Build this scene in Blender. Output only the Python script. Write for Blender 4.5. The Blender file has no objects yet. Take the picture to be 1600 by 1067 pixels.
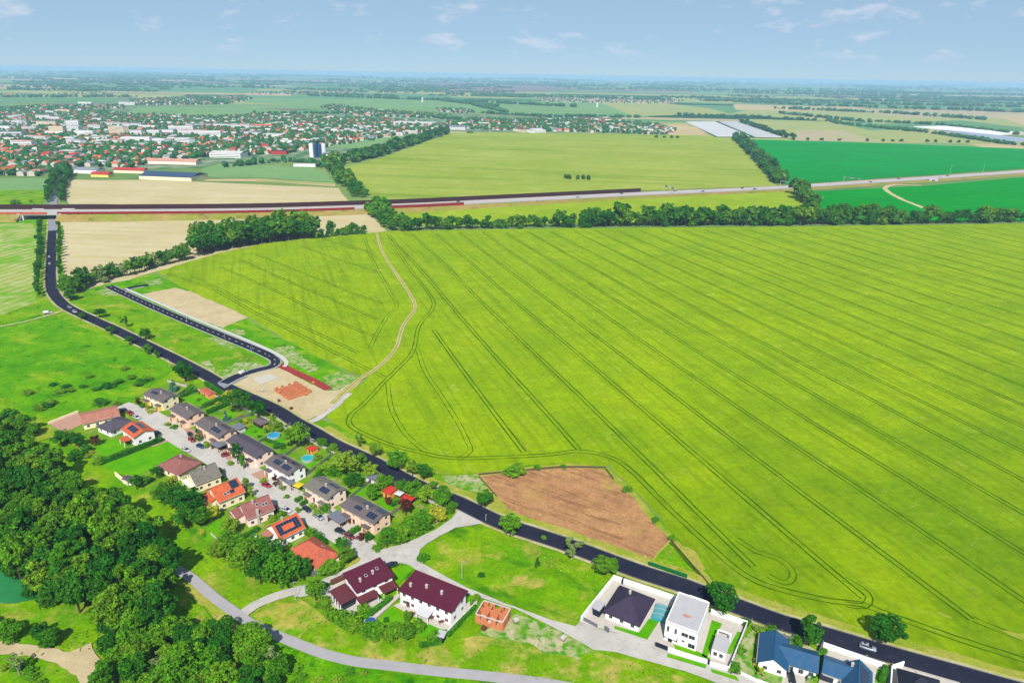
import bpy, math, random
import numpy as np
from mathutils import Matrix, Vector
R = math.radians
scene = bpy.context.scene
col = scene.collection

# ------------------------------------------------------------------ camera
CAM_H = 155.0
FPX = 1067.0                                   # 24 mm lens on a 36 mm sensor, photo 1600 px wide
PITCH = math.atan((533.5 - 116.5) / FPX)
ROLL = R(0.97)
cp, sp = math.cos(PITCH), math.sin(PITCH)
cr, sr = math.cos(ROLL), math.sin(ROLL)
cam_data = bpy.data.cameras.new('camera')
cam = bpy.data.objects.new('camera', cam_data)
col.objects.link(cam)
cam_data.lens = 24.0
cam_data.sensor_width = 36.0
cam_data.clip_start = 1.0
cam_data.clip_end = 120000.0
m = Matrix(((cr, -sr, 0, 0), (sr * sp, cr * sp, -cp, 0), (sr * cp, cr * cp, sp, 0), (0, 0, 0, 1)))
m.translation = Vector((0, 0, CAM_H))
cam.matrix_world = m
scene.camera = cam

# ------------------------------------------------------------------ world, sun, exposure
SUN_EL, SUN_AZ = R(47), R(182)                 # sun behind the camera (azimuth clockwise from +Y)
world = bpy.data.worlds.new('World')
scene.world = world
world.use_nodes = True
wt = world.node_tree
wt.nodes.clear()
w_out = wt.nodes.new('ShaderNodeOutputWorld')
w_bg = wt.nodes.new('ShaderNodeBackground')
w_bg.inputs['Strength'].default_value = 0.07
sky = wt.nodes.new('ShaderNodeTexSky')
sky.sky_type = 'NISHITA'
sky.sun_disc = False
sky.sun_elevation = SUN_EL
sky.sun_rotation = SUN_AZ
sky.altitude = 200
sky.air_density = 0.5
sky.dust_density = 0.0
sky.ozone_density = 4.0
# small fair-weather clouds, all round the sky
tc = wt.nodes.new('ShaderNodeTexCoord')
def wmath(op, a, b=None, clamp=False):
    n = wt.nodes.new('ShaderNodeMath'); n.operation = op; n.use_clamp = clamp
    for i, v in enumerate((a, b)):
        if v is None: continue
        if isinstance(v, (int, float)): n.inputs[i].default_value = v
        else: wt.links.new(v, n.inputs[i])
    return n.outputs[0]
sepd = wt.nodes.new('ShaderNodeSeparateXYZ')
wt.links.new(tc.outputs['Generated'], sepd.inputs[0])
mp = wt.nodes.new('ShaderNodeMapping')
mp.inputs['Location'].default_value = (3.1, 0.4, 0.13)
mp.inputs['Scale'].default_value = (15.0, 15.0, 44.0)
wt.links.new(tc.outputs['Generated'], mp.inputs[0])
nz = wt.nodes.new('ShaderNodeTexNoise'); nz.inputs['Scale'].default_value = 1.0
nz.inputs['Detail'].default_value = 7.0; nz.inputs['Roughness'].default_value = 0.62
wt.links.new(mp.outputs[0], nz.inputs['Vector'])
mpb = wt.nodes.new('ShaderNodeMapping'); mpb.inputs['Scale'].default_value = (2.2, 2.2, 9.0)
mpb.inputs['Location'].default_value = (0.7, 2.3, 0.1)
wt.links.new(tc.outputs['Generated'], mpb.inputs[0])
nzb = wt.nodes.new('ShaderNodeTexNoise'); nzb.inputs['Detail'].default_value = 3.0; nzb.inputs['Scale'].default_value = 1.0
wt.links.new(mpb.outputs[0], nzb.inputs['Vector'])
v = wmath('ADD', nz.outputs['Fac'], wmath('MULTIPLY', wmath('SUBTRACT', nzb.outputs['Fac'], 0.5), 0.35))
v = wmath('MULTIPLY', wmath('SUBTRACT', v, 0.56), 7.0, True)
low = wmath('MULTIPLY', wmath('SUBTRACT', sepd.outputs['Z'], 0.02), 80.0, True)
v = wmath('MULTIPLY', wmath('MULTIPLY', v, low), 0.42)
mixc = wt.nodes.new('ShaderNodeMix'); mixc.data_type = 'RGBA'
wt.links.new(v, mixc.inputs['Factor'])
veil = wt.nodes.new('ShaderNodeMix'); veil.data_type = 'RGBA'      # even pale blue mixed in to flatten the sky's bright horizon
veil.inputs['Factor'].default_value = 0.8
wt.links.new(sky.outputs[0], veil.inputs['A'])
veil.inputs['B'].default_value = (2.6, 3.85, 4.85, 1)
wt.links.new(veil.outputs['Result'], mixc.inputs['A'])
mixc.inputs['B'].default_value = (6.4, 6.3, 7.0, 1)
wt.links.new(mixc.outputs['Result'], w_bg.inputs['Color'])
wt.links.new(w_bg.outputs[0], w_out.inputs['Surface'])

sun_d = bpy.data.lights.new('sun', 'SUN')
sun_d.energy = 4.6
sun_d.angle = R(0.5)
sun_d.color = (1.0, 0.955, 0.88)
sun = bpy.data.objects.new('sun', sun_d)
col.objects.link(sun)
sdir = Vector((math.sin(SUN_AZ) * math.cos(SUN_EL), math.cos(SUN_AZ) * math.cos(SUN_EL), math.sin(SUN_EL)))
sun.rotation_euler = sdir.to_track_quat('Z', 'Y').to_euler()

scene.view_settings.view_transform = 'Standard'
scene.view_settings.look = 'None'
scene.view_settings.exposure = 0.95
scene.view_settings.gamma = 1.0
scene.view_settings.use_curve_mapping = False
scene.render.engine = 'CYCLES'
scene.cycles.use_denoising = True
scene.cycles.max_bounces = 6
scene.cycles.diffuse_bounces = 3
scene.cycles.glossy_bounces = 2
scene.cycles.transmission_bounces = 4
scene.cycles.transparent_max_bounces = 8
scene.cycles.volume_bounces = 0
scene.cycles.caustics_reflective = False
scene.cycles.caustics_refractive = False

# ------------------------------------------------------------------ helpers
def G(px, py, z=0.0):
    """the place, at height z, that stands at a pixel of the 1600 px photograph"""
    u, v = px - 800.0, 533.5 - py
    u, v = u * cr - v * sr, u * sr + v * cr
    d = (u, FPX * cp + v * sp, -FPX * sp + v * cp)
    t = (z - CAM_H) / d[2]
    return (d[0] * t, d[1] * t)

def P(r, g, b, k=0.45):
    f = lambda c: ((c / 255 + 0.055) / 1.055) ** 2.4 if c / 255 > 0.04045 else c / 255 / 12.92
    return (f(r) * k, f(g) * k, f(b) * k, 1)

def tag(o, label=None, cat=None, group=None, kind=None):
    if label: o['label'] = label
    if cat: o['category'] = cat
    if group: o['group'] = group
    if kind: o['kind'] = kind
    return o

def empty(name, loc, rz=0.0, label=None, cat=None, group=None):
    o = bpy.data.objects.new(name, None)
    o.empty_display_size = 0.5
    col.objects.link(o)
    o.location = loc
    o.rotation_euler = (0, 0, rz)
    return tag(o, label, cat, group)

class MB:
    def __init__(s): s.v = []; s.f = []; s.mi = []
    def add(s, vs, fs, mi=0):
        n = len(s.v); s.v += [tuple(p) for p in vs]
        for f in fs: s.f.append(tuple(i + n for i in f)); s.mi.append(mi)
    def box(s, c, d, rz=0.0, mi=0, taper=1.0):
        x, y, z = d[0] / 2, d[1] / 2, d[2] / 2
        a, b = math.cos(rz), math.sin(rz)
        vs = []
        for k, sz in ((-1, 1.0), (1, taper)):
            for i, j in ((-1, -1), (1, -1), (1, 1), (-1, 1)):
                X, Y = i * x * sz, j * y * sz
                vs.append((c[0] + X * a - Y * b, c[1] + X * b + Y * a, c[2] + k * z))
        s.add(vs, [(3, 2, 1, 0), (4, 5, 6, 7), (0, 1, 5, 4), (1, 2, 6, 5), (2, 3, 7, 6), (3, 0, 4, 7)], mi)
    def prism(s, pts, z0, z1, mi=0, mi_side=None):
        n = len(pts)
        s.add([(p[0], p[1], z0) for p in pts] + [(p[0], p[1], z1) for p in pts],
              [tuple(range(n, 2 * n)), tuple(range(n - 1, -1, -1))], mi)
        k = len(s.v) - 2 * n
        for i in range(n):
            j = (i + 1) % n
            s.f.append((k + i, k + j, k + n + j, k + n + i)); s.mi.append(mi if mi_side is None else mi_side)
    def slab(s, pts, t, mi=0):
        n = len(pts)
        s.add(list(pts) + [(p[0], p[1], p[2] - t) for p in pts],
              [tuple(range(n)), tuple(range(2 * n - 1, n - 1, -1))] + [(i, i + n, (i + 1) % n + n, (i + 1) % n) for i in range(n)], mi)
    def cyl(s, c, r, h, n=12, mi=0, r2=None):
        r2 = r if r2 is None else r2
        a = [2 * math.pi * i / n for i in range(n)]
        s.add([(c[0] + r * math.cos(t), c[1] + r * math.sin(t), c[2]) for t in a] + [(c[0] + r2 * math.cos(t), c[1] + r2 * math.sin(t), c[2] + h) for t in a],
              [tuple(range(n - 1, -1, -1)), tuple(range(n, 2 * n))] + [(i, (i + 1) % n, (i + 1) % n + n, i + n) for i in range(n)], mi)
    def tube(s, a, b, r, r2=None, n=6, mi=0):
        r2 = r if r2 is None else r2
        a, b = Vector(a), Vector(b)
        q = (b - a).to_track_quat('Z', 'Y')
        ring = [q @ Vector((math.cos(2 * math.pi * i / n), math.sin(2 * math.pi * i / n), 0)) for i in range(n)]
        s.add([a + p * r for p in ring] + [b + p * r2 for p in ring],
              [tuple(range(n - 1, -1, -1)), tuple(range(n, 2 * n))] + [(i, (i + 1) % n, (i + 1) % n + n, i + n) for i in range(n)], mi)
    def mesh(s, name, mats):
        me = bpy.data.meshes.new(name)
        me.from_pydata(s.v, [], s.f)
        if not isinstance(mats, (list, tuple)): mats = [mats]
        for mt in mats: me.materials.append(mt)
        if len(mats) > 1: me.polygons.foreach_set('material_index', s.mi)
        me.update()
        return me
    def build(s, name, mats, parent=None, loc=None, rot=None):
        return link(name, s.mesh(name, mats), parent, loc, rot)

def link(name, me, parent=None, loc=None, rot=None):
    o = bpy.data.objects.new(name, me)
    col.objects.link(o)
    if parent is not None: o.parent = parent
    if loc is not None: o.location = loc
    if rot is not None: o.rotation_euler = rot
    return o

def copy_tree(o, parent=None):
    c = o.copy()
    col.objects.link(c)
    c.parent = parent
    for ch in o.children: copy_tree(ch, c)
    return c

# ------------------------------------------------------------------ materials
class NT:
    def __init__(s, name, rough=0.9, spec=0.2):
        s.m = bpy.data.materials.new(name); s.m.use_nodes = True
        s.t = s.m.node_tree; s.b = s.t.nodes['Principled BSDF']
        s.b.inputs['Roughness'].default_value = rough
        s.b.inputs['Specular IOR Level'].default_value = spec
    def n(s, ty, **kw):
        nd = s.t.nodes.new(ty)
        for k, v in kw.items():
            if hasattr(nd, k): setattr(nd, k, v)
            else: s.set(nd.inputs[k.replace('_', ' ')], v)
        return nd
    def set(s, inp, v):
        if isinstance(v, bpy.types.NodeSocket): s.t.links.new(v, inp)
        else: inp.default_value = v
    def pos(s, scale=(1, 1, 1), rz=0.0, obj=False):
        src = s.n('ShaderNodeTexCoord').outputs['Object'] if obj else s.n('ShaderNodeNewGeometry').outputs['Position']
        if rz:      # turn first, then stretch
            m0 = s.n('ShaderNodeMapping'); s.set(m0.inputs['Vector'], src); m0.inputs['Rotation'].default_value = (0, 0, rz); src = m0.outputs[0]
        mpn = s.n('ShaderNodeMapping'); s.set(mpn.inputs['Vector'], src)
        mpn.inputs['Scale'].default_value = scale
        return mpn.outputs[0]
    def noise(s, scale, detail=3.0, rough=0.55, vec=None):
        nd = s.n('ShaderNodeTexNoise'); nd.inputs['Scale'].default_value = scale
        nd.inputs['Detail'].default_value = detail; nd.inputs['Roughness'].default_value = rough
        s.set(nd.inputs['Vector'], vec if vec is not None else s.pos())
        return nd.outputs['Fac']
    def ramp(s, fac, lo, hi):
        nd = s.n('ShaderNodeMapRange'); s.set(nd.inputs['Value'], fac)
        nd.inputs['From Min'].default_value = lo; nd.inputs['From Max'].default_value = hi
        return nd.outputs[0]
    def mix(s, fac, a, b, blend='MIX'):
        nd = s.n('ShaderNodeMix'); nd.data_type = 'RGBA'; nd.blend_type = blend
        s.set(nd.inputs['Factor'], fac); s.set(nd.inputs['A'], a); s.set(nd.inputs['B'], b)
        return nd.outputs['Result']
    def mul(s, c, fac_socket, lo, hi):
        nd = s.n('ShaderNodeMapRange'); s.set(nd.inputs['Value'], fac_socket)
        nd.inputs['From Min'].default_value = 0.3; nd.inputs['From Max'].default_value = 0.7
        nd.inputs['To Min'].default_value = lo; nd.inputs['To Max'].default_value = hi
        v = s.n('ShaderNodeVectorMath', operation='SCALE'); s.set(v.inputs[0], c if isinstance(c, bpy.types.NodeSocket) else c[:3]); s.set(v.inputs['Scale'], nd.outputs[0])
        return v.outputs[0]
    def color(s, c): s.set(s.b.inputs['Base Color'], c)
    def bump(s, h, dist=0.05, strength=0.5):
        nd = s.n('ShaderNodeBump'); s.set(nd.inputs['Height'], h)
        nd.inputs['Distance'].default_value = dist; nd.inputs['Strength'].default_value = strength
        s.set(s.b.inputs['Normal'], nd.outputs[0])

def plain(name, c, rough=0.7, spec=0.3, metal=0.0, var=0.12, sc=1.5):
    t = NT(name, rough, spec)
    t.b.inputs['Metallic'].default_value = metal
    if var: t.color(t.mul(c, t.noise(sc, 4.0), 1 - var, 1 + var))
    else: t.color(c)
    return t.m

def ground_mat(name, c1, c2, c3=None, big=0.02, mid=0.15, fine=1.6, c3lo=0.58, c3hi=0.7, var=0.22, stripes=None, sheen=0.0, streak=None, view_shade=None, fleck=None):
    t = NT(name, 1.0, 0.0)
    c = t.mix(t.ramp(t.noise(big, 4.0, 0.6), 0.36, 0.64), c1, c2)
    if c3: c = t.mix(t.ramp(t.noise(mid, 6.0, 0.65), c3lo, c3hi), c, c3)
    if streak:      # (colour, angle, long scale, cross scale, lo, hi)
        sc, an, l, w, lo, hi = streak
        c = t.mix(t.ramp(t.noise(1.0, 4.0, 0.6, t.pos((l, w, 1), an)), lo, hi), c, sc)
    if stripes:     # (colour, angle, period, strength)
        sc, an, per, st = stripes
        wv = t.n('ShaderNodeTexWave'); wv.wave_type = 'BANDS'; wv.bands_direction = 'X'
        wv.inputs['Scale'].default_value = 0.314 / per * 1.0; wv.inputs['Distortion'].default_value = 0.6
        wv.inputs['Detail'].default_value = 2.0; wv.inputs['Detail Scale'].default_value = 0.6
        t.set(wv.inputs['Vector'], t.pos((1, 1, 1), an))
        f = t.n('ShaderNodeMath', operation='MULTIPLY'); t.set(f.inputs[0], wv.outputs['Fac']); f.inputs[1].default_value = st
        c = t.mix(f.outputs[0], c, sc)
    if view_shade:        # denser green toward the near right corner, with steep-view darkening painted in
        sp_ = t.n('ShaderNodeSeparateXYZ'); t.set(sp_.inputs[0], t.pos())
        a_ = t.n('ShaderNodeMath', operation='MULTIPLY_ADD'); t.set(a_.inputs[0], sp_.outputs['X']); a_.inputs[1].default_value = 0.0011; a_.inputs[2].default_value = 0.66
        b_ = t.n('ShaderNodeMath', operation='MULTIPLY_ADD'); t.set(b_.inputs[0], sp_.outputs['Y']); b_.inputs[1].default_value = -0.0021; t.set(b_.inputs[2], a_.outputs[0])
        n_ = t.n('ShaderNodeMath', operation='MULTIPLY_ADD'); t.set(n_.inputs[0], t.noise(0.02, 4.0, 0.6)); n_.inputs[1].default_value = 0.9; t.set(n_.inputs[2], b_.outputs[0])
        f_ = t.n('ShaderNodeMath', operation='MULTIPLY'); t.set(f_.inputs[0], t.ramp(n_.outputs[0], 0.55, 1.35)); f_.inputs[1].default_value = view_shade[1]
        c = t.mix(f_.outputs[0], c, view_shade[0])
    if fleck:       # wind-laid pale flecks
        f1 = t.ramp(t.noise(1.0, 5.0, 0.75, t.pos((0.35, 0.13, 1), R(60))), 0.60, 0.78)
        f2 = t.n('ShaderNodeMath', operation='MULTIPLY'); t.set(f2.inputs[0], f1); t.set(f2.inputs[1], t.ramp(t.noise(0.02, 3.0), 0.4, 0.7))
        c = t.mix(f2.outputs[0], c, fleck)
    c = t.mul(c, t.noise(fine * 0.22, 4.0, 0.6), 1 - var * 0.6, 1 + var * 0.6)
    c = t.mul(c, t.noise(fine, 5.0, 0.7), 1 - var, 1 + var)
    t.color(c)
    if sheen:
        t.b.inputs['Sheen Weight'].default_value = sheen
        t.b.inputs['Sheen Roughness'].default_value = 0.5
        t.b.inputs['Sheen Tint'].default_value = P(215, 230, 90, 1.0)
    t.bump(t.noise(fine * 1.3, 5.0, 0.7), 0.35, 0.5)
    return t.m

def leaf_mat(name, c1, c2, var=0.4):
    t = NT(name, 0.6, 0.15)
    oi = t.n('ShaderNodeObjectInfo')
    isl = t.n('ShaderNodeNewGeometry').outputs['Random Per Island']      # every spray of leaves a little different
    mr_ = t.n('ShaderNodeMapRange'); t.set(mr_.inputs['Value'], isl); mr_.inputs['To Min'].default_value = -0.35; mr_.inputs['To Max'].default_value = 0.35
    ad = t.n('ShaderNodeMath', operation='ADD', use_clamp=True); t.set(ad.inputs[0], oi.outputs['Random']); t.set(ad.inputs[1], mr_.outputs[0])
    c = t.mix(ad.outputs[0], c1, c2)
    sv = t.n('ShaderNodeMapRange'); t.set(sv.inputs['Value'], isl); sv.inputs['To Min'].default_value = 1.75; sv.inputs['To Max'].default_value = 0.62
    vm = t.n('ShaderNodeVectorMath', operation='SCALE'); t.set(vm.inputs[0], c); t.set(vm.inputs['Scale'], sv.outputs[0]); c = vm.outputs[0]
    c = t.mul(c, t.noise(0.55, 3.0, 0.6, t.pos(obj=True)), 1 - var, 1 + var)
    t.color(c)
    tr = t.n('ShaderNodeBsdfTranslucent'); t.set(tr.inputs['Color'], c)
    mx = t.n('ShaderNodeMixShader'); mx.inputs[0].default_value = 0.32
    t.t.links.new(t.b.outputs[0], mx.inputs[1]); t.t.links.new(tr.outputs[0], mx.inputs[2])
    t.t.links.new(mx.outputs[0], t.t.nodes['Material Output'].inputs['Surface'])
    return t.m

def tile_mat(name, c, c2=None, along=0.33, rough=0.75):
    """roof covering: courses of tiles as fine relief, weathering in patches"""
    t = NT(name, rough, 0.25)
    c2 = c2 or tuple(x * 0.72 for x in c[:3]) + (1,)
    cc = t.mix(t.ramp(t.noise(0.7, 5.0, 0.65, t.pos(obj=True)), 0.42, 0.68), c, c2)
    cc = t.mul(cc, t.noise(5.0, 3.0, 0.6, t.pos(obj=True)), 0.86, 1.14)
    t.color(cc)
    br = t.n('ShaderNodeTexBrick'); br.inputs['Scale'].default_value = 1.0
    br.inputs['Brick Width'].default_value = along; br.inputs['Row Height'].default_value = 0.36
    br.inputs['Mortar Size'].default_value = 0.03
    t.set(br.inputs['Vector'], t.pos(obj=True))
    t.bump(br.outputs['Fac'], -0.05, 0.5)
    return t.m

def wall_mat(name, c): return plain(name, tuple(x * 1.62 for x in c[:3]) + (1,), 0.85, 0.15, var=0.07, sc=0.6)

M = {}
# grounds
M['country'] = ground_mat('distant_land', P(150, 175, 95), P(95, 140, 80), P(60, 105, 65), big=0.0009, mid=0.003, fine=0.02, var=0.15)
M['meadow'] = ground_mat('meadow_grass', P(140, 184, 4), P(100, 166, 0), P(186, 182, 76), big=0.04, mid=0.07, fine=0.8, c3lo=0.53, c3hi=0.68, var=0.28, streak=(P(70, 140, 4), R(35), 0.05, 0.11, 0.56, 0.7))
M['lush'] = ground_mat('lush_grass', P(80, 160, 0), P(120, 184, 6), P(40, 122, 6), big=0.05, mid=0.14, fine=0.9, c3lo=0.54, c3hi=0.68, var=0.28, streak=(P(150, 186, 30), R(20), 0.03, 0.09, 0.55, 0.68))
M['lawn'] = ground_mat('mown_lawn', P(84, 178, 0), P(120, 190, 6), None, big=0.12, fine=1.8, var=0.14)
M['garden'] = ground_mat('garden_ground', P(92, 160, 15), P(140, 172, 40), P(180, 172, 115), big=0.09, mid=0.25, fine=1.4, c3lo=0.55, c3hi=0.66, var=0.24)
M['drymix2'] = ground_mat('dry_grass_patch', P(200, 186, 96), P(176, 180, 60), P(118, 178, 10), big=0.07, mid=0.12, fine=0.9, c3lo=0.46, c3hi=0.6, var=0.25)
M['drymix'] = ground_mat('thin_dry_grass', P(134, 182, 4), P(108, 166, 0), P(196, 184, 92), big=0.05, mid=0.12, fine=0.9, c3lo=0.46, c3hi=0.62, var=0.25)
M['dry'] = ground_mat('dry_grass', P(192, 184, 88), P(150, 176, 40), P(214, 186, 118), big=0.06, mid=0.2, fine=1.3, var=0.2)
M['crop'] = ground_mat('green_cereal_crop', P(160, 190, 0), P(140, 178, 0), P(182, 200, 70), big=0.02, mid=0.075, fine=0.45, c3lo=0.58, c3hi=0.76, var=0.2, sheen=0.05,
                       streak=(P(122, 156, 0), R(69.6), 0.012, 0.30, 0.48, 0.74), view_shade=(P(80, 126, 0), 0.8), fleck=P(196, 210, 110))
M['track_green'] = ground_mat('trodden_crop', P(82, 122, 0), P(68, 108, 0), None, big=0.1, fine=1.2, var=0.25)
M['track_soil'] = ground_mat('trodden_soil', P(178, 172, 90), P(160, 172, 50), P(196, 180, 120), big=0.1, mid=0.3, fine=1.5, c3lo=0.6, c3hi=0.72)
M['plough'] = ground_mat('bare_soil_field', P(206, 158, 108), P(190, 140, 98), P(188, 172, 82), big=0.05, mid=0.06, fine=0.8, c3lo=0.58, c3hi=0.74, var=0.28,
                         streak=(P(144, 100, 72), R(30), 0.05, 0.5, 0.5, 0.72))
M['sand'] = ground_mat('bare_sand', P(226, 208, 168), P(212, 192, 150), P(196, 176, 120), big=0.08, mid=0.2, fine=1.4, c3lo=0.6, c3hi=0.7, var=0.1)
M['sandgrass'] = ground_mat('sandy_weeds', P(214, 200, 165), P(120, 176, 40), P(90, 165, 20), big=0.16, mid=0.35, fine=1.4, c3lo=0.5, c3hi=0.58, var=0.2)
M['rape'] = ground_mat('olive_crop', P(178, 192, 82), P(160, 182, 62), P(190, 200, 104), big=0.006, mid=0.02, fine=0.25, c3lo=0.55, c3hi=0.7, var=0.1,
                       streak=(P(140, 168, 52), R(8), 0.003, 0.035, 0.5, 0.7))
M['rape2'] = ground_mat('yellow_green_crop', P(168, 194, 40), P(150, 182, 28), P(190, 204, 70), big=0.01, mid=0.03, fine=0.3, var=0.12)
M['straw'] = ground_mat('straw_field', P(228, 214, 172), P(220, 202, 158), P(184, 190, 104), big=0.012, mid=0.03, fine=0.35, c3lo=0.64, c3hi=0.8, var=0.07,
                        streak=(P(208, 196, 138), R(3), 0.01, 0.12, 0.46, 0.7))
M['strip_field'] = ground_mat('patchy_cereal_field', P(128, 184, 30), P(206, 200, 128), P(222, 210, 160), big=0.02, mid=0.07, fine=0.5, c3lo=0.5, c3hi=0.66, var=0.12,
                              stripes=(P(92, 176, 20), R(12), 9.0, 0.5))
M['teal'] = ground_mat('deep_green_crop', P(0, 168, 62), P(0, 156, 50), P(30, 176, 76), big=0.006, mid=0.03, fine=0.15, var=0.09, streak=(P(0, 150, 56), R(4), 0.003, 0.05, 0.48, 0.7))
M['teal2'] = ground_mat('vivid_green_crop', P(8, 168, 36), P(0, 156, 30), P(36, 176, 50), big=0.008, mid=0.03, fine=0.2, var=0.09, streak=(P(0, 148, 34), R(-12), 0.003, 0.05, 0.48, 0.7))
M['pale_green'] = ground_mat('pale_green_crop', P(140, 180, 116), P(124, 170, 104), None, big=0.004, fine=0.1, var=0.08)
M['pale_olive'] = ground_mat('pale_olive_crop', P(172, 184, 108), P(186, 190, 120), None, big=0.004, fine=0.1, var=0.08)
M['mid_green'] = ground_mat('mid_green_crop', P(104, 158, 104), P(120, 166, 110), None, big=0.004, fine=0.1, var=0.08)
M['dark_green'] = ground_mat('dark_wooded_ground', P(36, 86, 50), P(52, 100, 58), None, big=0.01, fine=0.1, var=0.2)
M['beige'] = ground_mat('stubble_field', P(222, 200, 150), P(206, 186, 140), None, big=0.004, fine=0.1, var=0.08)
M['pinkish'] = ground_mat('fallow_field', P(206, 184, 160), P(190, 190, 130), None, big=0.01, fine=0.1, var=0.08)
M['mauve'] = ground_mat('fallow_brown_field', P(140, 120, 118), P(150, 135, 125), None, big=0.004, fine=0.1, var=0.08)
M['fleece'] = plain('white_crop_fleece', P(240, 238, 238, .55), 0.5, 0.4, var=0.06, sc=0.02)
M['fleece2'] = plain('grey_crop_fleece', P(170, 180, 200, .6), 0.5, 0.4, var=0.06, sc=0.02)
M['town_ground'] = ground_mat('town_gardens', P(120, 156, 100), P(176, 180, 160), P(70, 126, 76), big=0.02, mid=0.03, fine=0.1, c3lo=0.45, c3hi=0.6, var=0.2)
M['bank'] = ground_mat('embankment_grass', P(186, 156, 96), P(150, 160, 60), P(120, 110, 60), big=0.03, mid=0.08, fine=0.4, c3lo=0.55, c3hi=0.7, var=0.2)
M['pond'] = plain('pond_water', P(44, 140, 76), 0.5, 0.3, var=0.2, sc=0.2)
# hard surfaces
M['asphalt'] = ground_mat('fresh_asphalt', P(42, 45, 64), P(54, 56, 74), P(66, 66, 78), big=0.05, mid=0.22, fine=1.2, c3lo=0.6, c3hi=0.72, var=0.12)
M['asphalt_old'] = plain('grey_asphalt', P(158, 158, 172), 0.9, 0.15, var=0.08, sc=0.3)
M['concrete'] = ground_mat('pale_concrete_road', P(222, 216, 210), P(208, 202, 196), P(192, 186, 178), big=0.09, mid=0.3, fine=1.4, c3lo=0.56, c3hi=0.7, var=0.08)
M['motorway'] = plain('worn_motorway_surface', P(200, 192, 196), 0.9, 0.15, var=0.06, sc=0.05)
M['path'] = plain('grey_path_asphalt', P(188, 184, 188), 0.9, 0.15, var=0.06, sc=0.3)
M['gravel'] = ground_mat('gravel_verge', P(212, 204, 160), P(186, 186, 100), None, big=0.15, fine=1.5, var=0.15)
M['paving'] = plain('light_paving', P(218, 210, 200), 0.85, 0.2, var=0.08, sc=0.8)
M['brickpaving'] = plain('pink_brick_paving', P(204, 158, 138), 0.85, 0.2, var=0.12, sc=1.0)
M['redpaving'] = plain('red_block_paving', P(170, 56, 58), 0.85, 0.2, var=0.12, sc=0.6)
M['paint'] = plain('white_road_paint', P(232, 230, 225), 0.7, 0.3, var=0.05)
M['kerb'] = plain('concrete_kerb', P(222, 218, 214), 0.85, 0.2, var=0.05)
# buildings
for k, c in dict(white=(242, 240, 240), cream=(238, 222, 186), peach=(240, 202, 174), pinkwall=(240, 212, 200), yellow=(240, 208, 110), greywall=(208, 206, 210),
                 darkwood=(56, 40, 44), slate=(30, 38, 54), orangewall=(226, 150, 74), brownwood=(98, 58, 48)).items():
    M[k] = wall_mat(k + '_render' if k not in ('darkwood', 'brownwood') else k, P(*c))
M['r_brown'] = tile_mat('grey_brown_roof_tiles', P(124, 112, 114))
M['r_grey'] = tile_mat('grey_roof_tiles', P(138, 132, 122))
M['r_dark'] = tile_mat('dark_grey_roof_tiles', P(98, 90, 104))
M['r_pink'] = tile_mat('faded_pink_roof_tiles', P(206, 138, 116))
M['r_rose'] = tile_mat('rose_brown_roof_tiles', P(172, 108, 102))
M['r_orange'] = tile_mat('orange_roof_tiles', P(232, 112, 66))
M['r_terra'] = tile_mat('terracotta_roof_tiles', P(222, 112, 82))
M['r_maroon'] = plain('maroon_sheet_roof', P(102, 22, 52), 0.45, 0.35, var=0.06, sc=0.8)
M['r_maroon2'] = plain('brown_maroon_sheet_roof', P(112, 48, 58), 0.5, 0.35, var=0.1, sc=0.8)
M['r_purple'] = tile_mat('anthracite_roof_tiles', P(66, 54, 84))
M['r_blue'] = tile_mat('blue_grey_roof_tiles', P(40, 96, 146), P(62, 104, 140), rough=0.45)
M['r_black'] = tile_mat('black_roof_tiles', P(34, 36, 62))
M['r_flat'] = plain('light_flat_roof_membrane', P(206, 204, 210), 0.6, 0.3, var=0.06, sc=0.4)
M['r_carport'] = plain('grey_flat_roof', P(128, 130, 144), 0.5, 0.4, var=0.08, sc=0.5)
M['r_red'] = plain('bright_red_roof', P(216, 62, 46), 0.6, 0.3, var=0.08)
M['brick_orange'] = plain('orange_hollow_brick', P(240, 150, 104), 0.9, 0.1, var=0.15, sc=1.2)
M['glass'] = plain('dark_window_glass', P(36, 46, 66), 0.12, 0.6, var=0)
M['frame'] = plain('white_window_frame', P(225, 222, 220), 0.5, 0.4, var=0)
M['doorwood'] = plain('brown_door', P(112, 62, 44), 0.6, 0.3, var=0.1)
M['garage'] = plain('garage_door_panel', P(190, 140, 96), 0.6, 0.3, var=0.1)
M['pv'] = plain('solar_glass', P(22, 34, 72), 0.12, 0.7, var=0.1, sc=0.6)
M['pvframe'] = plain('aluminium_edge', P(150, 160, 175), 0.4, 0.5, metal=0.6, var=0)
M['metal'] = plain('galvanised_metal', P(170, 172, 176), 0.5, 0.5, metal=0.5, var=0.05)
M['chimney'] = plain('pale_chimney', P(226, 214, 206), 0.8, 0.2, var=0.1)
M['barrier'] = plain('dark_brown_noise_barrier', P(74, 40, 46), 0.9, 0.1, var=0.06, sc=0.06)
M['barrier_red'] = plain('red_noise_barrier', P(156, 44, 40), 0.9, 0.1, var=0.1, sc=0.08)
M['barrier_orange'] = plain('orange_noise_barrier', P(214, 110, 80), 0.9, 0.1, var=0.1, sc=0.08)
M['pool'] = plain('pool_water', P(40, 176, 220), 0.08, 0.5, var=0.1, sc=1.0)
M['pool2'] = plain('turquoise_pool_water', P(50, 190, 200), 0.08, 0.5, var=0.1, sc=1.0)
M['poolrim'] = plain('pool_rim', P(190, 205, 210), 0.5, 0.3, var=0)
M['bark'] = plain('bark', P(104, 90, 72), 0.9, 0.1, var=0.25, sc=2.0)
M['birchbark'] = plain('pale_bark', P(180, 175, 165), 0.9, 0.1, var=0.2, sc=2.0)
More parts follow.
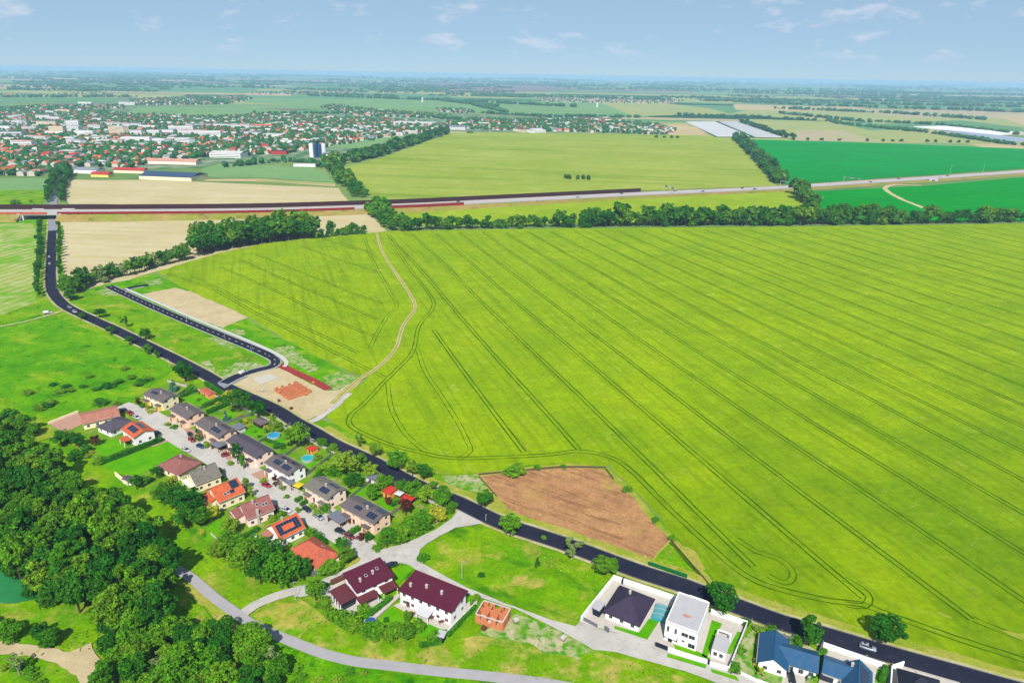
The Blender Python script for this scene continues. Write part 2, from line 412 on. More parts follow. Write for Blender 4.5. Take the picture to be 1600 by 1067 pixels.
M['tyre'] = plain('tyre_rubber', P(30, 30, 34), 0.9, 0.1, var=0)
M['carglass'] = plain('car_glass', P(26, 32, 44), 0.08, 0.7, var=0)
M['lamp_clear'] = plain('headlight_glass', P(235, 235, 235), 0.2, 0.6, var=0)
M['lamp_red'] = plain('tail_light', P(180, 30, 30), 0.3, 0.5, var=0)
M['canvas_yellow'] = plain('yellow_canvas', P(236, 212, 50), 0.8, 0.2, var=0.05)
M['canvas_white'] = plain('white_canvas', P(226, 226, 230), 0.8, 0.2, var=0.05)
M['canvas_blue'] = plain('blue_canvas', P(40, 90, 150), 0.8, 0.2, var=0.05)
M['net'] = plain('green_fence_net', P(20, 120, 60), 0.8, 0.1, var=0.15)
for k, c in dict(red=(196, 30, 36), darkred=(150, 24, 40), white=(232, 232, 236), silver=(176, 186, 202), dark=(40, 50, 66), blue=(40, 78, 128), black=(26, 30, 38)).items():
    t = NT('car_paint_' + k, 0.3, 0.5); t.color(P(*c)); t.b.inputs['Coat Weight'].default_value = 0.5; M['car_' + k] = t.m
# foliage
M['leaf'] = leaf_mat('broad_leaves', P(82, 158, 6), P(126, 184, 20))
M['leaf_wood'] = leaf_mat('woodland_leaves', P(66, 142, 4), P(140, 186, 30))
M['leaf_dark'] = leaf_mat('dark_leaves', P(36, 120, 8), P(78, 150, 20))
M['leaf_light'] = leaf_mat('light_leaves', P(132, 184, 30), P(168, 200, 46))
M['leaf_yellow'] = leaf_mat('yellow_green_leaves', P(186, 202, 40), P(210, 208, 60))
M['leaf_blue'] = leaf_mat('blue_needles', P(84, 150, 150), P(120, 176, 176))
M['leaf_copper'] = leaf_mat('copper_leaves', P(92, 42, 36), P(120, 60, 44))
M['leaf_hedge'] = leaf_mat('hedge_leaves', P(54, 134, 12), P(80, 152, 20))
M['leaf_belt'] = leaf_mat('treeline_leaves', P(46, 126, 10), P(110, 170, 34))
M['r_barn'] = plain('blue_grey_sheet_roof', P(58, 82, 122), 0.6, 0.3, var=0.05, sc=0.1)
M['leaf_far'] = leaf_mat('far_leaves', P(42, 116, 44), P(76, 138, 56))
M['leaf_grey'] = leaf_mat('silvery_leaves', P(140, 170, 90), P(165, 185, 115))

# ------------------------------------------------------------------ sheets and ribbons
rs = random.Random(5)
def dens(pts, step):
    out = []
    n = len(pts)
    for i in range(n):
        a, b = pts[i], pts[(i + 1) % n]
        k = max(1, int(math.dist(a, b) / step))
        for j in range(k): out.append((a[0] + (b[0] - a[0]) * j / k, a[1] + (b[1] - a[1]) * j / k))
    return out
def wob(pts, amp, rnd):
    return [(x + rnd.uniform(-amp, amp), y + rnd.uniform(-amp, amp)) for x, y in pts]

def sheet(name, px, mat, z, rough=0.0, step=4.0, ground=False, kind='structure'):
    g = list(px) if ground else [G(*p) for p in px]
    if rough: g = wob(dens(g, step), rough, random.Random(len(g) * 7 + int(g[0][0])))
    a = sum(g[i][0] * g[(i + 1) % len(g)][1] - g[(i + 1) % len(g)][0] * g[i][1] for i in range(len(g)))
    if a < 0: g.reverse()
    mb = MB(); mb.add([(x, y, z) for x, y in g], [tuple(range(len(g)))])
    return tag(mb.build(name, M[mat] if isinstance(mat, str) else mat), kind=kind)

def smooth(pts, step=3.0):
    """Catmull-Rom through the points"""
    P_ = [pts[0]] + list(pts) + [pts[-1]]
    out = []
    for i in range(1, len(P_) - 2):
        p0, p1, p2, p3 = P_[i - 1], P_[i], P_[i + 1], P_[i + 2]
        k = max(2, min(40, int(math.dist(p1, p2) / step)))
        for j in range(k):
            t = j / k
            out.append(tuple(0.5 * (2 * p1[c] + (p2[c] - p0[c]) * t + (2 * p0[c] - 5 * p1[c] + 4 * p2[c] - p3[c]) * t * t + (3 * p1[c] - p0[c] - 3 * p2[c] + p3[c]) * t ** 3) for c in range(len(p1))))
    out.append(tuple(pts[-1]))
    return out
def normals(g):
    ns = []
    for i in range(len(g)):
        a, b = g[max(0, i - 1)], g[min(len(g) - 1, i + 1)]
        dx, dy = b[0] - a[0], b[1] - a[1]; l = math.hypot(dx, dy) or 1
        ns.append((-dy / l, dx / l))
    return ns
def offset(g, d):
    return [(p[0] + n[0] * d, p[1] + n[1] * d) for p, n in zip(g, normals(g))]
def ribbon_mesh(mb, g, w, z, h=0.0, rough=0.0, mi=0):
    rr = random.Random(int(abs(g[0][0] * 13)) + len(g))
    ns = normals(g); n = len(g); vs = []
    for p, q in zip(g, ns):
        a, b = w / 2 + rr.uniform(-rough, rough), w / 2 + rr.uniform(-rough, rough)
        zz = p[2] + z if len(p) > 2 else z
        vs += [(p[0] + q[0] * a, p[1] + q[1] * a, zz + h), (p[0] - q[0] * b, p[1] - q[1] * b, zz + h)]
    fs = [(2 * i, 2 * i + 1, 2 * i + 3, 2 * i + 2) for i in range(n - 1)]
    if h:
        k = len(vs); vs += [(a, b, c - h) for a, b, c in vs]
        for i in range(n - 1):
            fs += [(2 * i, 2 * i + 2, k + 2 * i + 2, k + 2 * i), (2 * i + 1, k + 2 * i + 1, k + 2 * i + 3, 2 * i + 3)]
        fs += [(0, k, k + 1, 1), (2 * n - 2, 2 * n - 1, k + 2 * n - 1, k + 2 * n - 2)]
    mb.add(vs, fs, mi)
def ribbon(name, g, w, mat, z, h=0.0, rough=0.0, kind='structure'):
    mb = MB(); ribbon_mesh(mb, g, w, z, h, rough)
    return tag(mb.build(name, M[mat]), kind=kind)
def line(px, step=3.0): return smooth([G(*p) for p in px], step)

# ------------------------------------------------------------------ the land
mb = MB(); mb.add([(-34000, -3000, 0), (34000, -3000, 0), (34000, 34000, 0), (-34000, 34000, 0)], [(0, 1, 2, 3)])
tag(mb.build('ground', M['country']), kind='structure')

# far patchwork of fields: strips that follow the lie of the land
rf = random.Random(11)
pal = ['pale_green', 'pale_olive', 'mid_green', 'beige', 'pale_green', 'mid_green', 'dark_green', 'mauve', 'mid_green', 'pinkish']
mb = MB()
y = 1900.0
ang = R(-7)
ca, sa = math.cos(ang), math.sin(ang)
while y < 30000:
    dy = rf.uniform(0.05, 0.12) * y
    x = -0.95 * y - 1500
    while x < 0.95 * y + 1500:
        dx = rf.uniform(0.12, 0.55) * y
        k = rf.choice(range(len(pal)))
        if rf.random() < 0.8:
            j = rf.uniform(-0.02, 0.02) * y
            q = [(x, y + j), (x + dx, y), (x + dx + j, y + dy), (x + j, y + dy)]
            mb.add([(a * ca - b * sa, a * sa + b * ca, 0.03) for a, b in q], [(0, 1, 2, 3)], k)
        x += dx
    y += dy
tag(mb.build('far_fields', [M[p] for p in pal]), kind='structure')

sheet('town_ground', [(-150, 282), (100, 268), (330, 262), (500, 250), (560, 235), (700, 205), (1060, 213), (1060, 196), (930, 182), (620, 176), (330, 178), (200, 150), (120, 165), (-150, 172)], 'town_ground', 0.05, 6, 40)
FAR = [  # name, material, corners
    ('crop_field', 'pale_green', [(190, 182), (395, 186), (520, 182), (400, 168), (215, 167)]),
    ('crop_field', 'pale_green', [(380, 160), (400, 153), (740, 157), (765, 166), (800, 176), (640, 171), (520, 168)]),
    ('crop_field', 'mid_green', [(455, 153), (455, 146), (700, 148), (710, 156)]),
    ('crop_field', 'mid_green', [(0, 162), (170, 160), (185, 153), (0, 151)]),
    ('crop_field', 'pale_green', [(740, 158), (930, 158), (1000, 165), (990, 180), (800, 177)]),
    ('crop_field', 'pale_olive', [(935, 160), (1010, 158), (1110, 170), (1140, 178), (990, 182)]),
    ('fallow_field', 'mauve', [(640, 128), (840, 130), (900, 140), (760, 146), (690, 142)]),
    ('crop_field', 'pale_green', [(750, 146), (860, 147), (950, 158), (830, 156)]),
    ('crop_field', 'mid_green', [(160, 132), (420, 136), (380, 146), (170, 142)]),
    ('crop_field', 'pale_olive', [(1140, 178), (1300, 190), (1620, 205), (1620, 186), (1380, 176), (1180, 170)]),
    ('stubble_field', 'beige', [(1145, 163), (1220, 165), (1360, 168), (1300, 174), (1150, 172)]),
    ('stubble_field', 'pinkish', [(1350, 174), (1500, 172), (1600, 178), (1620, 186), (1400, 184)]),
    ('stubble_field', 'beige', [(1550, 180), (1700, 180), (1700, 200), (1600, 196)]),
    ('crop_field', 'mid_green', [(1330, 196), (1500, 188), (1600, 200), (1600, 206), (1430, 198)]),
    ('crop_field', 'pale_olive', [(1160, 186), (1300, 190), (1390, 198), (1545, 224), (1385, 224), (1235, 219), (1240, 212)]),
    ('crop_field', 'mid_green', [(1295, 190), (1345, 190), (1425, 203), (1360, 204)]),
    ('fallow_field', 'pinkish', [(1243, 203), (1310, 204), (1376, 221), (1245, 220)]),
    ('stubble_field', 'beige', [(1000, 196), (1070, 194), (1110, 214), (1058, 213)]),
    ('crop_field', 'pale_green', [(530, 219), (640, 212), (560, 232), (515, 232)]),
    ('crop_field', 'pale_green', [(318, 264), (345, 256), (492, 262), (508, 270), (522, 285), (420, 279), (312, 277)]),
    ('stubble_field', 'beige', [(325, 280), (405, 280), (522, 287), (524, 292), (400, 284), (320, 283)]),
    ('crop_field', 'pale_olive', [(400, 281), (522, 286), (522, 290), (396, 284)]),
    ('straw_field', 'straw', [(108, 281), (250, 282), (400, 289), (528, 294), (552, 318), (330, 321), (102, 320), (100, 300)]),
    ('crop_field', 'pale_green', [(-300, 281), (74, 279), (69, 298), (-300, 301)]),
    ('scrub_field', 'meadow', [(-300, 299), (69, 298), (66, 320), (-300, 325)]),
    ('olive_field', 'rape', [(703, 208), (900, 208), (1130, 213), (1148, 216), (1205, 284), (1218, 291), (1010, 298), (740, 310), (585, 314), (568, 292), (534, 263), (600, 246)]),
    ('green_field', 'teal', [(1168, 218), (1400, 225), (1600, 233), (2200, 258), (2200, 225), (1620, 262), (1400, 277), (1230, 290), (1200, 250)][:3] + [(2300, 262), (1980, 262), (1600, 264), (1400, 277), (1230, 290), (1200, 250)]),
]
for i, (n, mt, c) in enumerate(FAR):
    sheet(n, c, mt, 0.10 + 0.012 * i, 4, 40)
sheet('crop_field', [(625, 322), (740, 318), (1000, 305), (1215, 297), (1262, 303), (1262, 345), (640, 352)], 'rape2', 0.12, 1.5, 15)
sheet('green_field', [(1262, 300), (1440, 291), (1600, 277), (2300, 240), (2300, 340), (1600, 346), (1262, 345)], 'teal2', 0.13, 1.5, 15)
sheet('fallow_ground', [(1072, 190), (1150, 190), (1224, 216), (1118, 215)], 'dark_green', 0.42)
sheet('straw_field', [(97, 344), (180, 341), (335, 339), (520, 335), (578, 333), (602, 362), (420, 378), (300, 408), (150, 452), (100, 470), (98, 400)], 'straw', 0.10, 1.5, 12)
# near land
sheet('meadow', [(-600, 500), (-300, 345), (60, 342), (75, 342), (98, 342), (100, 440), (240, 428), (330, 470), (480, 560), (560, 590), (500, 655), (640, 700), (760, 730), (940, 720), (1120, 900), (1300, 970), (1700, 1080), (2300, 1500), (-800, 1500)], 'meadow', 0.06)
sheet('strip_field', [(-420, 352), (52, 346), (60, 400), (56, 470), (30, 482), (0, 493), (-420, 560)], 'strip_field', 0.14, 1.0, 8)
sheet('grass_verge', [(-420, 340), (60, 339), (70, 343), (64, 360), (52, 349), (-420, 356)], 'lush', 0.16, 1, 8)
sheet('meadow', [(-420, 580), (0, 505), (60, 492), (90, 497), (180, 530), (275, 575), (240, 600), (208, 628), (130, 640), (70, 655), (30, 640), (0, 620), (-420, 800)], 'lush', 0.15, 1.2, 8)
# building plots beside the new road
sheet('plot_grass', [(160, 445), (245, 430), (330, 470), (470, 545), (560, 592), (520, 614), (436, 575), (350, 590), (300, 572), (200, 520), (120, 480), (110, 462)], 'lush', 0.18, 0.8, 6)
sheet('plot_weeds', [(120, 460), (165, 447), (410, 562), (400, 575), (350, 592), (280, 560), (190, 514), (125, 482)], 'meadow', 0.20, 0.8, 6)
sheet('sandy_patch', [(222, 460), (275, 450), (300, 457), (345, 474), (372, 486), (388, 496), (347, 513), (290, 492)], 'sand', 0.23, 0.8, 3)
for c in ([(330, 585), (372, 566), (410, 567), (408, 574), (360, 592), (338, 594)], [(300, 572), (325, 562), (338, 576), (330, 585)], [(425, 545), (458, 540), (470, 556), (500, 575), (486, 585), (452, 566)],
          [(506, 590), (530, 580), (556, 592), (530, 612), (510, 606)], [(360, 515), (380, 516), (384, 524), (366, 524)], [(325, 528), (352, 532), (372, 548), (350, 545)], [(150, 455), (176, 450), (185, 462), (160, 462)], [(225, 440), (250, 436), (256, 444), (232, 447)]):
    sheet('sandy_patch', c, 'sandgrass', 0.24 + rs.random() * 0.02, 1.0, 2)
sheet('building_site_sand', [(357, 600), (378, 588), (399, 583), (436, 575), (470, 592), (506, 611), (530, 610), (560, 592), (566, 596), (530, 628), (503, 647), (482, 656), (462, 657), (440, 646), (418, 632), (385, 618)], 'sand', 0.28, 0.5, 3)
# brown plot and its margins
sheet('dry_margin', [(735, 742), (770, 736), (885, 724), (948, 728), (1000, 778), (1056, 842), (1110, 905), (1090, 912), (1020, 884), (940, 862), (850, 830), (790, 806), (765, 780)], 'dry', 0.20, 0.8, 5)
sheet('soil_plot', [(752, 745), (800, 738), (879, 731), (943, 733), (957, 750), (988, 778), (1020, 815), (1047, 844), (1028, 862), (1013, 878), (941, 859), (854, 825), (800, 803), (776, 775)], 'plough', 0.24, 0.5, 3)
sheet('sandy_patch', [(690, 745), (735, 742), (752, 745), (762, 768), (735, 768), (705, 760)], 'sandgrass', 0.23, 0.5, 2)
sheet('lush_corner', [(1047, 848), (1062, 862), (1098, 905), (1060, 900), (1015, 880), (1030, 864)], 'meadow', 0.25, 0.5, 3)

# the great cereal field and its wheel tracks
crop_px = [(245, 425), (300, 408), (350, 394), (420, 380), (500, 371), (560, 366), (600, 362), (700, 360), (900, 357), (1200, 355), (1600, 350), (2600, 345),
           (2600, 1600), (1700, 1085), (1590, 1062), (1500, 1040), (1400, 1010), (1300, 985), (1200, 950), (1120, 912), (1062, 845), (1000, 775), (950, 727), (880, 724), (800, 731), (755, 738), (700, 742), (660, 728), (600, 704), (545, 678), (508, 652), (540, 618), (575, 590),
           (540, 580), (470, 545), (390, 498), (330, 470), (280, 448)]
crop_g = [G(*p) for p in crop_px]
sheet('cereal_field', crop_px, 'crop', 0.30, 0.8, 6)
def inside(p, poly):
    x, y = p; c = False
    for i in range(len(poly)):
        (x1, y1), (x2, y2) = poly[i], poly[i - 1]
        if (y1 > y) != (y2 > y) and x < (x2 - x1) * (y - y1) / (y2 - y1) + x1: c = not c
    return c
def wheels(g, z, mat='track_green', w=0.72, gap=1.1, n='wheel_track'):
    for s in (-1, 1):
        ribbon(n, offset(g, s * gap), w, mat, z, rough=0.14)
TA = R(-69.6)
td = (math.cos(TA), math.sin(TA)); tn = (math.sin(-TA), math.cos(TA))
k0 = 22.3 * 155 / 145
base = 157.5 * 155 / 145
for k in range(-3, 36):
    off = base + k * k0
    g = []
    for s in range(-1300, 400, 6):
        p = (tn[0] * off + td[0] * s, tn[1] * off + td[1] * s)
        g.append(p)
    top = {-3: (645, 500), -2: (607, 370)}.get(k)
    run = [p for p in g if inside(p, crop_g)]
    if k == -3: run = [p for p in run if p[1] < G(676, 505)[1]]
    # stop at the headland, about 14 m before the margin
    run = run[2:]
    lim = {-3: G(850, 716)[1], -2: G(912, 709)[1]}
    if k in lim: run = [p for p in run if p[1] > lim[k]]
    else: run = [p for p in run if p[1] > {-1: G(1200, 900)[1], 0: G(1345, 937)[1], 1: G(1530, 985)[1]}.get(k, -99)]
    if k == -2: run = [p for p in run if True]
    if len(run) > 6: wheels([(p[0] + 0.5 * math.sin(i * 0.13 + k), p[1]) for i, p in enumerate(run)], 0.34 + (k % 3) * 0.004)
for j, c in enumerate([
    [(607, 372), (640, 420), (672, 462), (676, 482), (655, 510), (645, 550), (620, 578), (600, 598), (570, 630), (548, 650), (550, 668), (600, 692), (650, 706), (700, 716), (760, 716), (850, 712), (905, 706), (950, 714), (985, 735), (1040, 790), (1110, 855), (1165, 900), (1220, 922), (1300, 940), (1345, 945), (1400, 965), (1500, 1000), (1600, 1032), (1700, 1062)],
    [(570, 372), (580, 402), (605, 450), (620, 478), (606, 494), (590, 520), (578, 545)],
    [(652, 545), (664, 580), (690, 620), (715, 660), (730, 690), (735, 705), (718, 718)],
    [(606, 600), (612, 640), (635, 680), (665, 706)],
    [(1150, 842), (1180, 862), (1215, 873), (1236, 890), (1238, 905), (1225, 912), (1200, 900)],
    [(1318, 905), (1345, 920), (1358, 935), (1350, 948), (1320, 945)],
    [(1600, 1000), (1560, 985), (1520, 968)]]):
    wheels(line(c), 0.352 + j * 0.004, w=0.6 if j == 0 else 0.42)
# tracks of the western part of the field run flatter
for j, c in enumerate([[(262, 428), (330, 452), (400, 490), (470, 525), (540, 560), (600, 590)], [(345, 418), (430, 455), (520, 500), (590, 528)], [(400, 398), (480, 430), (560, 462), (600, 475)], [(470, 385), (540, 410), (590, 425)],
                       [(300, 432), (380, 470), (470, 510), (560, 552)], [(372, 405), (450, 440), (540, 478), (590, 500)], [(530, 378), (575, 395)], [(500, 372), (560, 392)]]):
    wheels(line(c), 0.382 + j * 0.004, w=0.55)
dirt = line([(588, 364), (598, 395), (620, 430), (640, 460), (648, 482), (630, 510), (618, 545), (590, 575), (560, 594), (540, 612), (520, 632)])
ribbon('dirt_track', dirt, 3.2, 'track_soil', 0.42, rough=0.5)
wheels(dirt, 0.43, 'sand', 0.6, 0.85, 'wheel_rut')
ribbon('field_margin', line([(1047, 848), (1075, 880), (1112, 918), (1122, 932)]), 1.2, 'track_green', 0.42, rough=0.3)
for c in ([(1062, 852), (1085, 862), (1104, 890), (1095, 893)], [(1464, 958), (1486, 963), (1488, 968), (1470, 964)], [(1560, 985), (1600, 992), (1640, 1004), (1585, 998)]):
    sheet('bare_patch', c, 'dry', 0.44, 0.4, 2)

# ------------------------------------------------------------------ roads
main_px = [(84, 322), (83, 338), (82, 350), (81, 375), (80, 410), (79, 435), (82, 455), (92, 470), (107, 482), (140, 498), (184, 518), (237, 544), (270, 560), (318, 585), (354, 606), (425, 638), (459, 659), (490, 676), (520, 694), (550, 708),
           (587, 725), (625, 746), (670, 768), (716, 786), (785, 819), (879, 850), (992, 892), (1067, 916), (1105, 931), (1161, 952), (1221, 974), (1300, 997), (1390, 1024), (1471, 1047), (1560, 1072), (1700, 1112), (1900, 1180)]
main_g = line(main_px, 4)
ribbon('grass_verge', offset(line(main_px[17:], 4), 5.6), 5.0, 'dry', 0.455, rough=0.5)
ribbon('gravel_verge', main_g[8:], 10.0, 'gravel', 0.475, rough=0.15)
ribbon('main_road', main_g[8:], 7.6, 'asphalt', 0.50, rough=0.03)
ribbon('old_road', line([(84, 326), (83, 338), (82, 350), (82, 361)], 4), 7.2, 'asphalt_old', 0.51)
ribbon('town_road', line([(83, 322), (86, 300), (93, 280), (103, 268), (112, 262), (125, 255)], 6), 8, 'asphalt_old', 0.49)
mb = MB()
for s in (3.55, -3.55): ribbon_mesh(mb, offset(main_g[8:], s), 0.13, 0.514)
tag(mb.build('road_edge_line', M['asphalt_old']), kind='structure')
# new road with kerbs, pavement and centre dashes
new_px = [(170, 448), (182, 454), (225, 474), (287, 501), (350, 527), (399, 547), (422, 558), (431, 566), (424, 574), (400, 580), (372, 589), (350, 600)]
new_g = line(new_px, 2)
ribbon('new_road', new_g, 6.4, 'asphalt', 0.54)
ribbon('kerb', offset(new_g, 3.35), 0.3, 'kerb', 0.42, 0.24)
ribbon('kerb', offset(new_g, -3.35), 0.3, 'kerb', 0.42, 0.24)
ribbon('pavement', line([(196, 452), (231, 467), (292, 494), (355, 520), (405, 541), (436, 556), (448, 568), (444, 574)], 2), 2.2, 'kerb', 0.40, 0.22)
ribbon('side_road', line([(192, 456), (205, 450), (232, 446)], 2), 5, 'asphalt', 0.53)
ribbon('kerb', line([(196, 458), (208, 452), (226, 449)], 2), 0.7, 'kerb', 0.42, 0.24)
mb = MB()
i = 3
while i < len(new_g) - 16:
    ribbon_mesh(mb, new_g[i:i + 2], 0.38, 0.556); i += 3
tag(mb.build('centre_line', M['paint']), kind='structure')
mb = MB()
for o_ in (2.7, -2.7):
    gg = offset(new_g, o_)
    ribbon_mesh(mb, gg[-22:-6], 0.25, 0.558)
tag(mb.build('edge_line', M['paint']), kind='structure')
ribbon('red_path', line([(437, 571), (460, 582), (490, 596), (514, 609)], 2), 4.6, 'redpaving', 0.32, 0.12)
sheet('rough_junction', [(340, 600), (352, 592), (378, 584), (386, 590), (366, 600), (350, 608)], 'asphalt_old', 0.535, 0.3, 2)
ribbon('site_track', line([(357, 602), (385, 618), (420, 636), (448, 652), (480, 660), (512, 645), (545, 615)], 2), 3.4, 'concrete', 0.40, rough=0.5)
# housing street, junction and lower street
street_px = [(190, 634), (206, 640), (223, 648), (247, 667), (284, 691), (320, 711), (359, 736), (393, 758), (437, 784), (484, 808), (512, 826), (545, 848), (580, 866)]
street_g = line(street_px, 3)
ribbon('street', street_g, 7.6, 'concrete', 0.46, rough=0.1)
sheet('junction', [(535, 838), (549, 850), (565, 858), (596, 860), (624, 853), (650, 843), (680, 829), (705, 812), (716, 799), (735, 806), (762, 817), (738, 822), (712, 826), (691, 837), (668, 850), (657, 860), (654, 870), (662, 882), (680, 893), (729, 919), (790, 944), (860, 969), (899, 980), (912, 966), (922, 968), (934, 984),
                    (975, 993), (1011, 1003), (1043, 1018), (1105, 1036), (1135, 1047), (1170, 1062), (1260, 1100), (1200, 1100), (1096, 1059), (1067, 1049), (1011, 1034), (964, 1021), (927, 1016), (880, 989), (852, 975), (804, 952), (730, 929), (690, 912), (655, 896), (640, 884), (620, 880), (600, 890), (562, 900), (535, 911), (500, 926), (472, 934), (458, 934), (480, 918), (535, 893), (560, 880), (566, 872), (548, 862), (530, 852)], 'concrete', 0.48, 0.15, 3)
path_px = [(262, 880), (280, 893), (300, 905), (335, 935), (372, 962), (392, 976), (427, 992), (469, 1009), (506, 1023), (555, 1035), (613, 1042), (679, 1050), (760, 1058), (870, 1072), (1000, 1100)]
ribbon('cycle_path', line(path_px, 2), 3.4, 'path', 0.515)
ribbon('side_path', line([(378, 962), (400, 946), (428, 934), (455, 926), (480, 920)], 2), 3.6, 'concrete', 0.495, rough=0.1)
ribbon('grass_verge', line([(285, 910), (320, 940), (356, 975), (378, 990)], 2), 3.0, 'dry', 0.44, rough=0.6)
ribbon('dirt_road', line([(-60, 1010), (0, 1013), (50, 1018), (100, 1030), (130, 1050), (150, 1075)], 2), 4.2, 'sand', 0.45, rough=0.4)
ribbon('dirt_road', line([(128, 1012), (135, 1030), (150, 1050), (175, 1080)], 2), 5.0, 'sand', 0.46, rough=0.8)
ribbon('farm_track', line([(0, 511), (40, 503), (70, 495), (100, 486)], 3), 2.4, 'gravel', 0.44, rough=0.3)
# green rough land south of the houses
sheet('grass_bank', [(400, 962), (430, 930), (470, 935), (500, 960), (560, 985), (640, 1003), (700, 1000), (860, 985), (900, 1010), (960, 1028), (1080, 1060), (1080, 1100), (880, 1072), (760, 1054), (600, 1036), (500, 1018), (440, 996)], 'drymix', 0.30, 0.6, 4)
sheet('dry_patch', [(398, 962), (428, 940), (462, 944), (490, 958), (486, 972), (470, 1000), (440, 990)], 'drymix2', 0.33, 0.6, 3)
sheet('grass_bank', [(300, 960), (395, 985), (470, 1020), (620, 1052), (900, 1085), (900, 1150), (300, 1150)], 'lush', 0.31, 0.6, 4)
sheet('sandy_patch', [(745, 990), (775, 975), (810, 958), (856, 978), (890, 995), (870, 1005), (815, 1003), (770, 1000)], 'sandgrass', 0.37, 0.6, 2)
sheet('sandy_patch', [(820, 1005), (900, 998), (925, 1018), (900, 1030), (850, 1020)], 'sandgrass', 0.36, 0.6, 2)
sheet('dry_patch', [(270, 930), (300, 925), (320, 945), (330, 975), (312, 990), (298, 965)], 'drymix', 0.33, 0.6, 3)
sheet('dry_patch', [(740, 858), (765, 850), (795, 862), (790, 875), (755, 872)], 'drymix', 0.32, 1.2, 2)
sheet('dry_patch', [(780, 905), (820, 895), (860, 915), (830, 925)], 'drymix', 0.33, 1.2, 2)
sheet('pond', [(-60, 872), (10, 870), (45, 905), (55, 935), (20, 945), (-60, 930)], 'pond', 0.33, 0.8, 3)
# estate grounds: gardens, forecourts, lawns
sheet('garden_ground', [(208, 627), (270, 595), (330, 606), (400, 640), (470, 680), (560, 728), (640, 775), (700, 800), (680, 826), (625, 850), (590, 856), (555, 850), (512, 822), (440, 782), (360, 734), (285, 690), (225, 648)], 'garden', 0.36, 0.3, 3)
sheet('garden_ground', [(75, 660), (120, 642), (195, 640), (225, 652), (285, 696), (360, 742), (437, 790), (512, 830), (560, 866), (535, 890), (480, 915), (440, 905), (380, 870), (330, 850), (300, 800), (240, 770), (190, 740), (140, 715), (90, 680)], 'garden', 0.35, 0.3, 3)
sheet('forecourt', [(222, 646), (212, 634), (240, 640), (290, 668), (345, 700), (410, 735), (470, 768), (530, 800), (560, 822), (590, 852), (556, 850), (512, 820), (440, 778), (360, 730), (285, 686)], 'paving', 0.40)
for c in ([(286, 670), (306, 672), (314, 690), (298, 686)], [(345, 706), (366, 700), (370, 712), (356, 722)], [(392, 742), (414, 734), (424, 746), (404, 754)], [(548, 850), (572, 846), (592, 858), (574, 862)], [(226, 694), (262, 688), (268, 694), (240, 700)]):
    sheet('drive', c, 'brickpaving', 0.43)
for c in ([(157, 728), (262, 691), (286, 706), (216, 745), (188, 742)], [(142, 700), (180, 686), (200, 700), (160, 716)], [(372, 676), (392, 662), (422, 668), (398, 684)], [(284, 624), (316, 616), (338, 622), (306, 634)], [(406, 690), (420, 676), (446, 682), (440, 698)],
          [(340, 660), (358, 642), (372, 646), (356, 664)], [(545, 770), (560, 758), (580, 766), (565, 778)], [(588, 785), (608, 776), (622, 790), (606, 800)], [(500, 735), (530, 722), (545, 735), (515, 748)], [(465, 722), (490, 705), (505, 716), (480, 735)],
          [(310, 836), (345, 812), (355, 824), (325, 850)], [(617, 895), (640, 882), (648, 888), (622, 915)], [(585, 978), (608, 950), (622, 956), (634, 976), (610, 990)], [(655, 975), (668, 974), (690, 985), (684, 1000), (652, 995)], [(540, 958), (560, 950), (600, 935), (612, 938), (572, 975)],
          [(960, 979), (998, 990), (1014, 968), (1030, 972), (1011, 1001), (960, 984)], [(1043, 1022), (1104, 1040), (1102, 1046), (1042, 1028)], [(1112, 970), (1128, 976), (1104, 1030), (1096, 1026)], [(1052, 1008), (1092, 1020), (1110, 1030), (1108, 1034), (1055, 1016)], [(1152, 988), (1160, 990), (1142, 1024), (1134, 1022)],
          [(1110, 1046), (1150, 1058), (1155, 1066), (1112, 1052)], [(1370, 1046), (1382, 1050), (1378, 1070), (1366, 1068)]):
    sheet('lawn', c, 'lawn', 0.52 if c[0][0] > 900 else 0.44)
sheet('back_yard', [(75, 662), (120, 644), (135, 660), (100, 678)], 'brickpaving', 0.41)
sheet('dry_patch', [(45, 672), (80, 668), (92, 682), (60, 690)], 'dry', 0.41, 0.5, 3)
sheet('yard', [(506, 940), (500, 925), (536, 908), (560, 920), (600, 940), (560, 962), (530, 955)], 'paving', 0.50)
sheet('yard', [(905, 972), (958, 905), (1056, 938), (1030, 972), (1110, 958), (1165, 976), (1142, 1048), (1043, 1018), (1011, 1003), (932, 982)], 'paving', 0.505)
sheet('terrace', [(615, 948), (634, 938), (700, 965), (738, 938), (744, 944), (706, 985), (690, 985), (660, 972)], 'paving', 0.50)
sheet('yard', [(1160, 1000), (1176, 985), (1262, 1010), (1290, 1024), (1270, 1066), (1262, 1100), (1170, 1062), (1140, 1050)], 'sandgrass', 0.50)
sheet('drive', [(1224, 1052), (1236, 1030), (1262, 1042), (1256, 1072), (1220, 1075)], 'paving', 0.52)
sheet('drive', [(1285, 1048), (1300, 1050), (1300, 1080), (1275, 1078)], 'paving', 0.52)
sheet('yard', [(1286, 1012), (1382, 1046), (1376, 1075), (1280, 1060)], 'paving', 0.505)
sheet('yard', [(1388, 1048), (1410, 1042), (1500, 1068), (1490, 1090), (1385, 1075)], 'paving', 0.505)

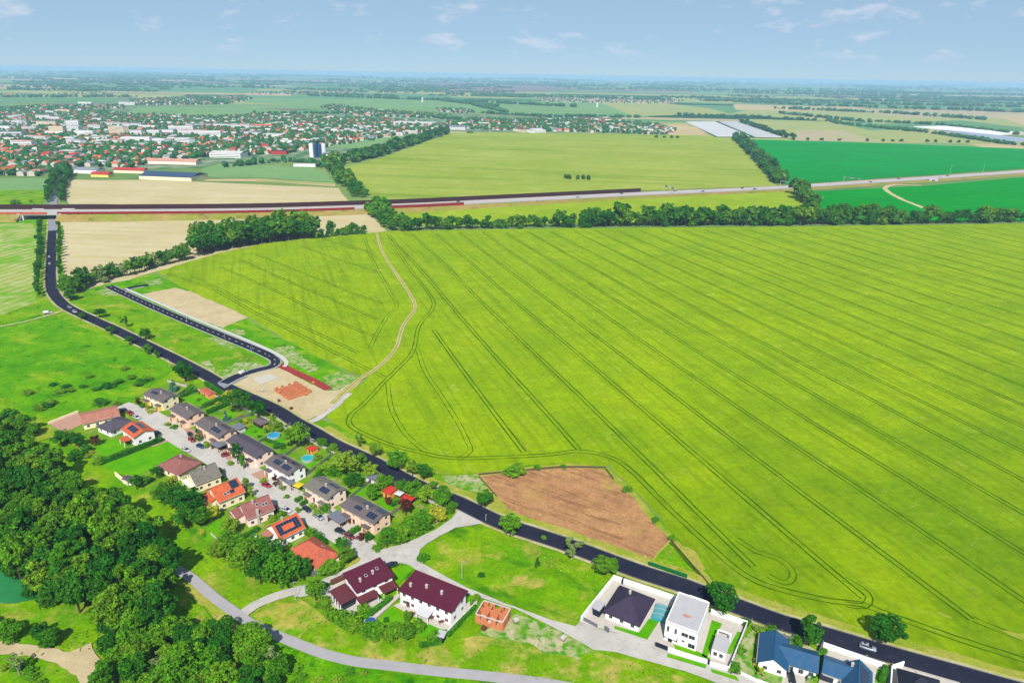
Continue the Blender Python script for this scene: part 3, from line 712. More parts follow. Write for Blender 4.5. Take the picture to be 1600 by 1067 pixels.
# haze: the air over the plain
mb = MB(); mb.box((0, 15500, 77.5), (68400, 37400, 163.0))
hz = mb.build('haze', [])
tag(hz, 'thin blue summer haze over the plain', 'haze', kind='stuff')
hm = bpy.data.materials.new('haze_air'); hm.use_nodes = True
ht = hm.node_tree; ht.nodes.clear()
ho = ht.nodes.new('ShaderNodeOutputMaterial'); hv = ht.nodes.new('ShaderNodeVolumePrincipled')
hv.inputs['Color'].default_value = (0.42, 0.70, 0.93, 1)
hv.inputs['Density'].default_value = 0.00008
ht.links.new(hv.outputs[0], ho.inputs['Volume'])
hz.data.materials.append(hm)
#PART2
# ------------------------------------------------------------------ plants
NR = np.random.RandomState(3)
def quads_mesh(name, c, nrm, size, mat, mi_extra=None, asp=0.8):
    """leaf sprays: one small four-sided face at every point, facing roughly along nrm"""
    n = len(c)
    nrm = nrm + NR.normal(0, 0.7, (n, 3)); nrm /= np.linalg.norm(nrm, axis=1)[:, None]
    t = np.cross(nrm, NR.normal(0, 1, (n, 3))); t /= np.linalg.norm(t, axis=1)[:, None]
    b = np.cross(nrm, t)
    s = (size * NR.uniform(0.6, 1.25, n))[:, None]
    bend = nrm * s * 0.25
    v = np.stack([c - t * s - bend, c - b * s * asp, c + t * s - bend, c + b * s * asp], 1).reshape(-1, 3)
    me = bpy.data.meshes.new(name)
    me.from_pydata(v.tolist(), [], np.arange(4 * n).reshape(n, 4).tolist())
    me.materials.append(mat); me.update()
    return me
def clump_points(cs, rs_, n):
    """points on the shells of many leaf clumps, more on their upper, outer sides"""
    k = NR.choice(len(cs), n, p=(rs_ ** 2) / (rs_ ** 2).sum())
    d = NR.normal(0, 1, (n, 3)); d /= np.linalg.norm(d, axis=1)[:, None]
    d[:, 2] = np.where((d[:, 2] < -0.25) & (NR.rand(n) < 0.7), -d[:, 2], d[:, 2])
    rr = NR.uniform(0.78, 1.08, n)
    return cs[k] + d * (rs_[k] * rr)[:, None] * np.array([1, 1, 0.85]), d
def crown_pts(kind, n, seed):
    """crown of a tree 10 m tall with a crown radius of 4 m"""
    global NR
    NR = np.random.RandomState(seed)
    if kind == 'broad':
        K = 44
        th = NR.uniform(0, 2 * math.pi, K); u = NR.uniform(-0.8, 1, K); r = NR.uniform(0.45, 1.12, K)
        q = np.sqrt(np.clip(1 - u * u, 0.05, 1))
        cs = np.stack([np.cos(th) * q * r * 3.1, np.sin(th) * q * r * 3.1, 6.2 + u * 3.0 * r], 1)
        rs_ = NR.uniform(0.45, 1.35, K)
    elif kind == 'tall':
        K = 34
        th = NR.uniform(0, 2 * math.pi, K); h = NR.uniform(3.0, 9.3, K)
        q = 2.6 * np.sin(np.clip((h - 1.5) / 9.0, 0, 1) * math.pi) ** 0.6
        r = NR.uniform(0.4, 1, K)
        cs = np.stack([np.cos(th) * q * r, np.sin(th) * q * r, h], 1); rs_ = NR.uniform(0.4, 1.1, K)
    elif kind == 'cone':
        K = 40
        h = NR.uniform(0.6, 9.3, K) ; q = 3.4 * (1 - h / 10.0); th = NR.uniform(0, 2 * math.pi, K)
        cs = np.stack([np.cos(th) * q, np.sin(th) * q, h], 1); rs_ = 0.35 + 0.6 * (1 - h / 10)
    elif kind == 'bush':
        K = 14
        th = NR.uniform(0, 2 * math.pi, K); r = NR.uniform(0.2, 1, K)
        cs = np.stack([np.cos(th) * r * 3.0, np.sin(th) * r * 3.0, NR.uniform(2.0, 7.5, K) * (1.1 - 0.5 * r)], 1)
        rs_ = NR.uniform(1.1, 2.2, K)
    elif kind == 'sparse':
        K = 16
        th = NR.uniform(0, 2 * math.pi, K); h = NR.uniform(4.0, 9.5, K); r = NR.uniform(0.3, 1, K)
        cs = np.stack([np.cos(th) * 3.2 * r, np.sin(th) * 3.2 * r, h], 1); rs_ = NR.uniform(0.5, 1.0, K)
    return clump_points(cs, rs_, n) + (cs,)
def trunk_mesh(kind, cs, mat, seed):
    rr = random.Random(seed); mb = MB()
    top = {'broad': 6.5, 'tall': 8.5, 'cone': 9.3, 'bush': 3.0, 'sparse': 8.0}[kind]
    pts = [(0, 0, -0.3), (rr.uniform(-.15, .15), rr.uniform(-.15, .15), top * 0.35), (rr.uniform(-.4, .4), rr.uniform(-.4, .4), top)]
    mb.tube(pts[0], pts[1], 0.32, 0.22, 7); mb.tube(pts[1], pts[2], 0.22, 0.06, 7)
    if kind != 'cone':
        for c in cs[:: max(1, len(cs) // 8)]:
            z = min(max(1.6, c[2] - 2.6), top - 0.5)
            mb.tube((0, 0, z), tuple(c), 0.11, 0.03, 5)
    return mb.mesh('trunk', mat)
PROTO = {}
def proto(kind, leafm, n, size, var):
    key = (kind, leafm, n, var)
    if key not in PROTO:
        seed = 17 * var + len(kind) * 5 + n % 97
        c, d, cs = crown_pts(kind, n, seed)
        cm = quads_mesh('crown', c, d, size, M[leafm])
        tm = trunk_mesh(kind, cs, M['birchbark' if kind == 'sparse' else 'bark'], seed)
        PROTO[key] = (cm, tm)
    return PROTO[key]
rt = random.Random(77)
TONE = {'leaf': 'bright green', 'leaf_wood': 'mid-green', 'leaf_dark': 'very dark', 'leaf_belt': 'deep green', 'leaf_grey': 'silvery', 'leaf_far': 'bluish green', 'leaf_light': 'light green'}
JOIN = {}
def joined(cm, tm):
    """crown and trunk in one mesh, for trees too small in view to show parts"""
    k = (cm.name, tm.name)
    if k not in JOIN:
        me = bpy.data.meshes.new('tree')
        v = [tuple(x.co) for x in cm.vertices] + [tuple(x.co) for x in tm.vertices]; n = len(cm.vertices)
        f = [tuple(p.vertices) for p in cm.polygons] + [tuple(i + n for i in p.vertices) for p in tm.polygons]
        me.from_pydata(v, [], f); me.materials.append(cm.materials[0]); me.materials.append(tm.materials[0])
        me.polygons.foreach_set('material_index', [0] * len(cm.polygons) + [1] * len(tm.polygons)); me.update()
        JOIN[k] = me
    return JOIN[k]
def tree(x, y, h, r, kind='broad', leaf='leaf', name='tree', label=None, cat='tree', group=None, n=2200, size=0.34, parts=True, nv=4):
    cm, tm = proto(kind, leaf, n, size, rt.randrange(nv))
    rz = rt.uniform(0, 6.28); sc = (r / 4.0, r / 4.0, h / 10.0)
    if parts:
        t = empty(name, (x, y, 0.3), rz, label, cat, group); t.scale = sc
        link('trunk', tm, t); link('crown', cm, t)
    else:
        t = link(name, joined(cm, tm), None, (x, y, 0.2), (0, 0, rz)); t.scale = sc
        tag(t, label, cat, group)
    return t
def tree_px(px, py, h, r, *a, **k):
    x, y = G(px, py); return tree(x, y, h, r, *a, **k)

# --- single trees along the main road and in the meadows (pixel of the foot, height, crown radius, form, leaves, label)
for px, py, h, r, kind, leaf, lab in [
    (797, 838, 8.5, 4.2, 'broad', 'leaf', 'round green tree beside the road just past the street mouth'),
    (893, 874, 7.5, 4.0, 'sparse', 'leaf_grey', 'thin pale-leaved tree with light stems beside the dark road'),
    (946, 898, 7.0, 4.6, 'broad', 'leaf_wood', 'wide leaning green tree by the road above the white walled yard'),
    (1124, 962, 11.0, 5.2, 'broad', 'leaf_dark', 'large dark tree between the road and the white flat-roofed house'),
    (1263, 1010, 10.5, 4.6, 'tall', 'leaf_dark', 'tall dark tree at the roadside behind the blue L-shaped roof'),
    (1384, 1004, 8.5, 5.2, 'broad', 'leaf_dark', 'dark spreading tree in the field edge above the passing silver car'),
    (806, 741, 5.0, 4.6, 'bush', 'leaf', 'round green tree on the upper edge of the brown soil plot'),
    (758, 794, 7.0, 3.6, 'broad', 'leaf_dark', 'dark tree at the lower left corner of the brown soil plot'),
    (840, 886, 4.0, 1.3, 'cone', 'leaf_dark', 'small cone-shaped tree alone in the bright meadow'),
    (753, 901, 1.8, 1.3, 'bush', 'leaf_dark', 'small dark bush in the meadow right of the lamp post'),
    (660, 876, 4.0, 2.2, 'bush', 'leaf', 'small round tree at the corner of the street junction'),
    (850, 842, 1.6, 1.2, 'bush', 'leaf', 'tiny bush on the lower margin of the brown soil plot'),
    (561, 700, 7.5, 2.4, 'sparse', 'leaf', 'slim half-bare tree on the field side of the road'),
    (587, 714, 6.5, 3.2, 'broad', 'leaf_wood', 'small tree on the field side of the road below the slim tree'),
    (621, 735, 9.0, 5.0, 'broad', 'leaf', 'bright bushy tree at the field corner beside the road'),
    (645, 744, 8.0, 4.0, 'tall', 'leaf_wood', 'middle tree of the roadside clump at the field corner'),
    (663, 750, 7.0, 3.4, 'broad', 'leaf_dark', 'dark tree ending the roadside clump at the field corner'),
    (678, 760, 2.6, 2.0, 'bush', 'leaf', 'low shrub in the verge left of the brown soil plot'),
    (692, 766, 2.2, 2.0, 'bush', 'leaf_wood', 'low shrub in the verge nearest the sandy corner'),
    (980, 768, 2.6, 2.2, 'bush', 'leaf', 'bush on the upper right edge of the brown soil plot'),
    (1024, 815, 2.0, 1.6, 'bush', 'leaf_wood', 'small bush halfway down the right edge of the soil plot'),
    (1050, 844, 2.2, 1.8, 'bush', 'leaf', 'small bush at the right corner of the brown soil plot'),
    (880, 732, 2.0, 1.6, 'bush', 'leaf', 'small bush on the top edge of the brown soil plot'),
    (840, 733, 2.4, 1.8, 'bush', 'leaf', 'low bush beside the round tree on the soil plot'),
    (157, 497, 6.5, 4.0, 'broad', 'leaf_dark', 'round dark tree in the green plot nearest the road bend'),
    (197, 512, 7.0, 3.0, 'sparse', 'leaf_dark', 'thin dark tree in the green plot between its two fuller neighbours'),
    (228, 531, 7.5, 3.8, 'broad', 'leaf_dark', 'dark tree in the green plot casting a broad shadow'),
    (174, 524, 6.0, 3.0, 'broad', 'leaf_dark', 'young dark tree on the meadow side of the road, first after the bend'),
    (203, 540, 6.0, 3.0, 'broad', 'leaf_dark', 'second dark tree on the meadow side of the road'),
    (232, 554, 6.0, 3.0, 'broad', 'leaf', 'third tree on the meadow side of the road'),
    (246, 560, 5.0, 2.4, 'tall', 'leaf_dark', 'fourth tree on the meadow side of the road'),
    (128, 500, 5.0, 2.4, 'broad', 'leaf_dark', 'small tree right by the road bend near the white cars'),
    (290, 596, 11.0, 5.4, 'broad', 'leaf_dark', 'large dark tree between the meadow and the first dark roof'),
    (1164, 976, 2.4, 2.0, 'bush', 'leaf_dark', 'dark bush at the corner of the white garden wall'),
    ]:
    tree_px(px, py, h, r, kind, leaf, 'roadside_tree' if h > 4.5 else 'bush', lab, 'tree' if h > 3.5 else 'bush', None, 2600 if h > 6 else 900, 0.32 if h > 6 else 0.5)

# --- trees and shrubs of the gardens
for px, py, h, r, kind, leaf, lab in [
    (272, 612, 6.5, 2.8, 'cone', 'leaf_blue', 'blue spruce behind the first dark roof'),
    (297, 612, 4.0, 2.8, 'bush', 'leaf', 'green bush right of the blue spruce'),
    (356, 622, 4.5, 3.2, 'bush', 'leaf_yellow', 'yellow-green shrub left of the big garden tree'),
    (374, 644, 11.0, 7.0, 'broad', 'leaf_dark', 'big dark round tree by the road, opposite the sandy building site'),
    (404, 655, 9.5, 5.2, 'broad', 'leaf_dark', 'dark tree between the big round tree and the brown garden pavilion'),
    (354, 660, 6.0, 1.9, 'cone', 'leaf_blue', 'blue spruce on the lawn below the big dark tree'),
    (430, 675, 9.5, 3.6, 'cone', 'leaf_light', 'light green conifer beside the brown garden pavilion'),
    (418, 672, 2.5, 2.0, 'bush', 'leaf_yellow', 'low yellow shrub at the foot of the light conifer'),
    (386, 662, 2.8, 2.2, 'bush', 'leaf_yellow', 'yellow shrub left of the brown garden pavilion'),
    (375, 664, 2.6, 2.0, 'bush', 'leaf', 'green shrub beside the grey garden shelter'),
    (440, 672, 2.4, 1.8, 'bush', 'leaf_light', 'pale shrub just above the blue garden pool'),
    (438, 700, 3.0, 2.6, 'bush', 'leaf_dark', 'dark shrub below the blue garden pool'),
    (465, 700, 11.0, 6.2, 'broad', 'leaf', 'big green tree between the two garden pools'),
    (497, 718, 3.0, 2.2, 'bush', 'leaf_light', 'light shrub beside the turquoise pool'),
    (503, 698, 5.0, 2.6, 'bush', 'leaf', 'green shrub between the red hut and the road'),
    (519, 706, 4.0, 2.8, 'bush', 'leaf_wood', 'roadside garden shrub right of the red hut'),
    (310, 690, 6.5, 1.9, 'cone', 'leaf_dark', 'dark pointed conifer beside the red parked car'),
    (322, 699, 3.5, 1.8, 'bush', 'leaf_light', 'light shrub between conifer and carport'),
    (372, 726, 9.5, 2.7, 'tall', 'leaf_dark', 'tall narrow dark tree on the street edge'),
    (381, 734, 7.0, 2.0, 'tall', 'leaf', 'narrow green tree just right of the tall dark one'),
    (360, 727, 2.2, 1.6, 'bush', 'leaf_light', 'low shrub beside the dark red parked car'),
    (412, 754, 2.0, 1.7, 'bush', 'leaf_light', 'small light bush above the red car on the street'),
    (431, 762, 5.0, 1.8, 'tall', 'leaf_copper', 'dark copper shrub beside the red car on the street'),
    (442, 765, 2.4, 1.5, 'bush', 'leaf_grey', 'silvery tuft beside the copper shrub'),
    (448, 778, 1.5, 1.2, 'bush', 'leaf', 'small tuft on the forecourt below the yellow awning'),
    (272, 670, 2.0, 1.9, 'bush', 'leaf', 'green bush on the upper forecourt'),
    (262, 666, 2.0, 1.7, 'bush', 'leaf_light', 'light bush on the upper forecourt'),
    (217, 634, 4.0, 1.7, 'tall', 'leaf_copper', 'reddish shrub at the top of the street'),
    (224, 638, 3.0, 1.7, 'bush', 'leaf', 'green shrub at the top of the street'),
    (231, 641, 4.0, 1.4, 'cone', 'leaf_yellow', 'yellow-green dwarf conifer at the top of the street'),
    (236, 645, 1.5, 2.2, 'bush', 'leaf_yellow', 'flat yellow-green bush at the top of the street'),
    (542, 742, 10.0, 6.4, 'broad', 'leaf_light', 'big light green tree beside the road behind the dark roofs'),
    (566, 738, 8.0, 3.6, 'tall', 'leaf_wood', 'upright tree right of the big light green one'),
    (580, 747, 6.5, 3.6, 'broad', 'leaf_light', 'light round tree near the road and the grey shelter'),
    (553, 764, 7.0, 4.2, 'broad', 'leaf_dark', 'dark round tree left of the grey garden shelter'),
    (510, 738, 5.0, 3.6, 'bush', 'leaf_light', 'light shrub mass below the turquoise pool'),
    (522, 744, 4.5, 3.0, 'bush', 'leaf', 'green shrub left of the big light green tree'),
    (498, 752, 4.5, 2.6, 'bush', 'leaf_dark', 'dark shrub at the white gable with solar roof'),
    (600, 768, 7.0, 4.0, 'broad', 'leaf', 'green tree right of the grey garden shelter'),
    (584, 783, 7.0, 3.8, 'tall', 'leaf', 'bright green tree left of the red-roofed shed'),
    (630, 772, 6.0, 3.4, 'broad', 'leaf_wood', 'green tree above the red awning'),
    (648, 778, 7.0, 4.4, 'broad', 'leaf', 'full green tree right of the red awning'),
    (668, 787, 7.0, 4.4, 'broad', 'leaf_light', 'light green tree in the row beside the road'),
    (692, 795, 8.0, 4.6, 'broad', 'leaf', 'green tree at the road corner above the street mouth'),
    (704, 800, 5.0, 2.6, 'bush', 'leaf_wood', 'last shrub before the street mouth'),
    (634, 806, 7.0, 3.4, 'broad', 'leaf_copper', 'dark copper tree behind the red awning'),
    (607, 790, 3.5, 2.0, 'tall', 'leaf_copper', 'small reddish tree on the lawn by the red awning'),
    (610, 850, 7.5, 4.2, 'bush', 'leaf', 'round tree starting the hedge row beside the last terrace gable'),
    (628, 843, 7.5, 4.4, 'bush', 'leaf', 'second round tree of the hedge row by the junction'),
    (646, 834, 8.0, 4.6, 'bush', 'leaf', 'third and fullest round tree of the hedge row'),
    (664, 824, 7.5, 4.2, 'bush', 'leaf', 'fourth round tree of the hedge row'),
    (681, 812, 6.5, 4.0, 'bush', 'leaf_yellow', 'yellow-green tree ending the hedge row'),
    (590, 860, 2.0, 1.8, 'bush', 'leaf', 'clipped ball bush at the end terrace drive'),
    (577, 845, 4.0, 1.9, 'bush', 'leaf_dark', 'clipped round shrub before the end terrace house'),
    (564, 842, 2.8, 1.7, 'bush', 'leaf_copper', 'brownish clipped bush left of the round shrub'),
    (467, 800, 2.2, 1.3, 'bush', 'leaf', 'small bush above the parallel hedges'),
    (488, 796, 3.0, 1.7, 'bush', 'leaf_light', 'light shrub beside the dark parked car'),
    (497, 806, 3.5, 1.9, 'bush', 'leaf_light', 'light shrub behind the silver parked car'),
    (510, 800, 4.0, 2.2, 'bush', 'leaf', 'green shrub left of the grey carport'),
    (345, 742, 3.5, 1.7, 'bush', 'leaf_light', 'shrub at the street corner of the grey roof'),
    (351, 752, 2.5, 1.3, 'bush', 'leaf_dark', 'dark shrub at the wall of the grey roof'),
    (386, 768, 6.0, 1.9, 'tall', 'leaf_light', 'tall yellowish shrub between orange roof and street'),
    (394, 778, 5.0, 1.7, 'tall', 'leaf_light', 'yellowish shrub right beside the rose roof'),
    (430, 803, 3.5, 1.7, 'tall', 'leaf_copper', 'dark red shrub at the street end of the rose roof'),
    (440, 808, 3.0, 1.7, 'bush', 'leaf', 'green shrub between rose roof and solar roof'),
    (425, 816, 3.0, 1.9, 'bush', 'leaf_light', 'light shrub along the wall of the rose-roofed house'),
    (484, 838, 3.5, 2.3, 'bush', 'leaf', 'round shrub at the street end of the solar roof'),
    (499, 846, 3.5, 2.4, 'bush', 'leaf_dark', 'round shrub at the top corner of the terracotta roof'),
    (508, 852, 2.5, 1.6, 'bush', 'leaf_dark', 'small dark shrub on the street side of the terracotta roof'),
    (535, 862, 5.5, 3.0, 'broad', 'leaf_dark', 'round dark tree at the right corner of the terracotta roof'),
    (542, 880, 6.0, 3.4, 'broad', 'leaf_wood', 'round tree at the junction below the dark round one'),
    (513, 897, 5.5, 4.0, 'bush', 'leaf', 'broad green bush below the terracotta roof'),
    (441, 918, 12.0, 6.8, 'broad', 'leaf', 'largest light green tree below the estate, by the side path'),
    (408, 912, 10.0, 5.0, 'broad', 'leaf_dark', 'dark tree left of the largest light green tree'),
    (422, 884, 10.0, 5.2, 'broad', 'leaf_dark', 'dark tree behind the largest light green tree'),
    (385, 898, 11.0, 6.2, 'broad', 'leaf_wood', 'wide dark tree at the left end of the garden grove'),
    (392, 876, 9.0, 5.0, 'broad', 'leaf', 'green tree above the wide dark one'),
    (470, 905, 8.0, 4.0, 'broad', 'leaf_dark', 'dark tree squeezed beside the terracotta roof'),
    (454, 872, 4.0, 2.6, 'bush', 'leaf_dark', 'dark bush below the solar roof terrace'),
    (494, 938, 7.0, 3.6, 'broad', 'leaf', 'green tree left of the maroon carport'),
    (505, 946, 4.0, 2.6, 'bush', 'leaf_wood', 'shrub in front of the maroon carport'),
    (568, 956, 3.5, 2.2, 'bush', 'leaf', 'bright round bush under the maroon awning'),
    (517, 967, 4.0, 2.6, 'bush', 'leaf_wood', 'bush in the row below the maroon carport'),
    (530, 972, 4.5, 2.8, 'bush', 'leaf', 'second bush in the row below the maroon carport'),
    (545, 978, 5.0, 3.0, 'bush', 'leaf', 'third bush in the row below the maroon carport'),
    (556, 984, 4.0, 2.8, 'bush', 'leaf_wood', 'fourth bush in the row below the maroon carport'),
    (572, 990, 4.0, 3.0, 'bush', 'leaf', 'bush below the blue garden trampoline'),
    (590, 993, 4.0, 3.0, 'bush', 'leaf', 'second bush below the blue garden trampoline'),
    (606, 998, 4.5, 2.8, 'bush', 'leaf_wood', 'bush in the long garden edge of the wide maroon house'),
    (621, 1000, 6.0, 3.0, 'broad', 'leaf', 'tree at the garden edge below the wide maroon roof'),
    (637, 1000, 5.5, 2.8, 'broad', 'leaf_wood', 'rounded tree at the garden edge below the wide maroon roof'),
    (637, 974, 4.5, 1.7, 'tall', 'leaf', 'upright bush on the terrace edge of the wide maroon house'),
    (655, 985, 4.5, 2.4, 'bush', 'leaf', 'green bush right of the white terrace awning'),
    (678, 1002, 3.5, 2.0, 'bush', 'leaf', 'bush left of the dark garden shed'),
    (604, 972, 1.6, 1.0, 'bush', 'leaf_dark', 'tiny round bush on the lawn by the white garden wall'),
    (745, 942, 3.0, 1.6, 'tall', 'leaf_wood', 'slim shrub between the wide maroon house and the brick shell'),
    (738, 948, 2.5, 1.4, 'tall', 'leaf', 'smaller slim shrub near the brick shell'),
    (299, 806, 10.0, 6.0, 'broad', 'leaf_dark', 'dark broad tree behind the rose-roofed house'),
    (276, 796, 9.5, 6.0, 'broad', 'leaf_dark', 'dark broad tree left of its twin behind the gardens'),
    (258, 788, 8.5, 4.6, 'broad', 'leaf_wood', 'round tree at the left of the dark garden grove'),
    (292, 826, 9.0, 4.6, 'broad', 'leaf_dark', 'dark tree in front of the garden grove'),
    (316, 822, 7.0, 4.0, 'broad', 'leaf_wood', 'brownish green tree right of the garden grove'),
    (334, 812, 6.0, 3.2, 'broad', 'leaf_yellow', 'yellow-green tree left of the rose-roofed house'),
    (322, 790, 4.5, 2.4, 'bush', 'leaf', 'bush below the balcony of the grey roof'),
    (262, 762, 4.0, 3.2, 'bush', 'leaf_light', 'light bush left of the grey roof'),
    (250, 776, 5.0, 3.2, 'bush', 'leaf', 'green bush left of the dark garden grove'),
    (246, 748, 5.0, 3.0, 'tall', 'leaf_dark', 'dark shrub at the left of the reddish hip roof'),
    (270, 754, 3.0, 1.9, 'bush', 'leaf_yellow', 'yellow shrub between reddish and grey roofs'),
    (228, 756, 4.0, 3.0, 'bush', 'leaf', 'green shrub near the white garden hut'),
    (214, 765, 6.0, 3.2, 'broad', 'leaf_dark', 'dark tree beside the small garden hut'),
    (360, 838, 7.0, 3.6, 'broad', 'leaf_light', 'pale fluffy tree below the rose-roofed house'),
    (357, 862, 7.0, 4.4, 'broad', 'leaf', 'green tree left of the solar roof garden'),
    (374, 852, 5.0, 3.0, 'bush', 'leaf_dark', 'dark bush left of the solar roof terrace'),
    (340, 872, 6.0, 3.6, 'broad', 'leaf_wood', 'green tree at the garden path end'),
    (108, 688, 5.0, 3.6, 'broad', 'leaf', 'green tree in front of the long pink roof'),
    (124, 700, 6.0, 3.8, 'broad', 'leaf_dark', 'dark tree in the first garden on the west side'),
    (137, 708, 4.0, 2.6, 'bush', 'leaf_dark', 'dark bush below the dark hipped roof'),
    (150, 698, 5.0, 2.8, 'tall', 'leaf_copper', 'reddish tree before the dark hipped roof'),
    (98, 698, 7.0, 4.0, 'broad', 'leaf_dark', 'dark tree at the edge of the first west garden'),
    (118, 720, 5.0, 3.4, 'bush', 'leaf_dark', 'dark bush at the lower end of the first west garden'),
    (157, 722, 3.0, 3.4, 'bush', 'leaf_wood', 'low bush at the hedge end below the red solar roof'),
    (1181, 1040, 3.0, 1.2, 'bush', 'leaf_yellow', 'yellow bush before the white wall of the blue roof'),
    (1188, 1058, 3.0, 1.6, 'sparse', 'leaf_yellow', 'young garden tree in front of the blue-roofed house'),
    (1204, 992, 3.0, 2.4, 'bush', 'leaf_wood', 'bush behind the blue L-shaped roof'),
    (1185, 990, 2.4, 1.9, 'bush', 'leaf_light', 'yellow-green bush behind the left end of the blue roof'),
    (1157, 1020, 2.6, 1.6, 'bush', 'leaf', 'bush on the bare yard by the white wall'),
    (1148, 1050, 3.0, 2.0, 'bush', 'leaf', 'bush at the low corner of the bare yard'),
    (1244, 1005, 3.0, 2.2, 'bush', 'leaf_wood', 'bush between the blue roof and the roadside tree'),
    (1271, 1030, 3.0, 1.9, 'bush', 'leaf', 'bush between the two blue-roofed houses'),
    ]:
    nm = 'garden_tree' if h >= 5 else 'garden_shrub'
    tree_px(px, py, h * 1.05, r, kind, leaf, nm, lab, 'tree' if h >= 5 else 'shrub', None, 2000 if h >= 5 else 800, 0.30 if h >= 5 else 0.5)

# --- bushes in the left meadow
for i, (px, py, r) in enumerate([(103, 606, 2.2), (141, 590, 2.0), (196, 578, 2.4), (84, 603, 2.0), (95, 614, 2.6), (110, 612, 2.2), (170, 606, 3.0), (184, 600, 2.6), (205, 592, 2.4), (222, 598, 2.6), (232, 594, 2.2), (150, 610, 2.0),
                                 (72, 636, 3.4), (62, 640, 3.0), (80, 632, 2.6), (158, 632, 3.4), (180, 634, 2.6), (44, 616, 2.6), (130, 606, 1.8), (215, 604, 2.0)]):
    x, y = G(px, py)
    tree(x, y, r * 1.1, r * 1.2, 'bush', 'leaf_wood' if i % 3 else 'leaf_dark', 'meadow_bush', 'dark scrub bush dotted in the bright meadow left of the estate', 'bush', 'scrub bushes in the left meadow', 500, 0.6)

# --- the wood at lower left
wood_poly = [G(*p) for p in [(-130, 700), (-20, 700), (40, 708), (70, 730), (110, 758), (150, 782), (176, 800), (200, 830), (240, 862), (268, 890), (280, 925), (268, 965), (240, 1000), (170, 1005), (140, 965), (90, 940), (40, 920), (10, 880), (-130, 880)]]
def fill(poly, step, rnd, jit=0.35):
    xs = [p[0] for p in poly]; ys = [p[1] for p in poly]; out = []
    y = min(ys); row = 0
    while y < max(ys):
        x = min(xs) + (row % 2) * step / 2
        while x < max(xs):
            p = (x + rnd.uniform(-jit, jit) * step, y + rnd.uniform(-jit, jit) * step)
            if inside(p, poly): out.append(p)
            x += step
        y += step * 0.87; row += 1
    return out
for p in fill(wood_poly, 6.8, rt):
    h = rt.uniform(10.5, 17); r = rt.uniform(3.8, 6.3)
    lf = rt.choice(['leaf_wood', 'leaf_wood', 'leaf_dark', 'leaf', 'leaf_belt'])
    kd = rt.choice(['broad', 'broad', 'tall'])
    ppx = 800 + p[0] * FPX / (p[1] * cp + CAM_H * sp)      # roughly where in the wood it stands
    where_ = 'near the pond' if ppx < 90 and p[1] < 175 else 'at the meadow end of the dense wood' if p[1] > 245 else 'on the garden side of the dense wood' if ppx > 150 and p[1] > 185 else 'beside the end of the cycle path' if ppx > 225 else 'in the lower part of the dense wood' if p[1] < 165 else 'in the middle of the dense wood'
    tone = {'leaf_wood': 'mid-green', 'leaf_dark': 'dark', 'leaf': 'bright green', 'leaf_belt': 'dull green'}[lf]
    tree(p[0], p[1], h, r, kd, lf, 'woodland_tree', '%s %s tree %s' % (tone, 'broad' if kd == 'broad' else 'narrow tall', where_), 'tree', 'trees of the wood', 3000, 0.33, nv=3)
for poly, step, hh, lab, grp in [
    ([(170, 985), (240, 975), (300, 990), (345, 1000), (400, 1012), (440, 1040), (450, 1100), (160, 1100), (165, 1040)], 5.2, (6.5, 11), 'bushy tree of the thicket between dirt road and cycle path', 'trees of the thicket by the dirt road'),
    ([(-60, 850), (20, 868), (60, 905), (110, 950), (130, 985), (80, 965), (40, 925), (0, 880), (-60, 868)], 7.0, (7, 11), 'tree on the bank of the small pond', 'trees around the pond'),
    ([(-40, 985), (20, 990), (60, 996), (92, 990), (96, 1008), (60, 1012), (-40, 1006)], 5.0, (6, 9), 'full tree standing above the pale dirt road', 'trees above the dirt road'),
    ([(-120, 655), (-10, 655), (40, 662), (62, 672), (50, 690), (-10, 690), (-120, 690)], 6.5, (6, 9), 'tree on the meadow edge above the wood', 'trees on the meadow edge')]:
    for p in fill([G(*q) for q in poly], step, rt):
        h = rt.uniform(*hh)
        kd = rt.choice(['broad', 'bush', 'bush']); lf = rt.choice(['leaf_wood', 'leaf', 'leaf_dark', 'leaf'])
        tree(p[0], p[1], h, h * rt.uniform(0.36, 0.5), kd, lf, 'thicket_tree', TONE[lf] + (' tall ' if h > 9 else ' low ') + lab, 'tree', grp, 2200, 0.36, nv=3)
for px, py in [(250, 1058), (300, 1045), (395, 1040), (30, 1055), (430, 1048), (340, 1040)]:
    tree_px(px, py, 7, 2.6, 'sparse', 'leaf_grey', 'bare_tree', 'half bare grey tree standing in the thicket', 'tree', 'half bare trees of the thicket', 500, 0.35)
# low growth
gp_ = [[(258, 606), (330, 612), (400, 646), (460, 682), (560, 732), (690, 800), (640, 812), (560, 768), (470, 722), (380, 672), (300, 634)], [(110, 690), (150, 712), (200, 750), (260, 782), (300, 812), (350, 836), (400, 842), (380, 866), (320, 846), (240, 790), (180, 752), (100, 706)]]
for gi, poly in enumerate(gp_):
    for p in fill([G(*q) for q in poly], 4.6, rt, 0.5):
        if rt.random() < 0.62: continue
        r_ = rt.uniform(0.7, 1.7); lf = rt.choice(['leaf', 'leaf_wood', 'leaf_light', 'leaf_dark', 'leaf_yellow'])
        tree(p[0], p[1], r_ * rt.uniform(1.0, 1.8), r_, 'bush', lf, 'small_shrub', {'leaf': 'green', 'leaf_wood': 'mid-green', 'leaf_light': 'light', 'leaf_dark': 'dark', 'leaf_yellow': 'yellowish'}[lf] + (' small shrub in the gardens between terrace and main road' if gi == 0 else ' small shrub in the gardens between west houses and wood'), 'shrub', 'small shrubs of the %s gardens' % ('east', 'west')[gi], 260, 0.6, nv=2)
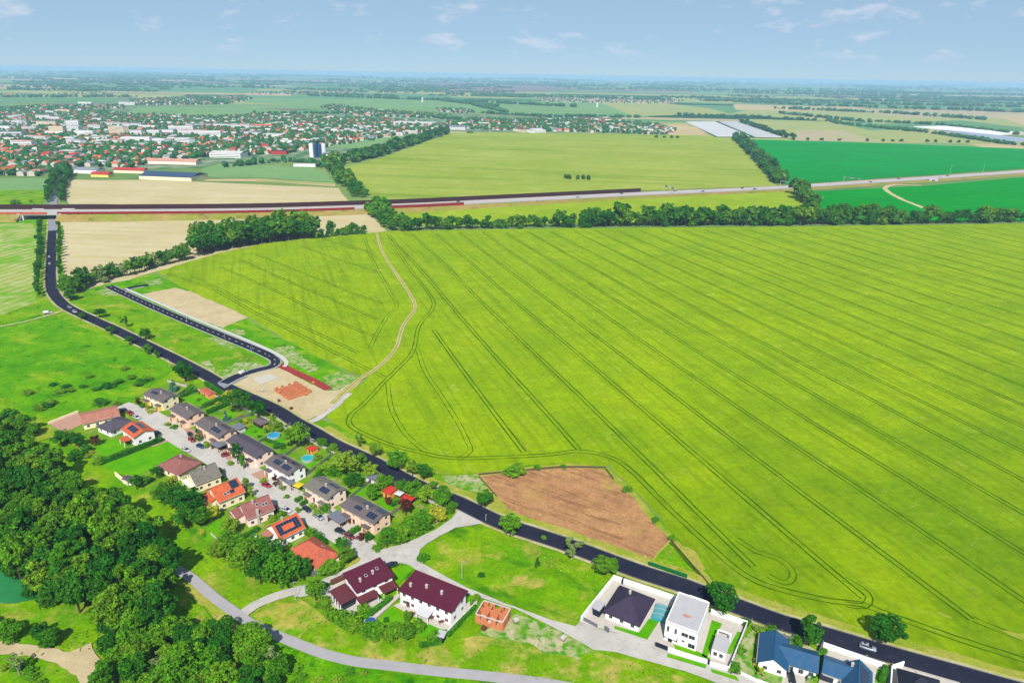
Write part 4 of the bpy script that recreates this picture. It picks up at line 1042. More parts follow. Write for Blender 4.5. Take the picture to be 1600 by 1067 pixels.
for poly, step in [([(420, 1035), (480, 1040), (620, 1062), (620, 1100), (400, 1100)], 3.4), ([(0, 1040), (40, 1036), (80, 1046), (100, 1075), (0, 1085)], 4.0),
                   ([(232, 930), (262, 930), (285, 965), (300, 985), (262, 985)], 5), ([(585, 1000), (680, 1008), (690, 1014), (600, 1010)], 4), ([(880, 1022), (930, 1024), (990, 1038), (1050, 1052), (1040, 1062), (930, 1036)], 4.0)]:
    for p in fill([G(*q) for q in poly], step, rt, 0.5):
        if rt.random() < 0.45: continue
        r = rt.uniform(0.8, 2.0)
        tree(p[0], p[1], r * 1.1, r, 'bush', (lf := rt.choice(['leaf', 'leaf_wood', 'leaf_light'])), 'wild_bush', TONE[lf] + ' low wild bush on the rough bank by the cycle path', 'bush', 'wild bushes on the bank', 400, 0.7, nv=2)

# --- rough grass and weeds: tufts nobody could count
M['tuft'] = leaf_mat('rough_grass_blades', P(120, 168, 10), P(196, 196, 70))
M['tuft_green'] = leaf_mat('green_grass_blades', P(70, 148, 4), P(140, 182, 20))
def tufts(name, polys, per, leaf, label, size=.34, h=.35, keep=None):
    pts = []
    for poly in polys:
        g = [G(*q) for q in poly]; xs = [p[0] for p in g]; ys = [p[1] for p in g]
        n = int((max(xs) - min(xs)) * (max(ys) - min(ys)) * per); k = 0
        ph = rt.uniform(0, 9)
        while k < n:
            k += 1
            x, y = rt.uniform(min(xs), max(xs)), rt.uniform(min(ys), max(ys))
            if math.sin(x * .21 + ph) + math.sin(y * .27 + x * .11) + math.sin(x * .9 - y * .7) * .6 < rt.uniform(-1.2, 1.6): continue
            if inside((x, y), g): pts.append((x, y, .35 + rt.uniform(.05, h)))
    c = np.array(pts); nn = np.zeros_like(c); nn[:, 2] = .8
    me = quads_mesh(name, c, nn, size, M[leaf]); o = link(name, me); tag(o, label, 'grass', kind='stuff')
tufts('verge_grass', [[(700, 812), (790, 838), (890, 872), (960, 900), (900, 905), (780, 850)], [(520, 680), (620, 728), (700, 768), (790, 806), (870, 838), (1010, 885), (1100, 912), (1200, 950), (1330, 990), (1500, 1040), (1600, 1066), (1500, 1030), (1330, 975), (1200, 935), (1100, 896), (1000, 868), (850, 822), (760, 775), (640, 716)],
      [(960, 905), (1060, 936), (1060, 926), (975, 896)], [(1160, 976), (1280, 1014), (1400, 1050), (1500, 1080), (1400, 1040), (1280, 1003), (1170, 965)]], .9, 'tuft', 'yellowish rough grass along the verges of the main road')
tufts('rough_grass', [[(400, 962), (430, 935), (500, 960), (640, 1003), (700, 1000), (860, 985), (960, 1028), (1060, 1060), (880, 1068), (700, 1046), (560, 1030), (440, 994)], [(400, 1000), (620, 1056), (620, 1100), (380, 1100)],
      [(270, 905), (380, 985), (300, 1000), (250, 960)], [(100, 960), (150, 975), (170, 1030), (90, 1012)], [(0, 1030), (90, 1045), (120, 1090), (0, 1100)]], .55, 'tuft_green', 'rough grass and weeds on the banks around the cycle path')
tufts('meadow_grass', [[(664, 872), (740, 830), (830, 862), (945, 905), (900, 970), (730, 915)], [(0, 540), (90, 510), (260, 585), (200, 625), (60, 650), (0, 640)], [(230, 770), (330, 850), (380, 900), (300, 900), (250, 850)], [(120, 470), (170, 455), (400, 570), (350, 588), (180, 512)], [(395, 510), (450, 530), (560, 585), (520, 600), (450, 560)]], .16, 'tuft_green', 'uneven meadow grass around the estate', .3, .2)

# --- tree lines beyond the field
def along(px, step, rnd, jit):
    g = smooth([G(*p) for p in px], 1.0); out = []; acc = 0
    for a, b in zip(g, g[1:]):
        acc += math.dist(a, b)
        if acc > step: acc = 0; out.append((b[0] + rnd.uniform(-jit, jit), b[1] + rnd.uniform(-jit, jit)))
    return out
def row(px, step, jit, hh, name, lab, grp, leaves, kinds=('broad', 'tall', 'bush'), n=700, size=0.62, parts=False, rr=(0.36, 0.5), cat='tree'):
    for p in along(px, step, rt, jit):
        h = rt.uniform(*hh)
        if rt.random() < 0.22: h *= 1.25
        lf = rt.choice(leaves)
        tree(p[0], p[1], h, h * rt.uniform(*rr), rt.choice(kinds), lf, name, TONE[lf] + ' ' + lab, cat, grp, n, size, parts, nv=3)
LB = ['leaf_belt', 'leaf_belt', 'leaf_wood', 'leaf_dark']
row([(108, 462), (135, 448), (160, 440), (200, 430), (250, 416), (296, 405)], 3.4, 2.2, (8, 13), 'hedgerow_tree', 'scrubby tree in the hedgerow between straw field and cereal field', 'scrubby hedgerow trees', LB + ['leaf_grey'], ('bush', 'broad', 'tall'), 900, 0.5)
row([(112, 455), (150, 436), (200, 422), (296, 398)], 4.5, 2.0, (7, 11), 'hedgerow_tree', 'scrubby tree in the hedgerow between straw field and cereal field', 'scrubby hedgerow trees', LB + ['leaf_grey'], ('sparse', 'broad', 'tall'), 600, 0.45)
for dy in (0, -4, -8, -12):
    row([(300, 402 + dy), (350, 391 + dy), (400, 383 + dy), (450, 376 + dy), (492, 373 + dy)], 6.0, 1.8, (16, 20), 'copse_tree', 'tall tree of the copse on the far side of the cereal field', 'trees of the copse', ['leaf_dark', 'leaf_belt', 'leaf_wood'], ('broad', 'tall'), 900, 0.55)
row([(490, 373), (520, 369), (545, 366), (568, 365)], 4.5, 1.5, (8, 12), 'hedgerow_tree', 'low tree at the thin end of the copse', 'low trees at the end of the copse', LB, ('bush',), 700, 0.6)
tree_px(518, 368, 15, 6, 'broad', 'leaf_belt', 'copse_tree', 'tall lone tree rising above the low end of the copse', 'tree', None, 900, 0.55, parts=False)
tree_px(552, 364, 11, 5, 'broad', 'leaf_belt', 'copse_tree', 'round lone tree at the very end of the copse', 'tree', None, 900, 0.55, parts=False)
row([(632, 361), (700, 358), (800, 356), (860, 355), (900, 355)], 4.8, 2.5, (9, 16), 'hedgerow_tree', 'tree in the left half of the long tree line behind the cereal field', 'long tree line, left half', LB, n=700)
row([(900, 355), (1000, 354), (1100, 353), (1250, 352), (1400, 350)], 5.6, 2.5, (14, 20), 'hedgerow_tree', 'tall tree in the middle of the long tree line behind the cereal field', 'long tree line, middle', LB, n=700)
row([(900, 352), (1000, 351), (1100, 350), (1250, 349), (1400, 347)], 8, 3.0, (16, 22), 'hedgerow_tree', 'tall tree in the middle of the long tree line behind the cereal field', 'long tree line, middle', LB, n=700)
row([(1400, 350), (1500, 349), (1600, 347), (1690, 345)], 5, 2.5, (11, 18), 'hedgerow_tree', 'tree in the right part of the long tree line behind the cereal field', 'long tree line, right part', LB, n=700)
row([(585, 322), (600, 335), (612, 348), (630, 358)], 8, 4, (13, 17), 'belt_tree', 'big tree where the green belt meets the motorway', 'trees of the belt below the motorway', ['leaf_belt', 'leaf'], ('broad',), 500, 0.85)
row([(575, 330), (592, 345), (610, 360)], 8, 4, (9, 13), 'belt_tree', 'big tree where the green belt meets the motorway', 'trees of the belt below the motorway', ['leaf_belt', 'leaf'], ('broad',), 500, 0.85)
for j in (-6, 6):
    row([(512 + j, 250), (520 + j, 264), (535 + j, 280), (552 + j, 298), (565 + j, 310)], 13, 4, (12, 17), 'belt_tree', 'tree of the winding belt above the motorway', 'trees of the belt above the motorway', ['leaf_belt', 'leaf_wood', 'leaf_dark'], ('broad', 'bush'), 260, 1.15)
for j in (0, -4):
    row([(530, 258 + j), (570, 250 + j), (610, 238 + j), (650, 225 + j), (700, 209 + j)], 17, 5, (14, 20), 'belt_tree', 'tree of the belt bordering the big olive field', 'trees bordering the olive field', ['leaf_far', 'leaf_belt'], ('broad', 'bush'), 200, 1.4)
for j in (-5, 5):
    row([(1152 + j, 216), (1168 + j, 232), (1190 + j, 255), (1212 + j, 278), (1222 + j, 288)], 13, 4, (13, 18), 'belt_tree', 'tree of the belt between olive field and vivid green field', 'trees beside the vivid green field', ['leaf_far', 'leaf_belt'], ('broad', 'bush'), 220, 1.3)
row([(1236, 300), (1248, 308), (1262, 318), (1275, 330)], 12, 5, (16, 22), 'belt_tree', 'big tree right below the motorway where the tree belt crosses', 'trees below the motorway crossing', ['leaf_belt'], ('broad',), 500, 0.9)
row([(1155, 191), (1185, 201), (1215, 212), (1242, 218)], 16, 4, (12, 17), 'belt_tree', 'tree of the belt beside the white crop covers', 'trees beside the white crop covers', ['leaf_far'], ('broad', 'bush'), 160, 1.6)
row([(872, 279), (895, 280), (925, 282)], 9, 3, (7, 10), 'belt_tree', 'low tree of the clump alone in the olive field', 'clump in the olive field', ['leaf_belt'], ('bush',), 260, 1.1)
row([(63, 352), (64, 380), (63, 410), (60, 440), (62, 468)], 9, 0.8, (7, 9), 'avenue_tree', 'small tree in the row on the left of the main road', 'row of trees left of the main road', ['leaf_dark', 'leaf_belt'], ('broad', 'tall'), 700, 0.55, rr=(0.3, 0.4))
row([(93, 352), (94, 380), (94, 410), (96, 436)], 11, 0.8, (6, 8), 'avenue_tree', 'small tree in the row on the right of the main road', 'row of trees right of the main road', ['leaf_dark', 'leaf_belt'], ('broad', 'tall'), 700, 0.55, rr=(0.28, 0.36))
row([(99, 448), (104, 462), (110, 472)], 7, 2, (9, 11), 'avenue_tree', 'bushy tree on the inner side of the road bend', 'trees inside the road bend', ['leaf_belt', 'leaf'], ('broad', 'bush'), 900, 0.5)
for j, gname in ((-9, 'left'), (9, 'right')):
    row([(85 + j, 318), (87 + j, 303), (93 + j, 288), (103 + j, 272)], 9, 1, (9, 12), 'avenue_tree', 'dense tree on the %s side of the road beyond the bridge' % gname, 'avenue beyond the bridge, %s side' % gname, ['leaf_dark'], ('broad', 'tall'), 300, 1.0)
row([(0, 322), (30, 320), (55, 317)], 10, 6, (5, 8), 'belt_tree', 'low scrub tree left of the avenue beyond the bridge', 'scrub beyond the motorway', ['leaf'], ('bush',), 260, 1.1)
for i, px in enumerate([1240, 1262, 1284, 1312, 1355, 1380, 1394, 1408, 1448, 1462, 1485, 1498, 1512, 1026, 1038, 1049, 1058]):
    tree_px(px, 219 + (px - 1240) * 0.016, 9, 5, 'bush', 'leaf_far', 'field_tree', 'small dark tree on the far edge of the vivid green field' if px > 1200 else 'small dark tree above the olive field near the village', 'tree',
            'trees on the far edge of the vivid green field' if px > 1200 else 'trees above the olive field', 100, 1.8, parts=False)

# --- distant woods, hedgerows and town trees: too many and too small to count
def blob_cloud(name, pts, label):
    """low leafy blobs, each of twelve faces; pts = (x, y, r, h)"""
    t_ = (1 + 5 ** 0.5) / 2
    iv = np.array([(-1, t_, 0), (1, t_, 0), (-1, -t_, 0), (1, -t_, 0), (0, -1, t_), (0, 1, t_), (0, -1, -t_), (0, 1, -t_), (t_, 0, -1), (t_, 0, 1), (-t_, 0, -1), (-t_, 0, 1)]) / 1.9
    fc = np.array([(0, 11, 5), (0, 5, 1), (0, 1, 7), (0, 7, 10), (0, 10, 11), (1, 5, 9), (5, 11, 4), (11, 10, 2), (10, 7, 6), (7, 1, 8), (3, 9, 4), (3, 4, 2), (3, 2, 6), (3, 6, 8), (3, 8, 9), (4, 9, 5), (2, 4, 11), (6, 2, 10), (8, 6, 7), (9, 8, 1)])
    P_ = np.array(pts); n = len(P_)
    v = iv[None] * np.stack([P_[:, 2], P_[:, 2], P_[:, 3] / 2], 1)[:, None, :] * NR.uniform(0.75, 1.25, (n, 12, 1))
    v = v + np.stack([P_[:, 0], P_[:, 1], P_[:, 3] / 2], 1)[:, None, :]
    f = fc[None] + (np.arange(n) * 12)[:, None, None]
    me = bpy.data.meshes.new(name)
    me.from_pydata(v.reshape(-1, 3).tolist(), [], f.reshape(-1, 3).tolist())
    me.materials.append(M['leaf_far']); me.update()
    o = link(name, me); tag(o, label, 'trees', kind='stuff'); return o
def strip(px, step, w, r, h, out, keep=1.0):
    g = [G(*p) for p in px]
    for a, b in zip(g, g[1:]):
        L = math.dist(a, b); k = int(L / step)
        for i in range(k):
            if rt.random() > keep: continue
            t = rt.random(); s = rt.uniform(0.5, 1.4)
            out.append((a[0] + (b[0] - a[0]) * t + rt.uniform(-w, w), a[1] + (b[1] - a[1]) * t + rt.uniform(-w, w), r * s, h * s))
pts = []
for c, w in [([(300, 152), (345, 163)], 60), ([(690, 158), (775, 168)], 25), ([(740, 165), (790, 176)], 15), ([(1220, 178), (1300, 186), (1360, 192)], 12), ([(1295, 188), (1310, 194), (1425, 206)], 12), ([(1355, 190), (1470, 196), (1600, 212)], 12),
             ([(1050, 180), (1180, 184), (1290, 190)], 12), ([(1150, 160), (1290, 166), (1600, 176)], 60), ([(1150, 146), (1350, 150), (1600, 158)], 80), ([(1210, 170), (1400, 178), (1540, 188)], 15), ([(1390, 200), (1480, 212), (1575, 226), (1700, 238)], 14),
             ([(750, 177), (850, 183), (1000, 184)], 14), ([(480, 150), (700, 158), (900, 168)], 12), ([(400, 178), (520, 178), (600, 176), (700, 186), (1030, 196)], 30), ([(0, 152), (200, 152)], 60), ([(0, 140), (160, 143)], 120), ([(700, 148), (1060, 158)], 80),
             ([(1090, 158), (1600, 168)], 60), ([(1000, 140), (1600, 150)], 200), ([(200, 133), (420, 138)], 150), ([(350, 262), (440, 252), (480, 256), (510, 262)], 12), ([(210, 250), (330, 244)], 20), ([(100, 262), (95, 275)], 10)]:
    dist = G(*c[0])[1]
    strip(c, max(3.2, dist * 0.0016), w * .8, max(4, dist * 0.0022), max(9, dist * 0.0034), pts, 0.8)
for i in range(330):      # hedgerows and woods out to the horizon
    py = 111 + 42 * rt.random() ** 1.3; px = rt.uniform(-60, 1680)
    py2 = py + (px - 800) * 0.0169 * 1.0
    L = rt.uniform(20, 160)
    d = G(px, py2)[1]
    if d > 26000: continue
    strip([(px, py2), (px + L, py2 + L * 0.0169 + rt.uniform(-0.6, 1.2))], d * 0.0024, d * rt.choice((.002, .004, .012)), d * 0.0022, max(12, d * 0.0022), pts, 0.8)
blob_cloud('distant_woods', pts, 'dark hedgerows and woods scattered over the far plain')
# ------------------------------------------------------------------ houses
def rect(px4, z=0.0):
    """a true rectangle nearest to four corners seen in the photograph at height z: centre, length, depth, direction"""
    g = [Vector(G(p[0], p[1], z)) for p in px4]
    c = sum(g, Vector((0, 0))) / 4
    u = (g[1] - g[0]) + (g[2] - g[3]); u.normalize()
    w = ((g[1] - g[0]).dot(u) + (g[2] - g[3]).dot(u)) / 2
    n = Vector((-u.y, u.x))
    d = abs(((g[3] - g[0]).dot(n) + (g[2] - g[1]).dot(n)) / 2)
    return c, w, d, math.atan2(u.y, u.x)
def front(pa, pb, depth, z=0.0):
    a, b = Vector(G(pa[0], pa[1], z)), Vector(G(pb[0], pb[1], z))
    u = (b - a).normalized(); n = Vector((-u.y, u.x))
    return (a + b) / 2 + n * depth / 2, (b - a).length, depth, math.atan2(u.y, u.x)

def add_window(parent, side, w, d, pos, z, ww=1.2, wh=1.25, door=False, mat=None, lab=None):
    """side f/b/l/r of a block w x d; pos along that side"""
    o = 0.0
    dx, dy, rz = {'f': (pos, -d / 2, 0), 'b': (-pos, d / 2, math.pi), 'l': (-w / 2, -pos, -math.pi / 2), 'r': (w / 2, pos, math.pi / 2)}[side]
    key = ('win', ww, wh, door, mat)
    if key not in MESH:
        a = MB(); t = 0.09
        if door:
            a.box((0, 0, 0), (ww, 0.16, wh))
            MESH[key] = (a.mesh('door', M[mat or 'doorwood']), None)
        else:
            for c_, s_ in (((0, 0, wh / 2 - t / 2), (ww, 0.14, t)), ((0, 0, -wh / 2 + t / 2), (ww, 0.14, t)), ((-ww / 2 + t / 2, 0, 0), (t, 0.14, wh - 2 * t)), ((ww / 2 - t / 2, 0, 0), (t, 0.14, wh - 2 * t)), ((0, 0, 0), (0.06, 0.12, wh - 2 * t))): a.box(c_, s_)
            b = MB(); b.box((0, 0, 0), (ww - 0.1, 0.09, wh - 0.1))
            MESH[key] = (a.mesh('window', M['frame']), b.mesh('pane', M['glass']))
    f, p = MESH[key]
    wob_ = link('door' if door else 'window', f, parent, (dx, dy, z), (0, 0, rz))
    if p: link('pane', p, wob_)
    if lab: wob_['label'] = lab
    return wob_
MESH = {}
def roof_geo(mb, kind, w, d, he, hr, oh, t=0.22):
    W, D = w / 2 + oh, d / 2 + oh
    sl = hr / (d / 2); ze = he - oh * sl
    if kind == 'gable':
        mb.slab([(-W, -D, ze), (W, -D, ze), (W, 0, he + hr), (-W, 0, he + hr)], t)
        mb.slab([(W, D, ze), (-W, D, ze), (-W, 0, he + hr + 0.002), (W, 0, he + hr + 0.002)], t)
    elif kind == 'hip':
        L = max(0.05, w / 2 - d / 2)
        a, b, c, e = (-W, -D, ze), (W, -D, ze), (W, D, ze), (-W, D, ze); r1, r2 = (-L, 0, he + hr), (L, 0, he + hr)
        mb.add([a, b, c, e, r1, r2], [(0, 1, 5, 4), (1, 2, 5), (2, 3, 4, 5), (3, 0, 4)])
        mb.prism([(-W, -D), (W, -D), (W, D), (-W, D)], ze - 0.25, ze - 0.01)
    elif kind == 'shed':
        sl = hr / d
        mb.slab([(-W, -D, he - oh * sl), (W, -D, he - oh * sl), (W, D, he + hr + oh * sl), (-W, D, he + hr + oh * sl)], t)
    else:
        mb.prism([(-W, -D), (W, -D), (W, D), (-W, D)], he, he + 0.3)
def house(r4, he, hr, kind, wall, roofm, label, cat='house', oh=0.55, wins='', storeys=1, pv=(), chim=(), skyl=(), doors=(), name='house', group=None, extra=None, wn=3):
    c, w0, d0, rz = r4
    w, d = w0 - 2 * oh, d0 - 2 * oh
    root = empty(name, (c.x, c.y, 0.35), rz, label, cat, group)
    a = MB()
    x, y = w / 2, d / 2
    if kind == 'gable':
        zt = he - 0.2
        a.add([(-x, -y, 0), (x, -y, 0), (x, y, 0), (-x, y, 0), (-x, -y, zt), (x, -y, zt), (x, y, zt), (-x, y, zt), (-x, 0, zt + hr), (x, 0, zt + hr)],
              [(0, 1, 5, 4), (1, 2, 6, 9, 5), (2, 3, 7, 6), (3, 0, 4, 8, 7)])
    elif kind == 'shed':
        a.add([(-x, -y, 0), (x, -y, 0), (x, y, 0), (-x, y, 0), (-x, -y, he - .2), (x, -y, he - .2), (x, y, he + hr - .2), (-x, y, he + hr - .2)],
              [(0, 1, 5, 4), (1, 2, 6, 5), (2, 3, 7, 6), (3, 0, 4, 7)])
    else:
        a.prism([(-x, -y), (x, -y), (x, y), (-x, y)], 0, he - 0.02)
    a.build('wall', M[wall], root)
    b = MB(); roof_geo(b, kind, w, d, he, hr, oh)
    if kind == 'gable': b.box((0, 0, he + hr + 0.05), (w + 2 * oh, 0.3, 0.14))
    rf = b.build('roof', M[roofm], root)
    if kind == 'flat' and oh > 0.05:
        pass
    # gutters
    for s_ in ((-1, 1) if kind in ('gable',) else ()):
        g = MB(); g.box((0, s_ * (d / 2 + oh + 0.07), he - oh * hr / (d / 2) - 0.12), (w + 2 * oh, 0.14, 0.12)); g.build('gutter', M['chimney'], rf)
    sl = math.atan2(hr, d / 2) if kind in ('gable', 'hip') else math.atan2(hr, d) if kind == 'shed' else 0
    def onroof(side, u, v, up=0.0):
        """a point of the roof slope: u along (-.5 to .5), v from eave 0 to ridge 1"""
        if kind in ('gable', 'hip'):
            s = -1 if side == 'f' else 1
            yy = s * (d / 2) * (1 - v); zz = he + hr * v + up
        elif kind == 'shed': yy = -d / 2 + d * v; zz = he + hr * v + up
        else: yy = -d / 2 + d * v; zz = he + 0.3 + up
        return (u * w, yy, zz)
    for side, u0, u1, v0, v1, nu, nv in pv:
        L = (d / 2 if kind in ('gable', 'hip') else d) / max(math.cos(sl), 0.1)
        pw, ph = (u1 - u0) * w / nu, (v1 - v0) * L / nv
        q = MB(); q.box((0, 0, 0), (pw * 0.97, ph * 0.97, 0.05)); fm = q.mesh('solar_panel', M['pvframe'])
        q = MB(); q.box((0, 0, 0), (pw * 0.90, ph * 0.93, 0.06)); gm = q.mesh('glass', M['pv'])
        for i in range(nu):
            for j in range(nv):
                pt = onroof(side, u0 + (i + 0.5) * (u1 - u0) / nu, v0 + (j + 0.5) * (v1 - v0) / nv, 0.14)
                o = link('solar_panel', fm, rf, pt, ((sl if side == 'f' else -sl), 0, 0))
                link('glass', gm, None) if False else None
                o.data = PVJ(fm, gm)
    for side, u, v in skyl:
        pt = onroof(side, u, v, 0.12)
        q = MESH.setdefault('skyl', None) or MB()
        if isinstance(q, MB):
            q.box((0, 0, 0), (0.9, 1.25, 0.12)); q.box((0, 0, 0.03), (0.7, 1.0, 0.12), mi=1); q = q.mesh('roof_window', [M['frame'], M['glass']]); MESH['skyl'] = q
        link('roof_window', q, rf, pt, ((sl if side == 'f' else -sl), 0, 0))
    for side, u, v in chim:
        pt = onroof(side, u, v)
        q = MB(); q.box((0, 0, 0.35), (0.6, 0.6, 1.6)); q.box((0, 0, 1.2), (0.8, 0.8, 0.12)); q.box((0, 0, 1.42), (0.5, 0.5, 0.08)); q.box((0, 0, 1.32), (0.3, 0.3, 0.16))
        link('chimney', q.mesh('chimney', M['chimney']), rf, pt)
    for sd in wins:
        L = w if sd in 'fb' else d
        n = max(1, min(wn if sd in 'fb' else 2, int(L / 3)))
        for st in range(storeys):
            z = 1.5 + st * 2.8
            if z + 0.8 > he and not (kind == 'gable' and sd in 'lr'): continue
            for i in range(n):
                add_window(root, sd, w, d, (i + 0.5 - n / 2) * L / n, z)
    for sd, pos, ww, hh, mt in doors:
        add_window(root, sd, w, d, pos, hh / 2, ww, hh, True, mt)
    if extra: extra(root, w, d)
    return root
def PVJ(fm, gm):
    k = ('pvj', fm.name)
    if k not in MESH:
        me = bpy.data.meshes.new('solar_panel')
        v = [tuple(x.co) for x in fm.vertices] + [tuple(x.co) for x in gm.vertices]
        f = [tuple(p.vertices) for p in fm.polygons] + [tuple(i + 8 for i in p.vertices) for p in gm.polygons]
        me.from_pydata(v, [], f); me.materials.append(M['pvframe']); me.materials.append(M['pv'])
        me.polygons.foreach_set('material_index', [0] * 6 + [1] * 6); me.update(); MESH[k] = me
    return MESH[k]
def bx(root, name, c, s, mat, lab=None, rot=None):
    q = MB(); q.box((0, 0, 0), s); o = q.build(name, M[mat], root, c, rot)
    if lab: o['label'] = lab
    return o
def porch(x, y, w, d, h, mat='white', roofm='r_carport'):
    """flat-roofed single-storey front wing"""
    def f(root, W, D):
        bx(root, 'front_wing', (x, -D / 2 - d / 2 + y, h / 2), (w, d, h), mat)
        bx(root, 'wing_roof', (x, -D / 2 - d / 2 + y, h + 0.12), (w + 0.5, d + 0.4, 0.22), roofm)
        add_window(root, 'f', W, 2 * (D / 2 + d - y), x, 1.2, w * 0.6, 2.1, True, 'garage')
    return f
def multi(*fs):
    def f(r, w, d):
        for g in fs: g(r, w, d)
    return f

# east row, from the top of the street down
E_ = [([(228, 619), (252, 629), (281, 618), (244, 604)], 'cream', 'r_brown', 'first dark-roofed house at the top of the street, yellow walls, one solar array', [('f', -.32, .0, .45, .85, 4, 2)], 'yellow'),
      ([(266, 641), (290, 655), (322, 645), (290, 628)], 'peach', 'r_brown', 'peach house with plain dark roof, second from the top of the street', [], 'peach'),
      ([(305, 662), (340, 686), (372, 672), (331, 650)], 'peach', 'r_brown', 'peach house with dark roof and small solar arrays by the red car', [('f', .05, .38, .25, .75, 3, 2), ('b', .1, .4, .3, .7, 3, 2)], 'peach'),
      ([(354, 690), (398, 717), (431, 704), (378, 677)], 'pinkwall', 'r_dark', 'pale house with plain dark roof beside the narrow dark tree', [], 'pinkwall'),
      ([(413, 723), (447, 743), (482, 730), (440, 709)], 'white', 'r_brown', 'white house with four solar arrays and a white gable', [('f', -.3, -.02, .3, .85, 4, 2), ('f', .08, .4, .25, .8, 4, 2), ('b', -.3, 0, .3, .7, 3, 2), ('b', .1, .42, .3, .7, 4, 2)], 'white'),
      ([(473, 761), (511, 781), (543, 765), (505, 743)], 'pinkwall', 'r_grey', 'pinkish house with front and back solar arrays, next to last of the row', [('f', .0, .34, .25, .8, 4, 2), ('b', .0, .4, .3, .7, 5, 2)], 'pinkwall'),
      ([(529, 791), (582, 819), (614, 803), (560, 774)], 'peach', 'r_brown', 'long peach house with four solar arrays, last of the dark-roofed row', [('f', -.2, .0, .35, .75, 4, 2), ('f', .2, .45, .2, .8, 3, 3), ('b', -.15, .1, .3, .7, 4, 2), ('b', .25, .48, .2, .8, 4, 2)], 'peach')]
for i, (c, wl, rfm, lab, pv, wing) in enumerate(E_):
    r4 = rect(c, 5.2)
    W = r4[1]
    house(r4, 5.2, 1.25, 'gable', wl, rfm, lab, wins='flbr', storeys=2, pv=pv, chim=[('f', .1, .9)] if i != 3 else [], wn=4,
          doors=[('f', -W * .12, 1.1, 2.1, 'doorwood')], extra=multi(porch(-W * .3, 0, 3.0, 1.8, 2.7, wing, rfm), porch(W * .3, 0, 3.0, 1.8, 2.7, wing, rfm)))
# west side
house(rect([(130, 664), (192, 648), (178, 635), (121, 646)], 3.4), 3.4, 1.6, 'gable', 'cream', 'r_pink', 'long low house with faded pink tiled roof at the upper left of the estate', wins='fr', wn=5)
house(rect([(168, 677), (209, 660), (190, 649), (153, 665)], 3.1), 3.1, 1.8, 'hip', 'white', 'r_dark', 'white house with dark hipped roof between the pink roof and the red solar roof', wins='fl', doors=[('f', 1, 1.6, 2.1, 'glass')])
house(rect([(189, 671), (209, 686), (242, 672), (221, 658)], 4.6), 4.6, 1.5, 'gable', 'white', 'r_orange', 'white house with red-orange roof and two solar arrays by the hedge', wins='fr', pv=[('f', -.3, .3, .25, .85, 3, 3), ('b', -.35, .25, .3, .85, 3, 2)],
      extra=lambda r, w, d: (bx(r, 'terrace_roof', (w * .1, -d / 2 - 1.9, 2.7), (5.0, 3.6, 0.2), 'r_orange', 'small orange terrace roof'), bx(r, 'post', (w * .1 - 2.2, -d / 2 - 3.5, 1.3), (.2, .2, 2.6), 'white'), bx(r, 'post', (w * .1 + 2.2, -d / 2 - 3.5, 1.3), (.2, .2, 2.6), 'white')))
house(rect([(244, 730), (282, 743), (314, 722), (280, 707)], 3.2), 3.2, 2.4, 'hip', 'cream', 'r_rose', 'house with reddish brown hipped roof beside the mown lawn', wins='fl', chim=[('b', -.1, .6)])
house(front((305, 758), (347, 742), 10.5, 4.2), 4.2, 3.2, 'gable', 'cream', 'r_grey', 'cream house with grey roof and a balcony gable facing the wood', wins='flr', chim=[('f', .05, .8)], storeys=2,
      extra=lambda r, w, d: (bx(r, 'balcony', (-w / 2 - 1.3, 0, 2.7), (2.6, d * .8, .25), 'cream'), bx(r, 'railing', (-w / 2 - 2.6, 0, 3.2), (.1, d * .8, .8), 'white'), bx(r, 'post', (-w / 2 - 2.4, d * .35, 1.3), (.3, .3, 2.6), 'cream'), bx(r, 'post', (-w / 2 - 2.4, -d * .35, 1.3), (.3, .3, 2.6), 'cream')))
house(front((341, 786), (384, 768), 12, 4.2), 4.2, 3.2, 'gable', 'cream', 'r_orange', 'cream house with bright orange roof, solar array and roof windows', wins='flr', storeys=2, pv=[('f', .14, .46, .4, .95, 4, 2), ('f', .02, .2, .15, .38, 2, 1)], skyl=[('f', -.18, .25), ('f', -.05, .3)],
      extra=lambda r, w, d: (bx(r, 'side_wing', (-w / 2 - 1.8, 1.0, 1.6), (3.6, 6.5, 3.2), 'cream'), bx(r, 'wing_roof', (-w / 2 - 1.9, 1.0, 3.35), (4.4, 7.4, .25), 'r_orange', None, (0, -.22, 0))))
house(front((385, 812), (430, 795), 10.5, 4.2), 4.2, 3.2, 'gable', 'pinkwall', 'r_rose', 'pink-walled house with rose brown roof and two roof windows', wins='flr', storeys=2, skyl=[('f', .22, .45), ('f', .33, .45), ('f', .0, .6)], chim=[('f', -.12, .8)],
      extra=lambda r, w, d: (bx(r, 'side_wing', (-w / 2 - 1.6, 2.0, 1.5), (3.2, 5.5, 3.0), 'pinkwall'), bx(r, 'wing_roof', (-w / 2 - 1.7, 2.0, 3.2), (4.0, 6.4, .25), 'r_rose', None, (0, -.25, 0)), bx(r, 'chimney', (-w * .12, -d / 2 - .3, 3.2), (.9, .5, 6.4), 'chimney')))
house(front((437, 844), (478, 824), 10.5, 3.7), 3.7, 3.3, 'gable', 'white', 'r_orange', 'white house whose orange roof is almost covered by a ring of solar panels', wins='flr', chim=[('f', -.1, .98)],
      pv=[('f', -.46, -.26, .08, .82, 2, 4), ('f', -.26, .22, .08, .26, 4, 1), ('f', -.26, .22, .62, .82, 4, 1), ('f', .22, .46, .08, .82, 2, 4)],
      extra=lambda r, w, d: (bx(r, 'terrace', (-w / 2 - 3, 0, .15), (6, d * .8, .3), 'paving'), bx(r, 'terrace_roof', (-w / 2 - 1.6, d * .2, 2.8), (3.4, 4, .15), 'r_pink')))
